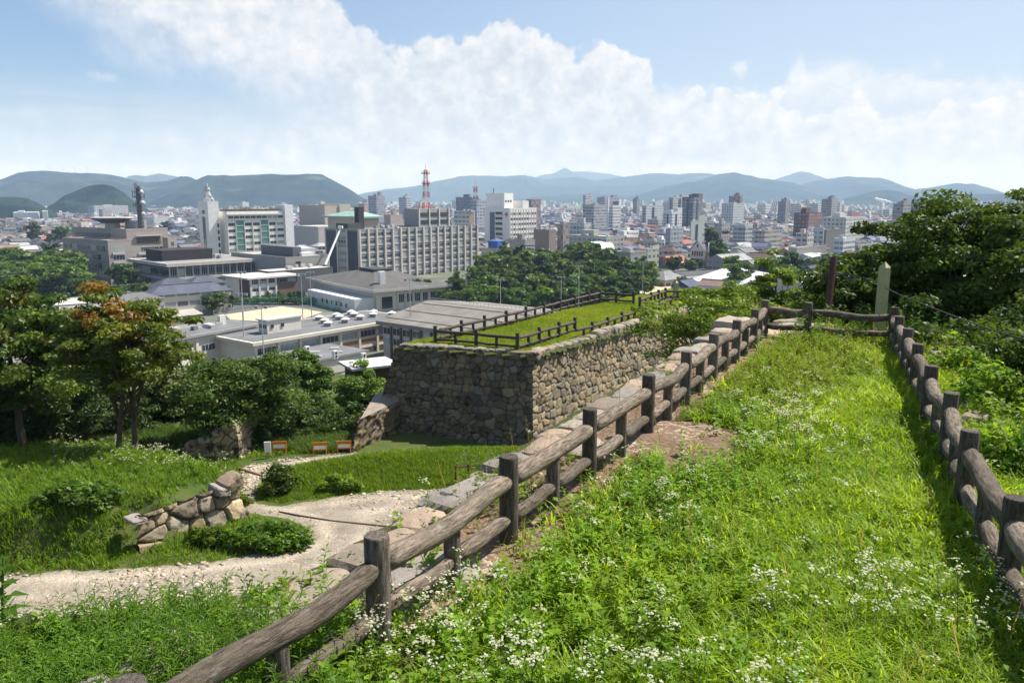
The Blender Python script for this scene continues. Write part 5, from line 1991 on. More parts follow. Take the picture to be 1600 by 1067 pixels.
mk = thing('antenna_mast', 'thick dark mast with four white dishes beside the round helipad', 'radio mast', b.o.matrix_basis @ Vector((10.5, 6, b.h)))
mb = MB()
Hm = 20.5
mb.tube([(0, 0, 0), (0, 0, Hm)], [1.45, 1.2], 8)
mb.build('pole', M['plain'], mk, color=(.10, .10, .11))
for k in range(10):
    mb = MB()
    mb.tube([(0, 0, 2 + k * 1.9), (0, 0, 2.3 + k * 1.9)], 1.75, 10)
    mb.build('ring', M['plain'], mk, color=(.16, .16, .17))
for z in (11.5, 15.5, 17.6):
    mb = MB()
    for k in range(7):
        a = k * .9
        mb.tube([(0, 0, z), (2.6 * math.cos(a), 2.6 * math.sin(a), z)], .12, 4)
        mb.tube([(2.6 * math.cos(a), 2.6 * math.sin(a), z - .8), (2.6 * math.cos(a), 2.6 * math.sin(a), z + 1.2)], .16, 4)
    mb.build('antenna_arm', M['dark_metal'], mk)
for (x, y, z, r, a) in ((2.2, -1.4, 17.5, 1.25, .9), (2.4, -1.4, 12.5, 1.3, .8), (2.3, -1.3, 7.4, 1.1, .9), (-.6, -1.6, 20.6, 1.3, -.3)):
    dish('dish', mk, (x, y, z), r, a)
b2 = Bld('office_building', 'lower front block of the brown building with a grid of dark windows', 168, 378, 346, 97, 205, 37, BR, (.25, .24, .22), parapet=.7)
zs = [b2.h - 4.4 - 3.9 * k for k in range(4)]
b2.windows('L', 2.0, b2.LL * .97, 9, zs, b2.LL * .088, 2.5, 2)
b2.windows('R', 2.5, b2.LR * .62, 1, zs, b2.LR * .5, 2.2, 4)
for k in range(4):
    b2.part('balcony', [(1.6, b2.LR * .66, -.5, -.06, zs[k] - 1.4, zs[k] - .4)], color=(.42, .40, .38))
b3 = Bld('office_building', 'narrow brown wing stepping down at the right of the brown building', 262, 373, 372, 254, 276, 37, (.36, .31, .28), (.3, .3, .3), parapet=.5)
b3.windows('R', 1, b3.LR - 1, 1, [b3.h - 3.6 - 4.2 * k for k in range(4)], b3.LR - 3, 2.2, 2)
# 4 ---- low hall with broad slab roofs
b = Bld('hall', 'low dark glazed hall under two broad pale concrete slabs', 264, 417, 322, 207, 402, 44, (.10, .10, .105), (.46, .43, .40), over=1.6, slab=1.4)
b.part('floor_slab', [(-1.2, b.LR + 1.2, -1.2, b.LL + 1.2, b.h - 5.6, b.h - 4.5)], color=(.42, .41, .39))
nb = 12
for k in range(nb):
    for z in (b.h - 4.0, b.h - 9.2):
        b.windows('R', b.LR * k / nb, b.LR * (k + 1) / nb, 1, [z], b.LR / nb - .6, 3.0, 3)
for k in range(nb + 1):
    b.part('column', [(b.LR * k / nb - .25, b.LR * k / nb + .25, -.5, -.05, 0, b.h - .01)], color=(.36, .34, .32))
for k in range(4):
    b.windows('L', b.LL * k / 4, b.LL * (k + 1) / 4, 1, [b.h - 4.0, b.h - 9.2], b.LL / 4 - 1, 3.0, 4)
b.part('plant_room', [(b.LR * .06, b.LR * .62, b.LL * .3, b.LL * .75, b.h + 1.42, b.h + 5.9)], color=(.035, .032, .032))
b.part('roof_deck', [(.2, b.LR, .2, b.LL - .3, b.h + 1.405, b.h + 1.46)], 'roof_flat', (.24, .23, .22))
roof_units(b, 7, .65, .95, .2, .8, b.h + 1.45)
# 5 ---- blank theatre block and green roofed building
b = Bld('theatre', 'blank beige windowless theatre block with a higher boxy half', 507, 322, 600, 467, 547, 40, (.40, .35, .30), (.4, .36, .3), parapet=.5)
b.part('higher_half', [(b.LR * .55, b.LR - .4, -.8, b.LL * .8, 2, b.h + 1.2)], color=(.42, .38, .32))
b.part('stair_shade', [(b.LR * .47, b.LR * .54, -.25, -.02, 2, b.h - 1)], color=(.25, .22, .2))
b = Bld('theatre_annex', 'low grey annex with a sloping white canopy beside the blank theatre', 497, 355, 560, 458, 545, 40, (.38, .36, .34), (.5, .5, .5), parapet=.4)
b.part('canopy', [(-7, 4, -3, b.LL * .8, b.h - 17, b.h - 16)], color=(.66, .66, .66))
b = Bld('hall', 'hall with a pale green copper roof in front of the theatre', 566, 341, 500, 512, 592, 40, (.42, .36, .30), (.27, .40, .33), over=2.2, slab=1.0)
for k in range(4):
    b.part('small_window', [(-.15, -.02, b.LL * (.3 + .12 * k), b.LL * (.34 + .12 * k), b.h - 7, b.h - 5)], 'glass')
mb = MB()
L1, L2, hh = b.LR, b.LL, b.h + 1.02
mb.add([(-2.2, -2.2, hh), (L1 + 2.2, -2.2, hh), (L1 + 2.2, L2 + 2.2, hh), (-2.2, L2 + 2.2, hh), (L1 * .35, L2 * .35, hh + 3), (L1 * .65, L2 * .35, hh + 3), (L1 * .65, L2 * .65, hh + 3), (L1 * .35, L2 * .65, hh + 3)],
       [(0, 1, 5, 4), (1, 2, 6, 5), (2, 3, 7, 6), (3, 0, 4, 7), (4, 5, 6, 7)])
mb.build('copper_roof', M['roof_flat'], b.o, color=(.25, .40, .33))
# 6 ---- grey low building with slate box
b = Bld('library', 'low grey concrete building with a slate grey box and skylights on the roof', 446, 404, 330, 361, 515, 44, (.31, .30, .285), (.36, .34, .31), parapet=.5)
b.part('slate_box', [(6, 10, 4, b.LL * .65, b.h + .1, b.h + 4.2)], color=(.10, .105, .115))
b.part('skylight', [(9, 15, 2, 6, b.h + .1, b.h + 1.8)], color=(.66, .66, .66))
b.part('upper_roof', [(12, b.LR - 2, 8, b.LL * .8, b.h + .1, b.h + 3.2)], color=(.42, .43, .46))
b.part('entrance_slot', [(5, 7, -.2, -.03, 3, b.h - 1.5)], 'glass')
b.part('entrance_slot', [(b.LR * .6, b.LR * .65, -.2, -.03, 2, b.h - 4)], 'glass')
b = Bld('garage', 'dark flat grey block with a pale roof left of the crane arm', 420, 425, 310, 400, 520, 44, (.10, .105, .115), (.55, .5, .45), parapet=.2)
# aerial lift
c_ = P(541, 433, Z0 + 7)
lf_ = thing('boom_lift', 'green boom lift raising a long white arm beside the grey office block', 'crane', (c_.x * 1.0, c_.y, Z0))
p0, p1, p2 = Vector((0, 0, 2)), PD(506, 421, 335) * 1.0, PD(532, 357, 345)
p0 = PD(500, 434, 335)
lf_.location = (p0.x, p0.y, Z0)
o_ = Vector((p0.x, p0.y, Z0))
mb = MB()
mb.tube([p0 - o_ - Vector((0, 0, 3)), p0 - o_, PD(508, 414, 335) - o_], .75, 8)
mb.build('lower_arm', M['green_paint'], lf_)
mb = MB()
mb.tube([PD(508, 414, 335) - o_, p2 - o_], [.55, .38], 8)
mb.build('boom', M['white_paint'], lf_)
mb = MB()
mb.box(-4, 4, -1.4, 1.4, .7, 2.4)
mb.build('truck_body', M['green_paint'], lf_)
for x in (-2.8, 2.8):
    for y in (-1.3, 1.3):
        mb = MB()
        mb.tube([(x, y - .2, .55), (x, y + .2, .55)], .55, 12)
        mb.build('wheel', M['cable'], lf_)
mb = MB()
q = p2 - o_
mb.box(q.x - 1, q.x + 1, q.y - .6, q.y + .6, q.z, q.z + 1.1)
mb.build('basket', M['white_paint'], lf_)
roof_units(b, 5, .3, .9, .2, .8, b.h + .2)
# 7 ---- three storey block with brown panels
b = Bld('office_building', 'small three storey block with white bands and brown brick ends under a flat roof', 389, 437, 292, 352, 464, 42, (.085, .062, .052), (.52, .50, .46), over=1.3, slab=.6)
for k in range(3):
    x0, x1 = b.LR * (.03 + .17 * k), b.LR * (.185 + .17 * k)
    for z in (-.5, 2.2, 4.9):
        b.part('white_band', [(x0, x1, -.2, -.03, z, z + 1.5)], color=(.66, .65, .62))
        b.windows('R', x0, x1, 1, [z + 1.55], x1 - x0 - .3, 1.1, 3)
for k in range(4):
    xx = b.LR * (.02 + .17 * k)
    b.part('column', [(xx - .35, xx + .35, -.6, -.05, 0, b.h)], color=(.60, .58, .56))
b.part('brick_end', [(b.LR * .56, b.LR - .05, -.15, -.03, 0, b.h - 2.3)], color=(.17, .115, .085))
b.windows('R', b.LR * .60, b.LR * .98, 2, [b.h - 2.1], b.LR * .17, 1.6, 3)
b.windows('R', b.LR * .62, b.LR * .80, 1, [b.h - 6], b.LR * .15, 1.5, 2)
b.part('white_side', [(-.2, -.03, b.LL * .4, b.LL - .1, 0, b.h - .3)], color=(.58, .57, .54))
# 8 ---- white hall with pyramid roof
b = Bld('hall', 'white hall with a broad low grey hipped roof and a white chimney', 588, 456, 266, 490, 694, 52, (.55, .53, .47), (.5, .48, .44), over=2.4, slab=.9)
hh = b.h + .92
L1, L2 = b.LR, b.LL
mb = MB()
mb.add([(-2.2, -2.2, hh), (L1 + 2.2, -2.2, hh), (L1 + 2.2, L2 + 2.2, hh), (-2.2, L2 + 2.2, hh), (L1 * .4, L2 * .42, hh + 4.2), (L1 * .6, L2 * .42, hh + 4.2), (L1 * .6, L2 * .58, hh + 4.2), (L1 * .4, L2 * .58, hh + 4.2)],
       [(0, 1, 5, 4), (1, 2, 6, 5), (2, 3, 7, 6), (3, 0, 4, 7), (4, 5, 6, 7)])
mb.build('hipped_roof', M['roof_flat'], b.o, color=(.105, .10, .095))
b.part('roof_lantern', [(L1 * .36, L1 * .62, L2 * .38, L2 * .62, hh + 4.0, hh + 4.7)], color=(.05, .05, .05))
b.part('chimney', [(3.5, 5.6, 3.5, 5.3, hh + .2, hh + 5.4)], color=(.68, .67, .65))
b.part('white_annex', [(-7.5, -.05, 1.5, L2 * .78, 0, b.h - 2.2)], color=(.62, .63, .62))
for k in range(6):
    yy = L2 * (.14 + .075 * k)
    b.part('small_window', [(-7.62, -7.5, yy, yy + 1.1, b.h - 5.6, b.h - 4.2)], 'glass')
b.part('dark_opening', [(2, 6, -.2, -.03, 1, b.h - 2)], 'glass')
for k in range(7):
    xx = 8 + (L1 - 8) * k / 6
    b.part('column', [(xx - .3, xx + .3, -.4, -.04, 0, b.h)], color=(.5, .48, .44))
for k in range(6):
    xx = 8 + (L1 - 8) * k / 6
    b.windows('R', xx + .4, xx + (L1 - 8) / 6 - .4, 1, [b.h - 4.4], (L1 - 8) / 6 - 1, 3.0, 3)
# 9 ---- gymnasium with big grey metal roof behind the bastion
g = PD(745, 521, 153)
gs = Bld('gymnasium', 'gymnasium with a large plain grey ribbed metal roof behind the bastion fence', 745, 521, 173, 598, 980, 38, (.46, .45, .42), (.3, .3, .28), parapet=0, LR=40)
L1, L2, hh = gs.LR, gs.LL, gs.h
mb = MB()
e = 1.2
rz_ = 3.2
y0, y1 = -12, L2 + e
mb.add([(-e, y0, hh), (-e, y1, hh), (L1 * .42, y1, hh + rz_), (L1 * .42, y0, hh + rz_), (L1, y1, hh + .3), (L1, y0, hh + .3)], [(0, 3, 2, 1), (3, 5, 4, 2)])
mb.add([(-e, y0, hh - .9), (-e, y1, hh - .9), (-e, y1, hh), (-e, y0, hh)], [(0, 3, 2, 1)])
mb.add([(-e, y1, hh - .9), (L1 * .42, y1, hh + rz_ - .9), (L1 * .42, y1, hh + rz_), (-e, y1, hh)], [(0, 3, 2, 1)])
mb.build('metal_roof', M['roof_flat'], gs.o, color=(.215, .20, .18))
k = 0
yy = y0
for fx in (.16, .5, .84):     # notched snow guard rails
    xx = -e + (L1 * .42 + e) * fx
    zz = hh + rz_ * fx
    n_ = int((y1 - y0 - .8) / .4)
    vs, fs = [], []
    for k in range(n_ + 1):
        yy = y0 + .4 + k * .4
        vs += [(xx - .06, yy, zz - .1), (xx - .06, yy, zz + (.24 if k % 2 else .08)), (xx + .06, yy, zz - .1), (xx + .06, yy, zz + (.24 if k % 2 else .08))]
    for k in range(n_):
        i = 4 * k
        fs += [(i, i + 1, i + 5, i + 4), (i + 2, i + 6, i + 7, i + 3), (i + 1, i + 3, i + 7, i + 5)]
    mb = MB()
    mb.add(vs, fs)
    mb.build('snow_guard', M['plain'], gs.o, color=(.16, .15, .14))
mb = MB()
for yy in np.arange(y0 + .3, y1, .55):
    xa, xb = -e, L1 * .42
    mb.add([(xa, yy, hh + .0), (xb, yy, hh + rz_), (xb, yy + .06, hh + rz_), (xa, yy + .06, hh), (xa, yy + .03, hh + .07), (xb, yy + .03, hh + rz_ + .07)], [(0, 1, 5, 4), (3, 4, 5, 2)])
mb.build('roof_ribs', M['roof_flat'], gs.o, color=(.20, .19, .17))
mb = MB()
for yy in np.arange(y0 + 1, y1, 1.2):
    mb.tube([(L1 * .42, yy, hh + rz_), (L1 * .42, yy, hh + rz_ + .7)], .06, 4)
mb.tube([(L1 * .42, y0, hh + rz_ + .7), (L1 * .42, y1, hh + rz_ + .7)], .06, 4)
mb.build('ridge_rail', M['steel'], gs.o)
nb = 9
for k in range(nb):
    y_ = L2 * k / nb
    gs.part('column', [(-.5, -.03, y_, y_ + .5, 0, hh - .9)], color=(.10, .09, .08))
    gs.windows('L', y_ + .5, y_ + L2 / nb, 1, [hh - 3.2, hh - 5.6], L2 / nb - .8, 1.7, 2)
# 10 ---- cream school block
CR = (.62, .58, .50)
b = Bld('school_building', 'cream school block with a flat grey roof rising behind the trees', 235, 539, 164, 190, 399, 29, CR, (.24, .24, .25), over=.9, slab=.55)
b.part('roof_deck', [(.1, b.LR, .1, b.LL, b.h + .56, b.h + .62)], 'roof_flat', (.15, .152, .16))
b.part('rooftop_box', [(b.LR * .78, b.LR * .84, b.LL * .5, b.LL * .6, b.h + .6, b.h + 2.9)], color=(.56, .55, .52))
b.part('roof_vent', [(b.LR * .5, b.LR * .54, 4, 5, b.h + .6, b.h + 1.5)], color=(.15, .15, .15))
for xx in (.40, .62, .985):
    b.part('pilaster', [(b.LR * xx - .35, b.LR * xx + .35, -.35, -.03, 0, b.h)], color=(.62, .54, .46))
b.part('cornice', [(0, b.LR, -.3, -.03, b.h - .9, b.h - .2)], color=(.60, .56, .48))
b.part('string_course', [(b.LR * .63, b.LR, -.25, -.03, b.h - 5.2, b.h - 4.7)], color=(.62, .58, .5))
b.windows('R', b.LR * .42, b.LR * .60, 1, [b.h - 3.6], b.LR * .13, 1.5, 4)
b.windows('R', b.LR * .2, b.LR * .38, 1, [b.h - 3.6], b.LR * .13, 1.5, 4)
b.windows('R', b.LR * .66, b.LR * .70, 1, [b.h - 2.6], .7, .8, 1)
b.windows('R', b.LR * .86, b.LR * .97, 2, [b.h - 2.5], .55, .9, 1)
b.windows('R', b.LR * .86, b.LR * .97, 2, [b.h - 6.6], .8, .9, 1)
roof_units(b, 5, .3, .75, .2, .8, b.h + .6, 1.0)
# 11 ---- long school wing with brown spandrels
b = Bld('school_building', 'long school wing with brown panels under its windows and a wide grey roof', 398, 539, 171, 330, 640, 38, CR, (.5, .47, .4), over=1.3, slab=.7)
b.part('roof_deck', [(-.3, b.LR + .3, -.2, b.LL + .5, b.h + .71, b.h + .76)], 'roof_flat', (.145, .146, .15))
nb = 8
cw = b.LR / nb
for k in range(nb + 1):
    b.part('column', [(k * cw - .3, k * cw + .3, -.5, -.03, 0, b.h)], color=(.60, .53, .45))
for k in range(nb):
    b.windows('R', k * cw + .3, (k + 1) * cw - .3, 1, [b.h - 2.5], cw - .8, 1.6, 4)
    b.part('brown_panel', [(k * cw + .3, (k + 1) * cw - .3, -.15, -.03, b.h - 4.0, b.h - 3.1)], color=(.33, .17, .06))
    b.part('white_band', [(k * cw + .3, (k + 1) * cw - .3, -.2, -.03, b.h - 3.0, b.h - 2.6)], color=(.6, .57, .52))
    b.part('bay_shade', [(k * cw + .35, (k + 1) * cw - .35, -.1, -.03, .2, b.h - 5.2)], color=(.07, .055, .045))  # dark sheet painted in for the shade inside the open bay
b.part('rooftop_hut', [(b.LR * .16, b.LR * .36, b.LL * .35, b.LL * .55, b.h + .7, b.h + 3.7)], color=(.56, .54, .49))
b.part('hut_roof', [(b.LR * .15, b.LR * .37, b.LL * .33, b.LL * .57, b.h + 3.72, b.h + 4.0)], color=(.40, .39, .37))
for (x, y) in ((.18, .345), (.24, .345)):
    b.part('hut_window', [(b.LR * x, b.LR * x + .7, b.LL * y - .12, b.LL * .35 - .02, b.h + 2, b.h + 2.8)], 'glass')
for k in range(4):
    b.part('hut_window', [(b.LR * .16 - .12, b.LR * .16 - .02, b.LL * (.38 + .04 * k), b.LL * (.40 + .04 * k), b.h + 2, b.h + 2.8)], 'glass')
for (fx, fy) in ((.5, .25), (.55, .5), (.63, .3), (.68, .6), (.75, .35), (.8, .65), (.86, .4), (.93, .6), (.95, .25), (.72, .8), (.84, .85), (.6, .8)):
    v = thing('roof_ventilator', 'square white capped ventilator standing on the long school roof', 'ventilator', b.o.matrix_basis @ Vector((b.LR * fx, b.LL * fy, b.h + .75)), 0, 'ventilators on the long school roof')
    mb = MB()
    mb.box(-.8, .8, -.8, .8, 0, .9)
    mb.build('base', M['plain'], v, color=(.25, .25, .26))
    mb = MB()
    mb.add([(-1, -1, .9), (1, -1, .9), (1, 1, .9), (-1, 1, .9), (0, 0, 1.45)], [(0, 1, 4), (1, 2, 4), (2, 3, 4), (3, 0, 4), (3, 2, 1, 0)])
    mb.build('cap', M['plain'], v, color=(.62, .6, .56))
sw_ = b
# 12 ---- low flat roofed wing and striped carport roof
b = Bld('school_building', 'low grey flat roofed school wing carrying half round skylights', 430, 578, 158, 372, 572, 38, (.5, .47, .42), (.2, .2, .2), over=.5, slab=.4)
b.part('roof_deck', [(-.3, b.LR + .3, -.3, b.LL + .3, b.h + .41, b.h + .45)], 'roof_flat', (.15, .152, .16))
for (fx, fy) in ((.35, .2), (.5, .15), (.4, .5), (.62, .5), (.25, .6), (.75, .2), (.85, .5)):
    v = thing('skylight', 'half round grey skylight lying on the low school roof', 'skylight', b.o.matrix_basis @ Vector((b.LR * fx, b.LL * fy, b.h + .45)), rad(10), 'skylights on the low school roof')
    mb = MB()
    mb.tube([(-1, 0, 0), (1, 0, 0)], .45, 12)
    mb.build('barrel', M['plain'], v, color=(.40, .41, .42))
for k, (px, py, lb) in enumerate(((480, 553, 'white air conditioner box on the low school roof, left one'), (524, 560, 'air conditioner box near the brown panels, middle one on the roof'), (568, 564, 'air conditioner box at the right end of the low school roof'))):
    c = P(px, py, Z0 + b.h + .45)
    v = thing('air_conditioner', lb, 'air conditioner', c, rad(50))
    mb = MB()
    mb.box(-.5, .5, -.4, .4, 0, 1.7)
    mb.build('case', M['plain'], v, color=(.62, .6, .55))
    mb = MB()
    for z in (.45, 1.2):
        mb.tube([(0, -.43, z), (0, -.40, z)], .3, 12)
    mb.build('fan', M['dark_metal'], v)
cp = Bld('carport', 'long low roof striped dark and white left of the bastion', 500, 605, 146, 470, 640, 40, (.3, .29, .27), (.05, .05, .052), parapet=0, over=.6, slab=.3)
cp.part('dark_roof', [(-.6, cp.LR + .6, -.6, 6.5, cp.h + .31, cp.h + .35)], 'roof_flat', (.035, .035, .038))
for yy in (.0, 2.2, 4.4):
    cp.part('white_strip', [(-.6, cp.LR + .6, yy, yy + .16, cp.h + .36, cp.h + .44)], color=(.6, .6, .6))
for k in range(24):
    cp.part('eave_slat', [(k * cp.LR / 24, k * cp.LR / 24 + .2, -1.8, -.62, cp.h + .2, cp.h + .3)], color=(.45, .42, .36))


# ---- tiled roof houses
def house(name, label, c, Lx, Ly, hw, hr, rz, wall, roof, hip=True, parts=True, group=None, cat='house', over=.6):
    """walls with a tiled hipped or gabled roof; ridge along local x"""
    o_ = None
    FOOT.append((c[0], c[1], max(Lx, Ly) * .55))
    if parts:
        o_ = thing(name, label, cat, c, rz, group)
    mw, mr = MB(), MB()
    mw.box(-Lx / 2, Lx / 2, -Ly / 2, Ly / 2, -.8, hw, 0)
    a, b_ = Lx / 2 + over, Ly / 2 + over
    k = min(b_, a * .8) if hip else 0
    ins_ = k if hip else 0
    vs = [(-a, -b_, hw), (a, -b_, hw), (a, b_, hw), (-a, b_, hw), (-a + ins_, 0, hw + hr), (a - ins_, 0, hw + hr)]
    mr.add(vs, [(0, 1, 5, 4), (2, 3, 4, 5), (1, 2, 5), (3, 0, 4), (3, 2, 1, 0)], 0 if parts else 1)
    if not hip:
        mw.add([(-Lx / 2, -Ly / 2, hw), (-Lx / 2, Ly / 2, hw), (-Lx / 2, 0, hw + hr * .9)], [(0, 2, 1)])
        mw.add([(Lx / 2, -Ly / 2, hw), (Lx / 2, Ly / 2, hw), (Lx / 2, 0, hw + hr * .9)], [(0, 1, 2)])
    # ridge cap
    mr.box(-a + ins_ - .1, a - ins_ + .1, -.18, .18, hw + hr - .1, hw + hr + .22, 0 if parts else 1)
    if parts:
        link('wall', mw.mesh('wall', [M['facade']]), o_, color=wall)
        link('roof', mr.mesh('roof', [M['roof_flat']]), o_, color=roof)
        return o_
    mw.v += []
    b0 = len(mw.v)
    mw.v += mr.v
    mw.c += mr.c
    mw.f += [[i + b0 for i in f] for f in mr.f]
    mw.m += mr.m
    mw.uv += mr.uv
    return mw


BL = (.085, .095, .125)
GRY = (.13, .13, .135)
for (px, py, lb, Lx, Ly, hw, hr, psi, wl, rf_, hip, d) in [
    (292, 452, 'long two storey house with a bluish tiled roof beside the clubhouse', 26, 9, 6.4, 2.6, 48, (.52, .49, .42), BL, True, 262),
    (270, 443, 'house with dark blue tiles tucked behind the long tiled roof', 14, 10, 5, 3, 48, (.45, .42, .38), (.07, .075, .095), True, 282),
    (318, 438, 'small blue tiled house right behind the long tiled roof', 13, 9, 5, 2.6, 48, (.45, .42, .38), (.075, .08, .105), True, 288),
    (210, 464, 'low house with a flat grey tiled roof peeping over the maple', 14, 9, 4.5, 2, 45, (.5, .46, .4), GRY, True, 246),
    (118, 470, 'long pale low roof seen between the maples', 24, 8, 4, 1.2, 50, (.5, .46, .4), (.5, .47, .42), False, 236),
    (140, 480, 'grey roofed shed below the long pale low roof', 15, 8, 3.2, 1.2, 50, (.45, .42, .38), (.25, .24, .23), False, 228),
    (68, 436, 'reddish brown roofed shed among the park trees on the left', 16, 9, 4, 2.0, 60, (.42, .36, .28), (.19, .10, .075), False, 305),
    (265, 490, 'cream low house right of the maple crown', 12, 9, 5.5, 1.0, 40, (.58, .54, .46), (.35, .33, .3), False, 205),
]:
    c = PD(px, py, d)
    house('tiled_house', lb, (c.x, c.y, Z0), Lx, Ly, c.z - Z0 - hr * .3, hr, rad(90 - psi), wl, rf_, hip)

# ---- hospital with the red cross
b = Bld('hospital', 'white hospital with a red cross on its shaded end wall', 796, 327, 620, 757, 839, 40, (.72, .70, .66), (.4, .4, .4), parapet=.8)
zs = [b.h - 4.6 - 4.1 * k for k in range(6)]
b.windows('R', 1, b.LR - .5, 10, zs, 2.2, 1.9, 2)
for k in range(11):
    xx = 1 + (b.LR - 1.5) * k / 10
    b.part('rib', [(xx - .15, xx + .15, -.25, -.03, 0, b.h)], color=(.62, .52, .45))
b.part('dark_strip', [(-.2, -.03, b.LL * .58, b.LL * .78, 1, b.h - 2.5)], color=(.10, .13, .17))
for z in zs:
    b.part('balcony', [(-.9, -.03, b.LL * .27, b.LL * .56, z - 1.0, z + .3)], color=(.60, .59, .58))
    b.part('balcony_door', [(-.15, -.03, b.LL * .28, b.LL * .55, z + .35, z + 2.4)], 'glass')
s_ = 1.3
yc, zc = b.LL * .115, b.h - 4.2
b.part('red_cross', [(-.25, -.04, yc - s_ * .45, yc + s_ * .45, zc - s_ * 1.4, zc + s_ * 1.4), (-.25, -.04, yc + s_ * .45, yc + s_ * 1.4, zc - s_ * .45, zc + s_ * .45), (-.25, -.04, yc - s_ * 1.4, yc - s_ * .45, zc - s_ * .45, zc + s_ * .45)], 'red_paint')
b.part('upper_block', [(1.5, b.LR * .36, b.LL * .25, b.LL * .98, b.h + .1, b.h + 12.5)], color=(.8, .78, .74))
b.part('upper_window', [(2.6 + 3 * k, 4.2 + 3 * k, b.LL * .25 - .15, b.LL * .25 - .03, b.h + z, b.h + z + 1.4) for k in range(3) for z in (5.5,)], 'glass')
b.part('upper_block', [(b.LR * .58, b.LR * .80, 3, b.LL * .6, b.h + .1, b.h + 6.5)], color=(.66, .64, .60))
b.part('roof_mast', [(2.2, 2.5, b.LL * .7, b.LL * .72, b.h + 12.5, b.h + 16.5)], 'dark_metal')

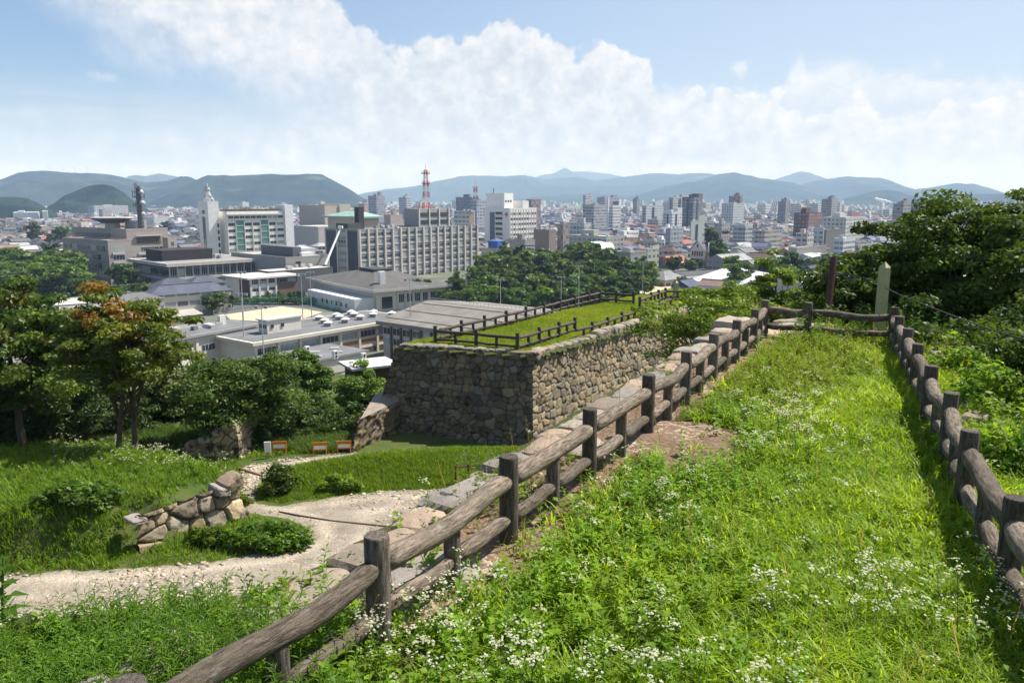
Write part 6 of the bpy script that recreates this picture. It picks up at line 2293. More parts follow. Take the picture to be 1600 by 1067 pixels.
# ---- other hand placed blocks: (name, label, px, pytop, d, pxl, pxr, psi, wall, roof, windows)
B = Bld
HB_ = [
    ('apartment_building', 'brown grey square block with few round windows, left of its narrow twin', 858, 361, 480, 834, 869, 42, (.25, .20, .17), (.42, .43, .45), False),
    ('apartment_building', 'narrow brown grey block beside the square one, lit stair side', 880, 352, 492, 871, 890, 42, (.26, .20, .175), (.3, .3, .3), True),
    ('office_building', 'low beige building below the hospital carrying a bright blue tank', 788, 391, 430, 752, 799, 45, (.42, .40, .36), (.4, .38, .35), True),
    ('office_building', 'low grey building whose corner bears a dark blue sign', 820, 377, 455, 797, 836, 45, (.33, .31, .28), (.4, .37, .33), False),
    ('warehouse', 'pale grey block with small windows right of the twin brown blocks', 913, 350, 560, 886, 924, 42, (.45, .46, .46), (.45, .45, .45), True),
    ('office_building', 'grey office cube with a slim white fin beside it', 928, 321, 900, 911, 948, 40, (.33, .34, .35), (.3, .3, .3), True),
    ('office_building', 'white stepped office tower with a dark rooftop sign frame', 958, 322, 880, 948, 970, 40, (.55, .55, .55), (.4, .4, .4), True),
    ('gymnasium', 'long glass fronted hall with a thin pale green roof edge', 948, 371, 520, 888, 976, 42, (.38, .36, .33), (.36, .45, .42), True),
    ('tower_block', 'dark grey double apartment tower rising alone in the middle distance', 1084, 309, 900, 1066, 1098, 40, (.115, .11, .13), (.15, .15, .15), True),
    ('tower_block', 'pale grey apartment slab behind the dark double tower', 1052, 309, 1150, 1045, 1076, 40, (.36, .35, .35), (.3, .3, .3), True),
    ('tower_block', 'reddish brown tower with a flat top behind white offices', 1157, 307, 1250, 1139, 1161, 40, (.26, .13, .11), (.2, .15, .13), True),
    ('tower_block', 'slim grey tower with one raised corner, right of the reddish tower', 1228, 316, 1000, 1216, 1233, 40, (.22, .21, .23), (.2, .2, .2), True),
    ('apartment_building', 'wide dark red brick apartment block with balconies', 1264, 334, 700, 1241, 1286, 40, (.17, .075, .068), (.16, .1, .09), True),
    ('tower_block', 'grey tower with a stair shaft behind the red brick block', 1300, 312, 1050, 1284, 1309, 40, (.25, .24, .25), (.2, .2, .2), True),
    ('tower_block', 'grey apartment slab left of its taller partner near the cherry tree', 1412, 319, 800, 1396, 1424, 40, (.25, .235, .22), (.2, .2, .2), True),
    ('tower_block', 'tallest of the two grey slabs above the large cherry tree', 1442, 317, 820, 1424, 1451, 40, (.21, .20, .21), (.2, .2, .2), True),
    ('office_building', 'white office block with a red framed sign board on its roof', 1322, 341, 640, 1286, 1352, 40, (.5, .48, .45), (.4, .4, .4), True),
    ('office_building', 'pale blue white balcony block with dark bands below the red brick block', 1287, 358, 560, 1270, 1289, 42, (.5, .53, .57), (.4, .4, .4), True),
    ('office_building', 'olive grey windowless block with a row of round marks', 1291, 361, 545, 1288, 1318, 42, (.15, .155, .14), (.25, .25, .24), False),
    ('office_building', 'large plain mauve grey block partly behind the cherry tree', 1400, 346, 640, 1386, 1450, 42, (.27, .26, .29), (.35, .35, .36), True),
    ('office_building', 'white two storey block in front of the mauve grey block', 1375, 373, 500, 1368, 1405, 42, (.5, .52, .55), (.4, .4, .4), True),
    ('school_building', 'pale grey concrete school wing at the edge of the cherry tree', 1341, 385, 385, 1336, 1420, 46, (.36, .35, .32), (.35, .34, .32), True),
    ('office_building', 'white low building with roof clutter behind the rusty pole', 1318, 374, 490, 1303, 1337, 42, (.55, .56, .58), (.45, .45, .45), True),
    ('warehouse', 'long cream roofed shed left of the rusty pole', 1245, 389, 480, 1232, 1292, 46, (.38, .36, .33), (.58, .54, .45), False),
    ('office_building', 'small cream corner building with arched bays below the red brick block', 1262, 366, 520, 1244, 1272, 42, (.52, .48, .42), (.4, .36, .33), True),
    ('tower_block', 'pale apartment tower with ribbed side left of the blank theatre top', 588, 307, 1000, 575, 601, 40, (.30, .30, .34), (.3, .3, .3), True),
    ('tower_block', 'white round shouldered apartment tower left of the red and white mast', 635, 309, 1150, 623, 642, 40, (.45, .46, .5), (.3, .3, .3), True),
    ('apartment_building', 'small pink apartment block left of the pale ribbed tower', 569, 319, 900, 560, 575, 40, (.42, .32, .30), (.4, .38, .36), True),
    ('office_building', 'slate grey office block left of the hospital', 738, 309, 950, 712, 748, 40, (.20, .22, .26), (.2, .2, .22), True),
    ('office_building', 'blue grey office slab under the faint distant mast', 745, 314, 820, 735, 760, 40, (.33, .36, .42), (.3, .3, .3), True),
    ('apartment_building', 'dark brown apartment block rising behind the hospital roof', 830, 313, 800, 823, 845, 40, (.20, .15, .15), (.2, .18, .18), True),
    ('office_building', 'dull red roofed low block left of the office penthouse', 610, 337, 700, 600, 629, 40, (.36, .30, .27), (.33, .09, .08), False),
    ('office_building', 'white cluster block with water tanks between mast and hospital', 735, 331, 600, 709, 742, 40, (.5, .5, .5), (.45, .45, .45), True),
    ('office_building', 'cream stair block standing in front of the white cluster block', 741, 333, 560, 733, 741, 40, (.50, .44, .36), (.4, .4, .4), False),
    ('apartment_building', 'long white apartment row far behind the helipad', 147, 322, 1500, 137, 200, 40, (.42, .43, .44), (.4, .4, .4), True),
    ('apartment_building', 'grey apartment block in front of the long white row', 160, 328, 1200, 154, 174, 40, (.40, .37, .36), (.3, .3, .3), True),
    ('warehouse', 'long white factory shed at the foot of the left wooded hill', 20, 333, 1300, -20, 60, 60, (.52, .53, .55), (.45, .46, .48), False),
    ('warehouse', 'white boxy factory end right of the long factory shed', 66, 331, 1280, 56, 74, 60, (.55, .55, .53), (.5, .5, .5), False),
    ('tower_block', 'cluster tower with pinkish top among the far white offices', 915, 306, 1500, 911, 926, 40, (.38, .35, .36), (.3, .3, .3), True),
    ('tower_block', 'dark slim tower alone right of the far white offices', 995, 311, 1500, 989, 999, 40, (.17, .18, .21), (.2, .2, .2), True),
    ('tower_block', 'bluish grey long block behind the white stepped office tower', 945, 309, 1600, 933, 968, 40, (.24, .25, .29), (.2, .2, .2), True),
    ('office_building', 'pale blue office block left of the dark double tower', 1010, 322, 1050, 1003, 1035, 40, (.42, .45, .5), (.35, .35, .35), True),
    ('office_building', 'white bright block at the foot of the dark double tower', 1050, 332, 850, 1036, 1066, 40, (.52, .53, .56), (.45, .45, .45), True),
    ('office_building', 'white offices in front of the reddish brown tower', 1146, 319, 1000, 1128, 1163, 40, (.44, .46, .48), (.4, .4, .4), True),
    ('office_building', 'blank pale green wedge shaped wall below the dark double tower', 1080, 347, 600, 1079, 1101, 46, (.42, .46, .42), (.42, .42, .4), False),
    ('office_building', 'blue grey shop building with long window bands in the town middle', 1048, 359, 540, 1040, 1068, 44, (.32, .34, .38), (.32, .34, .38), True),
    ('office_building', 'pink grey block with square windows right of the pale green wedge', 1128, 350, 620, 1116, 1141, 44, (.38, .34, .37), (.38, .37, .37), True),
    ('apartment_building', 'tan low block before the slim grey tower', 1195, 362, 560, 1180, 1222, 44, (.42, .37, .33), (.4, .38, .36), True),
    ('office_building', 'white block with a bright white shaft left of the tan low block', 1165, 354, 620, 1146, 1176, 44, (.45, .46, .48), (.4, .4, .4), True),
    ('office_building', 'wide white flat building in the distance behind the helipad mast', 240, 340, 1000, 224, 262, 45, (.55, .55, .55), (.5, .5, .5), False),
    ('warehouse', 'grey shed with a white roof in front of the arched vault', 985, 396, 400, 958, 1010, 50, (.40, .38, .34), (.56, .56, .55), False),
    ('apartment_building', 'pale building half covered by the park treetops, right of vault', 1012, 391, 420, 1000, 1030, 46, (.44, .42, .37), (.35, .34, .33), True),
]
hand_names = []
for (nm, lb, px, pt_, d, xl, xr, psi, wl, rf_, win) in HB_:
    b = Bld(nm, lb, px, pt_, d, xl, xr, psi, wl, rf_, facade=win, parapet=.7)
    # rooftop plant
    if b.LR > 8 and b.LL > 6:
        x_, y_ = b.LR * bn_.uniform(.15, .5), b.LL * bn_.uniform(.2, .5)
        b.part('rooftop_box', [(x_, x_ + b.LR * .25, y_, y_ + b.LL * .35, b.h + .07, b.h + bn_.uniform(2, 4.2))], color=[c * .95 for c in wl])
    roof_units(b, 3 if d < 700 else 1, .1, .8, .1, .8, b.h + .06, 2.4)
    if 'double' in lb:
        b.part('recess_shade', [(b.LR * .35, b.LR * .5, -.3, -.02, 0, b.h - 2), (b.LR * .0 - .3, -.02, b.LL * .4, b.LL * .55, 0, b.h - 2)], color=(.05, .05, .06))  # dark strips on the walls, coloured as the shade of recesses
        b.part('raised_corner', [(b.LR * .55, b.LR, 0.02, b.LL * .6, b.h + .71, b.h + 4.6)], color=wl)
    if 'red brick' in lb and nm == 'apartment_building':
        for k in range(7):
            b.part('balcony', [(-.8, -.03, 1, b.LL - 1, b.h - 2.6 - 3.2 * k, b.h - 1.7 - 3.2 * k)], color=(.20, .10, .09))
        b.part('water_tower', [(b.LR * .1, b.LR * .4, b.LL * .3, b.LL * .6, b.h + .8, b.h + 5.2)], color=(.15, .075, .07))
    if 'blue tank' in lb:
        b.part('blue_tank', [(1, 6.5, b.LL * .35, b.LL * .75, b.h + .1, b.h + 4.6)], color=(.05, .13, .42))
        b.part('white_tank', [(b.LR * .6, b.LR * .9, 1, 4, b.h + .1, b.h + 3.4)], color=(.55, .53, .5))
    if 'blue sign' in lb:
        sg = thing('sign_board', 'dark blue sign with a line of white characters on the grey building corner', 'sign', b.o.matrix_basis @ Vector((-.35, 0, b.h - 5.4)), b.o.rotation_euler[2])
        mb = MB()
        mb.box(-.1, 8.5, -.55, -.25, 0, 3.0)
        mb.build('board', M['plain'], sg, color=(.03, .06, .16))
        mb = MB()
        for k in range(5):     # blocky strokes like the tiny characters in the photograph
            x = .5 + k * 1.6
            mb.box(x, x + 1.1, -.62, -.56, 1.95, 2.2)
            mb.box(x, x + 1.1, -.62, -.56, 1.3, 1.5)
            mb.box(x + .45, x + .68, -.62, -.56, .7, 1.3)
            mb.box(x + .45, x + .68, -.62, -.56, 1.5, 1.95)
            mb.box(x + .1 * (k % 2), x + 1.0, -.62, -.56, .5, .7)
        mb.build('lettering', M['white_paint'], sg)
    if 'rooftop sign' in lb:
        b.part('roof_sign', [(2, b.LR * .8, 1, 1.4, b.h + 1, b.h + 5)], color=(.05, .05, .06))
        b.part('white_fin', [(-6, -4, b.LL * .3, b.LL * .5, 0, b.h + 10)], color=(.62, .62, .62))
    if 'red framed' in lb:
        b.part('roof_sign', [(b.LR * .3, b.LR * .75, 1, 1.5, b.h + .8, b.h + 4.5)], color=(.3, .16, .14))
    if 'double' not in lb and nm == 'tower_block':
        b.part('stair_shaft', [(b.LR * .7, b.LR * .98, b.LL * .3, b.LL * .6, b.h + .71, b.h + 5.5)], color=[c * .9 for c in wl])
# arched vault, white gabled building, gyms and nearer houses
c = PD(933, 390, 520)
v = thing('vault_hall', 'small hall with a pale mint green arched vault roof above the treetops', 'hall', (c.x, c.y, Z0), rad(50))
mb = MB()
mb.box(-9, 9, -7, 7, -1, c.z - Z0)
mb.build('wall', M['facade_plain'], v, color=(.46, .44, .38))
mb = MB()
n = 14
hz = c.z - Z0
vs = []
for xx in (-9.6, 9.6):
    for k in range(n + 1):
        a = math.pi * k / n
        vs.append((xx, -7.6 * math.cos(a), hz + 5.4 * math.sin(a)))
mb.add(vs, [(k, k + 1, n + 2 + k, n + 1 + k) for k in range(n)] + [tuple(range(n, -1, -1)), tuple(range(n + 1, 2 * n + 2))])
mb.build('vault_roof', M['plain'], v, color=(.50, .56, .48))
b = Bld('gabled_hall', 'tall white gabled building with arched windows and a brick red flank', 1101, 391, 435, 1079, 1109, 50, (.62, .60, .55), (.15, .15, .16), parapet=0)
mb = MB()
L1, L2, hh = b.LR, b.LL, b.h
mb.add([(-.6, -.3, hh), (-.6, L2 + .3, hh), (L1, L2 + .3, hh), (L1, -.3, hh), (-.6, L2 * .5, hh + 5.2), (L1, L2 * .5, hh + 5.2)], [(0, 4, 5, 3), (1, 2, 5, 4)])
mb.build('gable_roof', M['roof_flat'], b.o, color=(.14, .14, .15))
mb = MB()
mb.add([(-.05, 0, hh - .1), (-.05, L2, hh - .1), (-.05, L2 * .5, hh + 4.9), (.4, 0, hh - .1), (.4, L2, hh - .1), (.4, L2 * .5, hh + 4.9)], [(0, 2, 1), (3, 4, 5), (0, 3, 5, 2), (1, 2, 5, 4)])
mb.build('gable_wall', M['facade_plain'], b.o, color=(.62, .60, .55))
for k in range(5):
    y_ = L2 * (.1 + .17 * k)
    mb = MB()
    pts = [(y_, hh - 3.4), (y_ + L2 * .11, hh - 3.4), (y_ + L2 * .11, hh - 1.2)] + [(y_ + L2 * .055 + L2 * .055 * math.cos(a), hh - 1.2 + L2 * .055 * math.sin(a)) for a in np.linspace(.4, 2.74, 5)] + [(y_, hh - 1.2)]
    mb.poly([(-.12, y, z) for y, z in pts][::-1])
    mb.build('arched_window', M['glass'], b.o)
b.part('round_window', [(-.15, -.05, L2 * .45, L2 * .55, hh + 1.2, hh + 2.9)], 'glass')
b.part('dark_band', [(-.2, -.04, L2 * .05, L2 * .95, hh - 8.2, hh - 5.0)], color=(.05, .045, .05))
b.part('brick_flank', [(.3, L1 - .1, -.2, -.03, 0, hh - .5)], color=(.40, .22, .15))
b.part('white_pier', [(L1 * .55, L1 * .75, -.5, -.21, 0, hh + 4.2)], color=(.68, .67, .66))
b.part('lower_band', [(-.2, -.04, L2 * .05, L2 * .95, hh - 13, hh - 9.5)], 'glass')
for (nm, px, py, lb, Lx, Ly, hr, psi, wl, rf_, hip, d) in [
    ('house', 1052, 412, 'house with a salmon red tiled roof beside the white gabled building', 13, 12, 3.6, 55, (.34, .31, .25), (.42, .17, .12), False, 440),
    ('house', 1040, 437, 'pale yellow green two storey house with a grey roof at the sandy yard', 13, 12, 3.4, 55, (.50, .52, .38), (.22, .22, .23), True, 352),
    ('warehouse', 1140, 402, 'long warehouse with a grey gabled roof right of the gabled building', 22, 14, 3.2, 52, (.36, .33, .28), (.27, .275, .28), False, 430),
    ('house', 1100, 431, 'row of joined houses under a long dark grey roof', 34, 8, 2.4, 62, (.30, .27, .25), (.085, .085, .09), False, 365),
    ('house', 1110, 439, 'second long grey roof in front of the joined houses', 28, 7, 2.0, 62, (.26, .23, .22), (.19, .19, .2), False, 348),
    ('house', 1158, 436, 'dark reddish roofed house between the long roofs and the white gym', 9, 8, 2.4, 40, (.4, .36, .3), (.15, .10, .095), True, 358),
    ('house', 1178, 418, 'grey flat topped house behind the white gym roof', 14, 9, 1.6, 50, (.36, .36, .35), (.22, .23, .25), False, 420),
    ('house', 1262, 410, 'white walled house with a black timbered gable left of the rusty pole', 14, 12, 4.0, 20, (.52, .52, .50), (.13, .135, .15), False, 405),
    ('house', 1330, 430, 'long grey roofed house right of the rusty pole', 20, 10, 3.2, 55, (.40, .37, .35), (.15, .15, .155), True, 395),
    ('house', 1315, 415, 'low grey roof just behind the top of the rusty pole', 22, 10, 2.6, 60, (.42, .40, .40), (.21, .21, .215), False, 430),
    ('warehouse', 1245, 437, 'white metal roofed shed behind the slender cherry top', 24, 13, 2.6, 40, (.5, .5, .5), (.60, .62, .64), False, 348),
    ('house', 1210, 400, 'grey boxy house with a lilac roof left of the white flank wall', 10, 9, 1.6, 40, (.40, .39, .37), (.27, .27, .3), True, 480),
    ('house', 1160, 385, 'large pale grey roofed house with a gable behind the tall dark tree', 16, 13, 4.5, 45, (.44, .46, .46), (.33, .35, .36), False, 550),
    ('house', 1228, 392, 'white gabled house with a red edged roof in the middle right', 12, 10, 3.2, 30, (.52, .5, .48), (.3, .2, .2), False, 520)]:
    c = PD(px, py, d)
    house(nm, lb, (c.x, c.y, Z0), Lx, Ly, max(3, c.z - Z0 - hr * .4), hr, rad(90 - psi), wl, rf_, hip)
c = PD(1205, 447, 300)
g2 = thing('gymnasium', 'cream gymnasium with a white edged gable and a dark half round vent', 'gymnasium', (c.x, c.y, Z0), rad(12))
Wg, Dg, hg, hp = 34.0, 34.0, PD(1205, 450, 300).z - Z0, 5.0
mb = MB()
mb.box(-Wg / 2, Wg / 2, 0, Dg, -1, hg)
mb.add([(-Wg / 2, 0, hg), (Wg / 2, 0, hg), (0, 0, hg + hp)], [(0, 1, 2)])
mb.build('wall', M['facade_plain'], g2, color=(.40, .37, .32))
mb = MB()
e = .8
vs = [(-Wg / 2 - e, -e, hg - .25), (0, -e, hg + hp), (Wg / 2 + e, -e, hg - .25), (-Wg / 2 - e, Dg, hg - .25), (0, Dg, hg + hp), (Wg / 2 + e, Dg, hg - .25)]
mb.add(vs, [(0, 1, 4, 3), (1, 2, 5, 4)])
mb.add([(x, y, z + .5) for x, y, z in vs], [(0, 3, 4, 1), (1, 4, 5, 2)])
mb.add([(*vs[0][:2], vs[0][2]), vs[1], (vs[1][0], vs[1][1], vs[1][2] + .5), (vs[0][0], vs[0][1], vs[0][2] + .5), vs[2], (vs[2][0], vs[2][1], vs[2][2] + .5)], [(0, 1, 2, 3), (1, 4, 5, 2)])
mb.build('roof', M['plain'], g2, color=(.60, .61, .62))
mb = MB()
mb.poly([(2.6 * math.cos(a), -.06, hg + 2.3 + 2.8 * math.sin(a)) for a in np.linspace(math.pi, 2 * math.pi, 12)])
mb.build('half_round_vent', M['plain'], g2, color=(.06, .07, .10))
mb = MB()
mb.box(-Wg / 2 - 8, -Wg / 2 - .05, 2, Dg * .6, -1, hg - 1.6)
mb.build('side_wing', M['facade_plain'], g2, color=(.40, .37, .32))

# ================================================================== tennis court, yard, lamps, nets
def flat(name, label, pts, z, mat, lift=.03):
    mb = MB()
    mb.poly([(p.x, p.y, z + lift) for p in (P(a, b, z) for a, b in pts)])
    me = mb.mesh(name, [M[mat]])
    o = link(name, me)
    if me.polygons[0].normal.z < 0:
        me.flip_normals()
    return tag(o, label, kind='structure')


flat('court', 'sandy tennis court behind the school roofs', [(352, 492), (440, 479), (505, 488), (455, 505), (360, 500)], Z0, 'sand', .12)
flat('court', 'grass strip in front of the tennis court', [(330, 500), (355, 490), (470, 507), (430, 520)], Z0, 'ground', .08)
flat('yard', 'sandy yard beyond the far bastion fences', [(990, 452), (1030, 440), (1060, 438), (1180, 455), (1150, 470), (1000, 466)], Z0, 'sand', .12)
nf = tag(bpy.data.objects.new('court_fence', None), 'green mesh fence on thin posts around the tennis court', 'fence')
COL.objects.link(nf)
nfp = [P(a, b, Z0) for a, b in [(345, 487), (400, 480), (440, 475), (480, 478), (515, 487), (560, 480)]]
nf.location = nfp[0]
M['net'] = material('green mesh', (.02, .12, .085), .8, .1, 1)
mb = MB()
for i in range(len(nfp) - 1):
    a, b_ = nfp[i] - nfp[0], nfp[i + 1] - nfp[0]
    nn = max(3, int((b_ - a).length / .9))
    for k in range(nn):
        p = a.lerp(b_, k / nn)
        mb.box(p.x - .035, p.x + .035, p.y - .035, p.y + .035, 0, 3.6)
    for z in np.arange(.3, 3.7, .55):
        mb.tube([a + Vector((0, 0, z)), b_ + Vector((0, 0, z))], .045, 4)
mb.build('mesh_panel', M['net'], nf)
for i in range(len(nfp)):
    a = nfp[i] - nfp[0]
    mb = MB()
    mb.tube([a, a + Vector((0, 0, 4))], .08, 6)
    mb.build('post', M['green_paint'], nf)


def flood(px, py_top, d, label, heads=3, group=None):
    c = PD(px, py_top, d)
    t = thing('floodlight_pole', label, 'floodlight', (c.x, c.y, Z0), 0, group)
    hh = c.z - Z0
    mb = MB()
    mb.tube([(0, 0, 0), (0, 0, hh)], [.16, .09], 7)
    mb.tube([(-1.1, 0, hh), (1.1, 0, hh)], .06, 5)
    mb.build('pole', M['steel'], t)
    for k in range(heads):
        x = -1 + 2 * k / max(1, heads - 1)
        mb = MB()
        mb.box(x - .3, x + .3, -.25, .25, hh - .45, hh + .1)
        mb.build('lamp_head', M['plain'], t, color=(.25, .26, .27))


for (px, py, d, lb) in [(376, 425, 200, 'floodlight pole left of the small three storey block'), (377, 459, 175, 'curved topped lamp pole at the tennis court corner'), (470, 428, 230, 'floodlight pole right of the small three storey block'),
                        (484, 425, 240, 'floodlight pole with twin heads before the dark grey garage'), (408, 479, 165, 'thin pole on the near side of the court'), (640, 436, 190, 'thin pole before the round pine tree'),
                        (782, 437, 230, 'floodlight pole at the left of the park trees'), (877, 433, 240, 'tall pole standing in the park trees, left one'), (905, 416, 235, 'tall floodlight pole in the middle of the park trees'),
                        (1005, 410, 300, 'floodlight pole at the right end of the park trees'), (728, 430, 250, 'lamp pole right of the yellow green pine'), (531, 427, 300, 'street lamp in front of the grey office block')]:
    flood(px, py, d, lb, 2 if 'thin' in lb else 3)
# ------------------------------------------------------------------ street of small things near the bastion
for (px, py, lb, c1) in [(437, 702, 'orange barricade with a white striped board, nearer the trees', 1), (500, 704, 'second orange barricade with white board, closer to the bastion', 1), (538, 702, 'third small barricade beside the bastion foot', 1)]:
    c = P(px, py + 8, ZB)
    c.z = Hs(c.x, c.y)
    t = thing('barricade', lb, 'barricade', c, rad(8))
    t.scale = (.55, .55, .62)
    mb = MB()
    M['orange'] = M.get('orange') or material('orange paint', (.55, .20, .03), .6, .15, 4)
    mb.box(-.62, .62, -.03, .03, .42, 1.05)
    mb.build('board', M['orange'], t)
    mb = MB()
    mb.box(-.5, .5, -.045, -.031, .52, .80)
    mb.build('white_marks', M['white_paint'], t)
    for x in (-.55, .55):
        mb = MB()
        mb.tube([(x, -.25, 0), (x, 0, .95)], .03, 6)
        mb.tube([(x, .25, 0), (x, 0, .95)], .03, 6)
        mb.build('leg', M['orange'], t)
c = P(419, 716, ZB)
c.z = Hs(c.x, c.y)
t = thing('notice_board', 'small white notice board on a post at the path bend', 'sign', c, rad(10))
mb = MB()
mb.box(-.15, .15, -.03, .03, .3, .8)
mb.build('board', M['white_paint'], t)
mb = MB()
mb.box(-.03, .03, .031, .08, -.2, .75)
mb.build('post', M['log'], t)
c = P(722, 758, ZB)
c.z = Hs(c.x, c.y)
t = thing('stake_frame', 'little dark stake frame at the edge of the lawn', 'stake', c, rad(20))
for x in (-.3, .25):
    mb = MB()
    mb.tube([(x, 0, -.2), (x + .05, .02, .85)], .045, 6)
    mb.build('stake', M['rust'], t)
mb = MB()
mb.tube([(-.3, 0, .78), (.75, .1, .72)], .035, 6)
mb.build('crossbar', M['rust'], t)
c = P(592, 668, ZB)
t = thing('hut', 'little hut roof peeping out behind the left edge of the bastion', 'hut', (c.x - 1.5, c.y + 6, ZB + .2), rad(30))
mb = MB()
mb.box(-1.2, 1.2, -1, 1, 0, 1.9)
mb.build('wall', M['plain'], t, color=(.12, .08, .06))
mb = MB()
mb.box(-1.5, 1.5, -1.3, 1.3, 1.92, 2.05)
mb.build('roof', M['plain'], t, color=(.5, .5, .5))
# marker posts
for (px, pyb, pyt, w, lb, z) in [(1373, 530, 407, .105, 'tall square pale green marker post with a pyramid top on the terrace', ZT), (1055.5, 465, 437, .15, 'small pale marker post between the far bastion fences', ZTOP)]:
    c = P(px, pyb, z)
    top = PD(px, pyt, c.y * CT - c.z * ST)
    hh = top.z - c.z
    t = thing('marker_post', lb, 'marker post', c, rad(28))
    mb = MB()
    mb.box(-w, w, -w, w, -.3, hh - w * 1.5)
    mb.build('shaft', M['marker'], t)
    mb = MB()
    z1 = hh - w * 1.5
    mb.add([(-w * 1.02, -w * 1.02, z1), (w * 1.02, -w * 1.02, z1), (w * 1.02, w * 1.02, z1), (-w * 1.02, w * 1.02, z1), (0, 0, hh)], [(0, 1, 4), (1, 2, 4), (2, 3, 4), (3, 0, 4)])
    mb.build('cap', M['marker'], t)
c = P(1290, 507, ZT)
c = PD(1291, 507, 23.6)
top = PD(1303, 402, 23.8)
t = thing('utility_pole', 'dark rusty pole leaning slightly beyond the far terrace fence', 'pole', (c.x, c.y, c.z - 1.0))
mb = MB()
mb.tube([(0, 0, -6), (0, 0, 1.0), (top.x - c.x, top.y - c.y, top.z - c.z + 1)], .095, 10)
mb.build('shaft', M['rust'], t)
for f_, s_ in ((.93, .25), (.86, .2), (.76, .28)):
    mb = MB()
    q = Vector((0, 0, 1)).lerp(top - c + Vector((0, 0, 1)), f_)
    mb.tube([q + Vector((-s_, 0, 0)), q + Vector((s_, 0, 0))], .025, 5)
    mb.build('bracket', M['dark_metal'], t)


def cable(label, pts, r=.022):
    w = [PD(a, b, d) for a, b, d in pts]
    mb = MB()
    fine = []
    for i in range(len(w) - 1):
        for k in range(6):
            t = k / 6
            p0, p1, p2, p3 = w[max(i - 1, 0)], w[i], w[i + 1], w[min(i + 2, len(w) - 1)]
            fine.append(.5 * ((2 * p1) + (p2 - p0) * t + (2 * p0 - 5 * p1 + 4 * p2 - p3) * t * t + (3 * p1 - p0 - 3 * p2 + p3) * t ** 3))
    fine.append(w[-1])
    mb.tube(fine, r, 5)
    tag(mb.build('cable', M['cable']), label, 'cable')


cable('thick black cable arching past the rusty pole and down to the right edge', [(1224, 478, 26), (1262, 450, 24.6), (1298, 433, 23.6), (1325, 429, 23.6), (1365, 440, 22), (1400, 458, 20), (1470, 486, 17.5), (1540, 512, 15.5), (1640, 542, 13.5)], .014)
cable('thin wire climbing from the lower left to the rusty pole', [(1230, 458, 32), (1270, 436, 28), (1299, 420, 23.7)], .016)
# ================================================================== PARK AND TOWN TREES
TV = []
for k, (cr, ncl, per, leaf, flat, ca, cb) in enumerate([
    ((4.2, 4.2, 4.4), 60, 60, .5, .65, (.035, .07, .014), (.07, .115, .022)),
    ((3.4, 3.4, 5.2), 60, 60, .48, .6, (.026, .055, .014), (.05, .085, .022)),
    ((5.0, 5.0, 4.0), 70, 60, .52, .5, (.045, .085, .015), (.085, .135, .025)),
    ((3.6, 3.6, 3.8), 50, 60, .46, .5, (.075, .115, .016), (.125, .16, .025)),
    ((3.0, 3.0, 6.2), 60, 55, .46, .7, (.024, .05, .015), (.045, .075, .02)),
]):
    h0 = cr[2] * 1.25
    tm, cm_ = tree_parts(400 + k, (0, 0, h0), cr, (0, 0, 0), ncl, per, leaf, ca, cb, rt=.3, flat=flat, clr=.26, limbs=6)
    TV.append((tm, cm_, h0 + cr[2]))


def town_tree(px, py_top, d, kind, label, group=None, wid=1.0, name='park_tree', zb=None):
    """copy of one of the five crowns, scaled so that its top reaches py_top at distance d"""
    c = PD(px, py_top, d)
    zb = Hs(c.x, c.y) if zb is None else zb
    hh = max(2.5, c.z - zb)
    tm, cm_, H0 = TV[kind]
    t = thing(name, label, 'tree', (c.x, c.y, zb), bn_.uniform(0, 6.28), group)
    k = hh / H0
    w = k * wid * bn_.uniform(.9, 1.15)
    t.scale = (w, w, k)
    s_ = bn_.uniform(.8, 1.25)
    col = (s_ * bn_.uniform(.92, 1.1), s_, s_ * bn_.uniform(.8, 1.1))
    link('trunk', tm, t)
    link('crown', cm_, t, color=col)
    FOOT.append((c.x, c.y, 4))
    return t


PK = [('dark rounded tree in the dense park before the bastion fence', 0), ('dark upright conifer in the dense park before the bastion fence', 1), ('broad leafy tree in the dense park before the bastion fence', 2),
      ('yellow green tree among the dark ones of the dense park', 3), ('narrow dark pine of the dense park before the bastion fence', 4)]
GP = ['rounded trees of the park', 'conifers of the park', 'broad trees of the park', 'yellow green trees of the park', 'pines of the park']
rows = [  # picture row of the tops, x range, distance, number
    (392, 770, 960, 395, 17), (386, 880, 935, 390, 6), (400, 750, 1015, 365, 19), (410, 745, 1025, 335, 19), (421, 735, 1020, 305, 17), (433, 720, 1000, 275, 15), (447, 705, 960, 250, 11)]
for py, x0, x1, d, n_ in rows:
    for k in range(n_):
        px = x0 + (x1 - x0) * (k + .5) / n_ + bn_.uniform(-8, 8)
        kd = bn_.choices([0, 1, 2, 3, 4], [4, 2, 3, 1.2, 1.5])[0]
        town_tree(px, py + bn_.uniform(-9, 9), d + bn_.uniform(-10, 10), kd, PK[kd][0], GP[kd], .95)
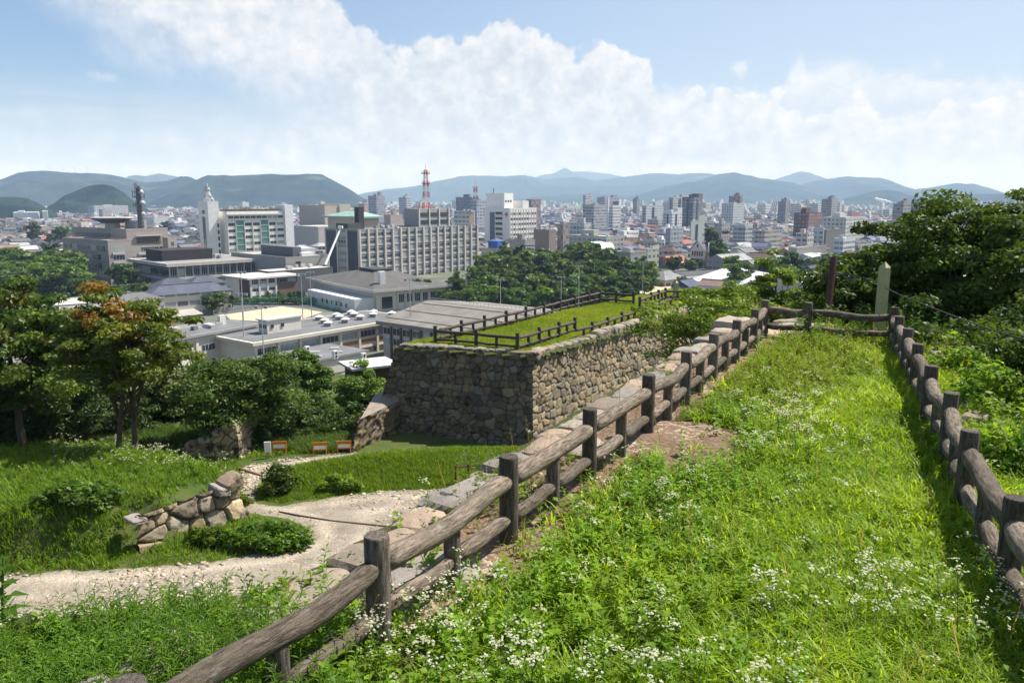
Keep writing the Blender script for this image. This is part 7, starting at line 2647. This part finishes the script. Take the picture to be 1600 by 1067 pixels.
for (px, py, d, kd, lb, w) in [
    (906, 374, 400, 0, 'tallest dark tree crown of the park, before the pale hall', 1.0), (712, 430, 290, 3, 'yellow green layered pine right of the white hall', 1.05), (650, 434, 282, 2, 'dark green round pine in front of the white hall', 1.0),
    (683, 440, 286, 0, 'smaller dark pine between the two layered pines', .9), (850, 410, 290, 1, 'large feathery conifer at the front of the park', 1.5), (192, 408, 332, 0, 'light green tree standing before the brown building front', 1.1),
    (428, 402, 375, 2, 'round green tree before the low grey library', 1.3), (330, 455, 262, 0, 'dark green tree at the left end of the tennis court', 1.2), (355, 453, 268, 1, 'dark tree close beside the small three storey block', .9),
    (420, 456, 298, 3, 'small clipped bush tree before the white bands', 1.0), (437, 456, 298, 3, 'second clipped bush tree before the white bands', 1.0), (455, 454, 296, 0, 'dark small tree before the brown brick end', 1.1), (470, 453, 298, 0, 'dark small tree right of the brown brick end', 1.1),
    (1116, 358, 445, 4, 'tall dark tree standing just right of the white gabled building', 1.3), (1122, 374, 440, 0, 'green lower tree under the tall dark one', 1.0), (955, 436, 320, 3, 'bright young conifer beside the sandy yard', .7),
    (700, 452, 262, 2, 'low spreading tree at the gym roof ridge', 1.2), (752, 455, 258, 3, 'light green low tree behind the gym roof', 1.3), (800, 457, 255, 2, 'low green tree behind the right half of the gym roof', 1.3), (1000, 428, 340, 0, 'dark tree left of the pale yellow green house', 1.0), (1062, 432, 340, 2, 'small tree on the right of the pale yellow green house', .8)]:
    town_tree(px, py, d, kd, lb, None, w)
for k in range(26):
    px = bn_.uniform(-20, 112)
    py = 383 + k * 1.6 + bn_.uniform(-3, 3)
    kd = bn_.choices([0, 2, 4], [4, 4, 1])[0]
    town_tree(px if py > 392 else min(px, 90), py, 352 - k * 2.6, kd, ['dark wooded park tree at the left edge below the roofs', '', 'broad bright tree of the wooded park at the left edge', '', 'narrow dark tree of the wooded park at the left edge'][kd], ['left park rounded', '', 'left park broad', '', 'left park narrow'][kd] + ' trees', 1.25)
for k in range(14):
    px = 80 + k * 13 + bn_.uniform(-6, 6)
    town_tree(px, 440 + bn_.uniform(-6, 8), 305 + bn_.uniform(-15, 15), bn_.choice([0, 2, 3]), 'low leafy tree in the row below the brown building', 'low trees below the brown building', 1.3)
for k in range(12):
    px = 370 + k * 11
    town_tree(px, 470 + .04 * abs(px - 430) + bn_.uniform(-1, 1), 288, 2, 'low hedge like bush behind the tennis court mesh', 'bushes behind the tennis court', 1.6, 'hedge_bush')
for k in range(7):
    town_tree(1000 + k * 24 + bn_.uniform(-8, 8), 396 + bn_.uniform(-4, 12), 400 + bn_.uniform(-30, 40), bn_.choice([0, 2, 4]), 'garden tree between the roofs right of the park', 'garden trees right of the park', .9, 'garden_tree')
for k in range(12):
    town_tree(1140 + k * 19 + bn_.uniform(-8, 8), 398 + bn_.uniform(-6, 22), 330 + bn_.uniform(-30, 60), bn_.choice([0, 1, 2]), 'garden tree among the roofs near the rusty pole', 'garden trees near the rusty pole', 1.0, 'garden_tree')
for k in range(14):
    town_tree(bn_.uniform(0, 300), bn_.uniform(345, 385), bn_.uniform(480, 900), bn_.choice([0, 1, 2]), 'dark garden tree among the crowded roofs on the left', 'garden trees of the left quarter', 1.1, 'garden_tree')

# ================================================================== THE CROWDED TOWN
def facade_tint_material():
    m = M['facade'].copy()
    m.name = 'windowed facade of the far town'
    t = m.node_tree
    at = t.nodes.new('ShaderNodeAttribute')
    at.attribute_name = 'tint'
    for nd in list(t.nodes):
        if nd.type == 'OBJECT_INFO':
            for l in list(nd.outputs['Color'].links):
                t.links.new(at.outputs['Color'], l.to_socket)
    return m


M['facade_tint'] = facade_tint_material()
M['roof_tint'] = material('town roof', (.2, .2, .2), .85, .2, .3, tint=True)
TR = np.random.default_rng(2024)


def pix(x, y, z):
    d = y * CT - z * ST
    return 800 + F * x / d, 533.5 - F * (y * ST + z * CT) / d


def free(x, y, r):
    for fx, fy, fr in FOOT:
        if (x - fx) ** 2 + (y - fy) ** 2 < (fr + r) ** 2:
            return False
    return True


def wallcol():
    k = TR.uniform()
    b_ = TR.uniform(.38, .78)
    if k < .64:
        return (b_, b_ * .975, b_ * .93)
    if k < .84:
        return (b_ * .95, b_ * .84, b_ * .72)
    if k < .95:
        return (b_ * .8, b_ * .8, b_ * .86)
    return (b_ * .6, b_ * .47, b_ * .4)


def roofcol():
    k = TR.uniform()
    b_ = TR.uniform(.055, .16)
    if k < .48:
        return (b_, b_ * 1.02, b_ * 1.10), 'dark grey'
    if k < .66:
        return (b_ * .8, b_ * .95, b_ * 1.5), 'blue grey'
    if k < .80:
        return (b_ * 1.5, b_ * 1.0, b_ * .8), 'brown'
    if k < .85:
        return (.30, .11, .08), 'red'
    return (b_ * 3, b_ * 3, b_ * 3), 'pale'


QUART = [(-60, 105, 'left of the brown building'), (105, 300, 'behind the helipad'), (300, 700, 'behind the big office blocks'), (700, 920, 'beyond the red cross hospital'),
         (920, 1080, 'left of the dark double tower'), (1080, 1240, 'right of the dark double tower'), (1240, 1480, 'around the dark red brick block')]


def quarter(px):
    for a, b, t in QUART:
        if a <= px < b:
            return t
    return QUART[-1][2]


stuff = MB()
psi_t = rad(90 - 40)
houses, blocks = [], []
pitch = 14.5
for i in range(-190, 190):
    for j in range(0, 190):
        gx_, gy_ = i * pitch, j * pitch
        if i % 5 == 0 or j % 4 == 0:      # streets
            continue
        x = gx_ * math.cos(psi_t) - gy_ * math.sin(psi_t)
        y = gx_ * math.sin(psi_t) + gy_ * math.cos(psi_t)
        x += TR.uniform(-2, 2)
        y += TR.uniform(-2, 2)
        d = y * CT - Z0 * ST
        if y < 250 or d > 2300:
            continue
        px, py = pix(x, y, Z0 + 5)
        if not (-60 < px < 1700):
            continue
        r = math.hypot(x, y)
        if 330 < px < 1000 and r < 480:
            continue
        if px < 330 and r < 390:
            continue
        if px > 990 and r < 285:
            continue
        if TR.uniform() < (.10 if r < 900 else .3 + .2 * (r > 1500)):
            continue
        if not free(x, y, 6.5):
            continue
        urban = sstep(px, 560, 900) * (.5 if r < 520 else 1.0)
        if TR.uniform() < .02 + .11 * urban * sstep(r, 380, 800):
            blocks.append((r, x, y, px))
            FOOT.append((x, y, 9))
        else:
            houses.append((r, x, y, px))
houses.sort()
blocks.sort()


def add_house(mb, x, y, Lx, Ly, hw, hr, rz, wall, roof, hip):
    sub = house('house', '', (x, y, Z0), Lx, Ly, hw, hr, rz, wall, roof, hip, parts=False)
    FOOT.pop()
    c, s = math.cos(rz), math.sin(rz)
    vs = [(x + a * c - b * s, y + a * s + b * c, Z0 + z) for a, b, z in sub.v]
    b0 = len(mb.v)
    mb.v += vs
    mb.f += [[k + b0 for k in f] for f in sub.f]
    mb.m += sub.m
    mb.uv += sub.uv
    cols = [wall] * len(vs)
    for f, m in zip(sub.f, sub.m):
        if m == 1:
            for k in f:
                cols[k] = roof
    mb.c += cols


NH, nh = 285, 0
for r, x, y, px in houses:
    Lx, Ly = TR.uniform(9, 14), TR.uniform(7, 10)
    hw, hr = TR.uniform(3.2, 6.4), TR.uniform(1.6, 3.2)
    rz = psi_t + (math.pi / 2 if TR.uniform() < .5 else 0) + TR.normal(0, .06)
    wl = wallcol()
    rf_, rn = roofcol()
    hip = TR.uniform() < .5
    vis = (px < 300 and r < 760) or (px > 900 and r < 1000)
    if vis and nh < NH:
        nh += 1
        qn = quarter(px)
        house('house', '%s roofed house %s' % (rn, qn), (x, y, Z0), Lx, Ly, hw, hr, rz, wl, rf_, hip, True, '%s roofed houses %s' % (rn, qn))
    else:
        add_house(stuff, x, y, Lx, Ly, hw, hr, rz, wl, rf_, hip)
me = stuff.mesh('distant_houses', [M['facade_tint'], M['roof_tint']], False, True)
tag(link('distant_houses', me), 'mass of small distant houses filling the plain', kind='stuff')
NB = 240
stuff = MB()


def add_box(mb, x, y, a, b, h, rz, wall, roof):
    c, s = math.cos(rz), math.sin(rz)

    def w(u, v, z):
        return (x + u * c - v * s, y + u * s + v * c, Z0 + z)
    for (x0, x1, y0, y1, z0, z1) in ((-a, a, -b, b, -1, h), (-a * .4, a * .2, -b * .5, b * .3, h, h + 3)):
        vs = [w(x0, y0, z0), w(x1, y0, z0), w(x1, y1, z0), w(x0, y1, z0), w(x0, y0, z1), w(x1, y0, z1), w(x1, y1, z1), w(x0, y1, z1)]
        A, B_, hh = x1 - x0, y1 - y0, z1 - z0
        mb.add(vs, [(0, 1, 5, 4), (1, 2, 6, 5), (2, 3, 7, 6), (3, 0, 4, 7)], 0, [[(0, 0), (A, 0), (A, hh), (0, hh)], [(0, 0), (B_, 0), (B_, hh), (0, hh)], [(0, 0), (A, 0), (A, hh), (0, hh)], [(0, 0), (B_, 0), (B_, hh), (0, hh)]], wall)
        mb.add(vs, [(4, 5, 6, 7)], 1, None, roof)


for k, (r, x, y, px) in enumerate(blocks):
    a, b_ = TR.uniform(5, 10), TR.uniform(4.5, 8)
    h = TR.choice([6, 7, 7, 10, 10, 13, 16]) * TR.uniform(.9, 1.1)
    if r > 900 and TR.uniform() < .05:
        h = TR.uniform(20, 32)
        a, b_ = TR.uniform(8, 13), TR.uniform(7, 9)
    h = min(h, 9.5 if r < 900 else 13 if r < 1400 else 40)
    rz = psi_t + TR.normal(0, .05)
    wl = wallcol()
    br = sum(wl) / 3
    rf_ = tuple(np.array((.3, .3, .3)) * TR.uniform(.5, 1.5))
    if k < NB:
        qn = quarter(px)
        tn = 'pale' if br > .44 else 'mid toned' if br > .34 else 'dark'
        sz = 'tall' if h > 18 else 'mid height' if h > 11 else 'low'
        o = thing('town_building', '%s %s flat roofed building %s' % (sz, tn, qn), 'building', (x, y, Z0), rz, '%s %s buildings %s' % (sz, tn, qn))
        mb = MB()
        mb.box(-a, a, -b_, b_, -1, h)
        link('wall', mb.mesh('wall', [M['facade']]), o, color=wl)
        mb = MB()
        mb.box(-a + .3, a - .3, -b_ + .3, b_ - .3, h + .01, h + .1)
        link('roof', mb.mesh('roof', [M['roof_flat']]), o, color=rf_)
        mb = MB()
        u, v = TR.uniform(-.5, .1) * a, TR.uniform(-.5, .1) * b_
        mb.box(u, u + a * .5, v, v + b_ * .6, h + .1, h + TR.uniform(2, 4))
        link('rooftop_box', mb.mesh('rooftop_box', [M['facade_plain']]), o, color=wl)
    else:
        add_box(stuff, x, y, a, b_, h, rz, wl, rf_)
for k in range(900):      # the far edge of the town
    px = TR.uniform(-60, 1720)
    d = TR.uniform(1500, 5200)
    y = d
    x = (px - 800) / F * d
    big_ = TR.uniform() < .16 + .22 * (700 < px < 1300)
    if TR.uniform() < .4 and px < 560:
        continue
    a, b_ = TR.uniform(6, 16), TR.uniform(6, 12)
    h = TR.uniform(5, 12) if not big_ else TR.uniform(14, 32)
    if px < 330:
        h = min(h, 14)
    wl = wallcol()
    add_box(stuff, x, y, a, b_, h, psi_t, wl, tuple(np.array((.3, .3, .3)) * TR.uniform(.5, 1.5)))
tag(link('distant_buildings', stuff.mesh('distant_buildings', [M['facade_tint'], M['roof_tint']], False, True)), 'hazy mass of far buildings before the hills', kind='stuff')
# far groves that break up the roofs
gp_ = []
for k in range(700):
    px = TR.uniform(-60, 1700)
    d = 380 * (14 ** TR.uniform(0, 1))
    x, y = (px - 800) / F * d, d
    if d < 480 and 300 < px < 1000:
        continue
    if not free(x, y, 3):
        continue
    gp_.append((x, y, Z0 + 2.2, TR.uniform(.7, 1.8) * (1 + d / 2500)))
gp_ = np.array(gp_)
V, Fq, T = leaf_cloud(TR, gp_[:, :3], np.column_stack([gp_[:, 3] * 3.2, gp_[:, 3] * 3.2, gp_[:, 3] * 2.6]), 60, 1.1, mixcol(TR, len(gp_), (.03, .06, .014), (.07, .11, .022)), .6)
tag(link('distant_trees', np_mesh('distant_trees', V, Fq, T, [M['leaf']])), 'far garden trees and groves among the roofs', kind='stuff')

# ================================================================== HILLS
def hill_material(name, c1, c2, c3):
    m = bpy.data.materials.new(name)
    m.use_nodes = True
    t = NT(m.node_tree)
    o = t.n('ShaderNodeOutputMaterial')
    b = t.n('ShaderNodeBsdfPrincipled')
    t.l(b.outputs[0], o.inputs[0])
    b.inputs['Roughness'].default_value = 1
    b.inputs['Specular IOR Level'].default_value = 0
    tcn = t.n('ShaderNodeTexCoord')
    vec = tcn.outputs['Object']
    n1 = t.noise(vec, .006, 7, .65)
    n2 = t.noise(vec, .05, 5, .7)
    c = t.mix(t.smooth(n1, .38, .62), c1, c2)
    c = t.mix(t.smooth(n2, .5, .75), c, c3)
    n4 = t.noise(vec, .0035, 6, .6)
    c = t.mix(t.math('MULTIPLY', t.smooth(n4, .62, .66), .7), c, (.10, .13, .06))
    t.l(c, b.inputs['Base Color'])
    bn = t.n('ShaderNodeBump')
    bn.inputs['Strength'].default_value = 1
    bn.inputs['Distance'].default_value = 12
    t.l(n2, bn.inputs['Height'])
    t.l(bn.outputs[0], b.inputs['Normal'])
    return m


M['hill'] = hill_material('wooded hill', (.008, .019, .018), (.030, .052, .034), (.005, .012, .010))


def ridge(label, pts, Dd, foot, seed, back=1.0, gully=.28):
    """a wooded range: crest measured from the photo, real distance, spurs and gullies down its face"""
    rng = np.random.default_rng(seed)
    xs_ = np.array([p[0] for p in pts], float)
    el_ = np.array([pxel(*p) for p in pts])
    az_ = np.array([pxaz(*p) for p in pts])
    n = int(max(60, (xs_[-1] - xs_[0]) / 1.3))
    A = np.linspace(az_[0], az_[-1], n)
    E = np.interp(A, az_, el_)
    E = np.convolve(np.pad(E, 1, 'edge'), np.ones(3) / 3, 'valid') + .0006 * fbm(A * 90, A * 0 + seed, seed + 2, 4)
    crest = Dd * np.tan(E) - Z0
    m = 44
    s = np.linspace(0, 1 + .6 * back, m)
    AA, SS = np.meshgrid(A, s)
    CR_ = np.repeat(crest[None], m, 0)
    dist = Dd - foot * (1 - SS)
    dist = np.where(SS > 1, Dd + foot * (SS - 1), dist)
    prof = np.where(SS <= 1, np.sin(np.clip(SS, 0, 1) * np.pi / 2) ** 1.15, np.cos(np.clip(SS - 1, 0, 1) * np.pi / 2) ** 1.2)
    arc = AA * Dd
    nz = fbm(arc / (foot * .5) + 2.0 * SS, SS * 1.6 + seed, seed, 5)
    rg = 1 - np.abs(2 * vnoise(arc / (foot * .28) + 1.3 * SS, SS * 1.2, seed + 9) - 1)
    att = np.clip(1 - np.abs(SS - 1) * 0, 0, 1) * np.sin(np.clip(SS, 0, 1) * np.pi) ** .8
    hgt = CR_ * (prof * (1 + gully * 2.2 * att * (nz * 1.3 + (rg - .6) * .9) + .05 * fbm(arc / (foot * .12), SS * 2, seed + 6, 3)) + .03 * fbm(arc / 40, SS * 14, seed + 4, 3))
    X, Y = dist * np.sin(AA), dist * np.cos(AA)
    V = np.stack([X.ravel(), Y.ravel(), (Z0 - 6 + np.maximum(hgt, -2)).ravel()], 1)
    V[:, 2] += 6 * np.clip(prof.ravel(), 0, 1)
    ids_ = np.arange(m * n).reshape(m, n)
    Fq = np.stack([ids_[:-1, :-1], ids_[:-1, 1:], ids_[1:, 1:], ids_[1:, :-1]], -1).reshape(-1, 4)
    o = link('hills', np_mesh('hills', V, Fq, None, [M['hill']], smooth=True))
    return tag(o, label, kind='structure')


ridge('long wooded range on the left horizon', [(-140, 318), (-60, 286), (0, 281), (28, 270), (48, 267), (80, 268), (110, 270), (128, 271), (150, 271), (175, 274), (200, 280), (230, 286), (258, 284), (280, 280), (298, 279), (315, 283), (345, 291), (385, 302), (430, 316), (470, 326)], 5200, 1300, 1)
ridge('broad wooded hill left of the red and white mast', [(215, 326), (250, 306), (290, 291), (325, 278), (350, 276), (380, 277), (410, 278), (440, 279), (465, 276), (490, 275), (505, 277), (520, 285), (540, 295), (556, 304), (568, 311), (590, 318), (630, 326)], 4300, 1000, 2)
ridge('dark round hill behind the helipad', [(50, 335), (70, 326), (85, 317), (100, 306), (120, 298), (140, 294), (158, 292), (178, 294), (193, 302), (205, 311), (222, 322), (245, 334)], 2300, 420, 3)
ridge('dark wooded hill at the left edge', [(-160, 330), (-80, 310), (-20, 309), (0, 309), (25, 309), (42, 311), (58, 318), (75, 327), (100, 337)], 1900, 350, 4)
ridge('faint far peak above the left range', [(160, 300), (195, 284), (225, 275), (248, 271), (268, 275), (300, 284), (340, 296)], 9500, 1800, 5)
ridge('pale far mountains across the middle', [(520, 320), (545, 309), (570, 302), (600, 297), (635, 294), (660, 290), (690, 283), (715, 277), (735, 275), (760, 276), (790, 277), (820, 274), (850, 280), (880, 278), (905, 278), (930, 283), (955, 279), (985, 275), (1010, 272), (1035, 270), (1060, 273), (1085, 272), (1110, 273), (1150, 282), (1200, 300)], 9800, 2200, 6)
ridge('very faint mountains above the pale range', [(800, 290), (850, 273), (880, 270), (920, 268), (945, 271), (1000, 280), (1060, 290)], 13500, 2000, 12)
ridge('near blue range in the middle right', [(740, 326), (800, 312), (860, 306), (920, 302), (960, 308), (1000, 303), (1040, 291), (1080, 286), (1100, 279), (1122, 272), (1145, 269), (1165, 273), (1190, 278), (1214, 283), (1240, 286), (1262, 293), (1285, 301), (1310, 308), (1350, 320)], 7200, 1600, 7)
ridge('distant pointed mountain right of the middle', [(1180, 296), (1215, 279), (1240, 272), (1252, 271), (1265, 275), (1285, 281), (1320, 292)], 11500, 1700, 8)
ridge('pale range on the right', [(1200, 312), (1235, 297), (1262, 286), (1295, 279), (1325, 275), (1350, 277), (1375, 280), (1400, 288), (1430, 296), (1462, 292), (1490, 289), (1520, 288), (1545, 294), (1575, 303), (1605, 300), (1680, 292), (1760, 310)], 8600, 1800, 9)
ridge('near blue hill on the right beneath the smoke', [(1250, 328), (1300, 317), (1325, 309), (1350, 303), (1370, 299), (1387, 297), (1402, 299), (1420, 305), (1450, 310), (1500, 306), (1560, 304), (1620, 306), (1700, 320)], 5600, 1000, 10)
for k, (px, py, d) in enumerate([(77, 268, 5150), (100, 270, 5150), (118, 271, 5150), (137, 271, 5150)]):
    c = PD(px, py + 1, d)
    t = thing('wind_turbine', ['white wind turbine on the left range, first from the left', 'second white wind turbine on the left range', 'third white wind turbine on the left range', 'last white wind turbine of the four on the left range'][k], 'wind turbine', c)
    mb = MB()
    mb.tube([(0, 0, -20), (0, 0, 38)], [2.2, 1.3], 8)
    mb.build('tower', M['white_paint'], t)
    mb = MB()
    mb.box(-1.6, 1.6, -3, 3, 37, 40)
    mb.build('nacelle', M['white_paint'], t)
    for j in range(3):
        a = j * 2.094 + k
        mb = MB()
        mb.tube([(0, -3.6, 38.5), (22 * math.sin(a), -3.6, 38.5 + 22 * math.cos(a))], [1.4, .4], 5)
        mb.build('blade', M['white_paint'], t)
# factory chimney and its plume
c = PD(1394, 337, 3600)
ch_ = thing('factory_chimney', 'thin pale factory chimney under the white smoke on the right', 'chimney', (c.x, c.y, Z0))
top = PD(1393, 317, 3600)
mb = MB()
mb.tube([(0, 0, 0), (0, 0, top.z - Z0)], [3.5, 2.2], 10)
mb.build('shaft', M['white_paint'], ch_)
pu = MB()
sm = bmesh.new()
for k in range(16):
    f_ = k / 15
    q = PD(1393 - 24 * f_, 316.5 - 5.5 * f_ + bn_.uniform(-.6, .6), 3600)
    r = 2.5 + 5 * f_ ** .6 * (1 - .35 * f_) * bn_.uniform(.8, 1.2)
    mt = Matrix.Translation(q) @ Matrix.Diagonal((r * 1.5, r * 1.2, r, 1))
    bmesh.ops.create_icosphere(sm, subdivisions=2, radius=1, matrix=mt)
me = bpy.data.meshes.new('smoke')
sm.to_mesh(me)
sm.free()
M['smoke'] = material('steam', (.88, .88, .88), 1, 0)
me.materials.append(M['smoke'])
me.polygons.foreach_set('use_smooth', np.ones(len(me.polygons), dtype=bool))
tag(link('smoke', me), 'white smoke drifting left from the factory chimney', kind='stuff')

# ================================================================== HAZE
hm = bpy.data.materials.new('haze')
hm.use_nodes = True
t = NT(hm.node_tree)
o = t.n('ShaderNodeOutputMaterial')
v = t.n('ShaderNodeVolumePrincipled')
v.inputs['Color'].default_value = (.48, .67, 1.0, 1)
v.inputs['Absorption Color'].default_value = (.9, .9, .9, 1)
v.inputs['Density'].default_value = 1.1e-4
v.inputs['Anisotropy'].default_value = 0.0
t.l(v.outputs[0], o.inputs['Volume'])
mb = MB()
mb.box(-17500, 17500, -17500, 17500, Z0 - 22, 620)
hz = mb.build('haze', hm)
tag(hz, 'pale summer haze over the plain', kind='stuff')
hm.volume_intersection_method if hasattr(hm, 'volume_intersection_method') else None
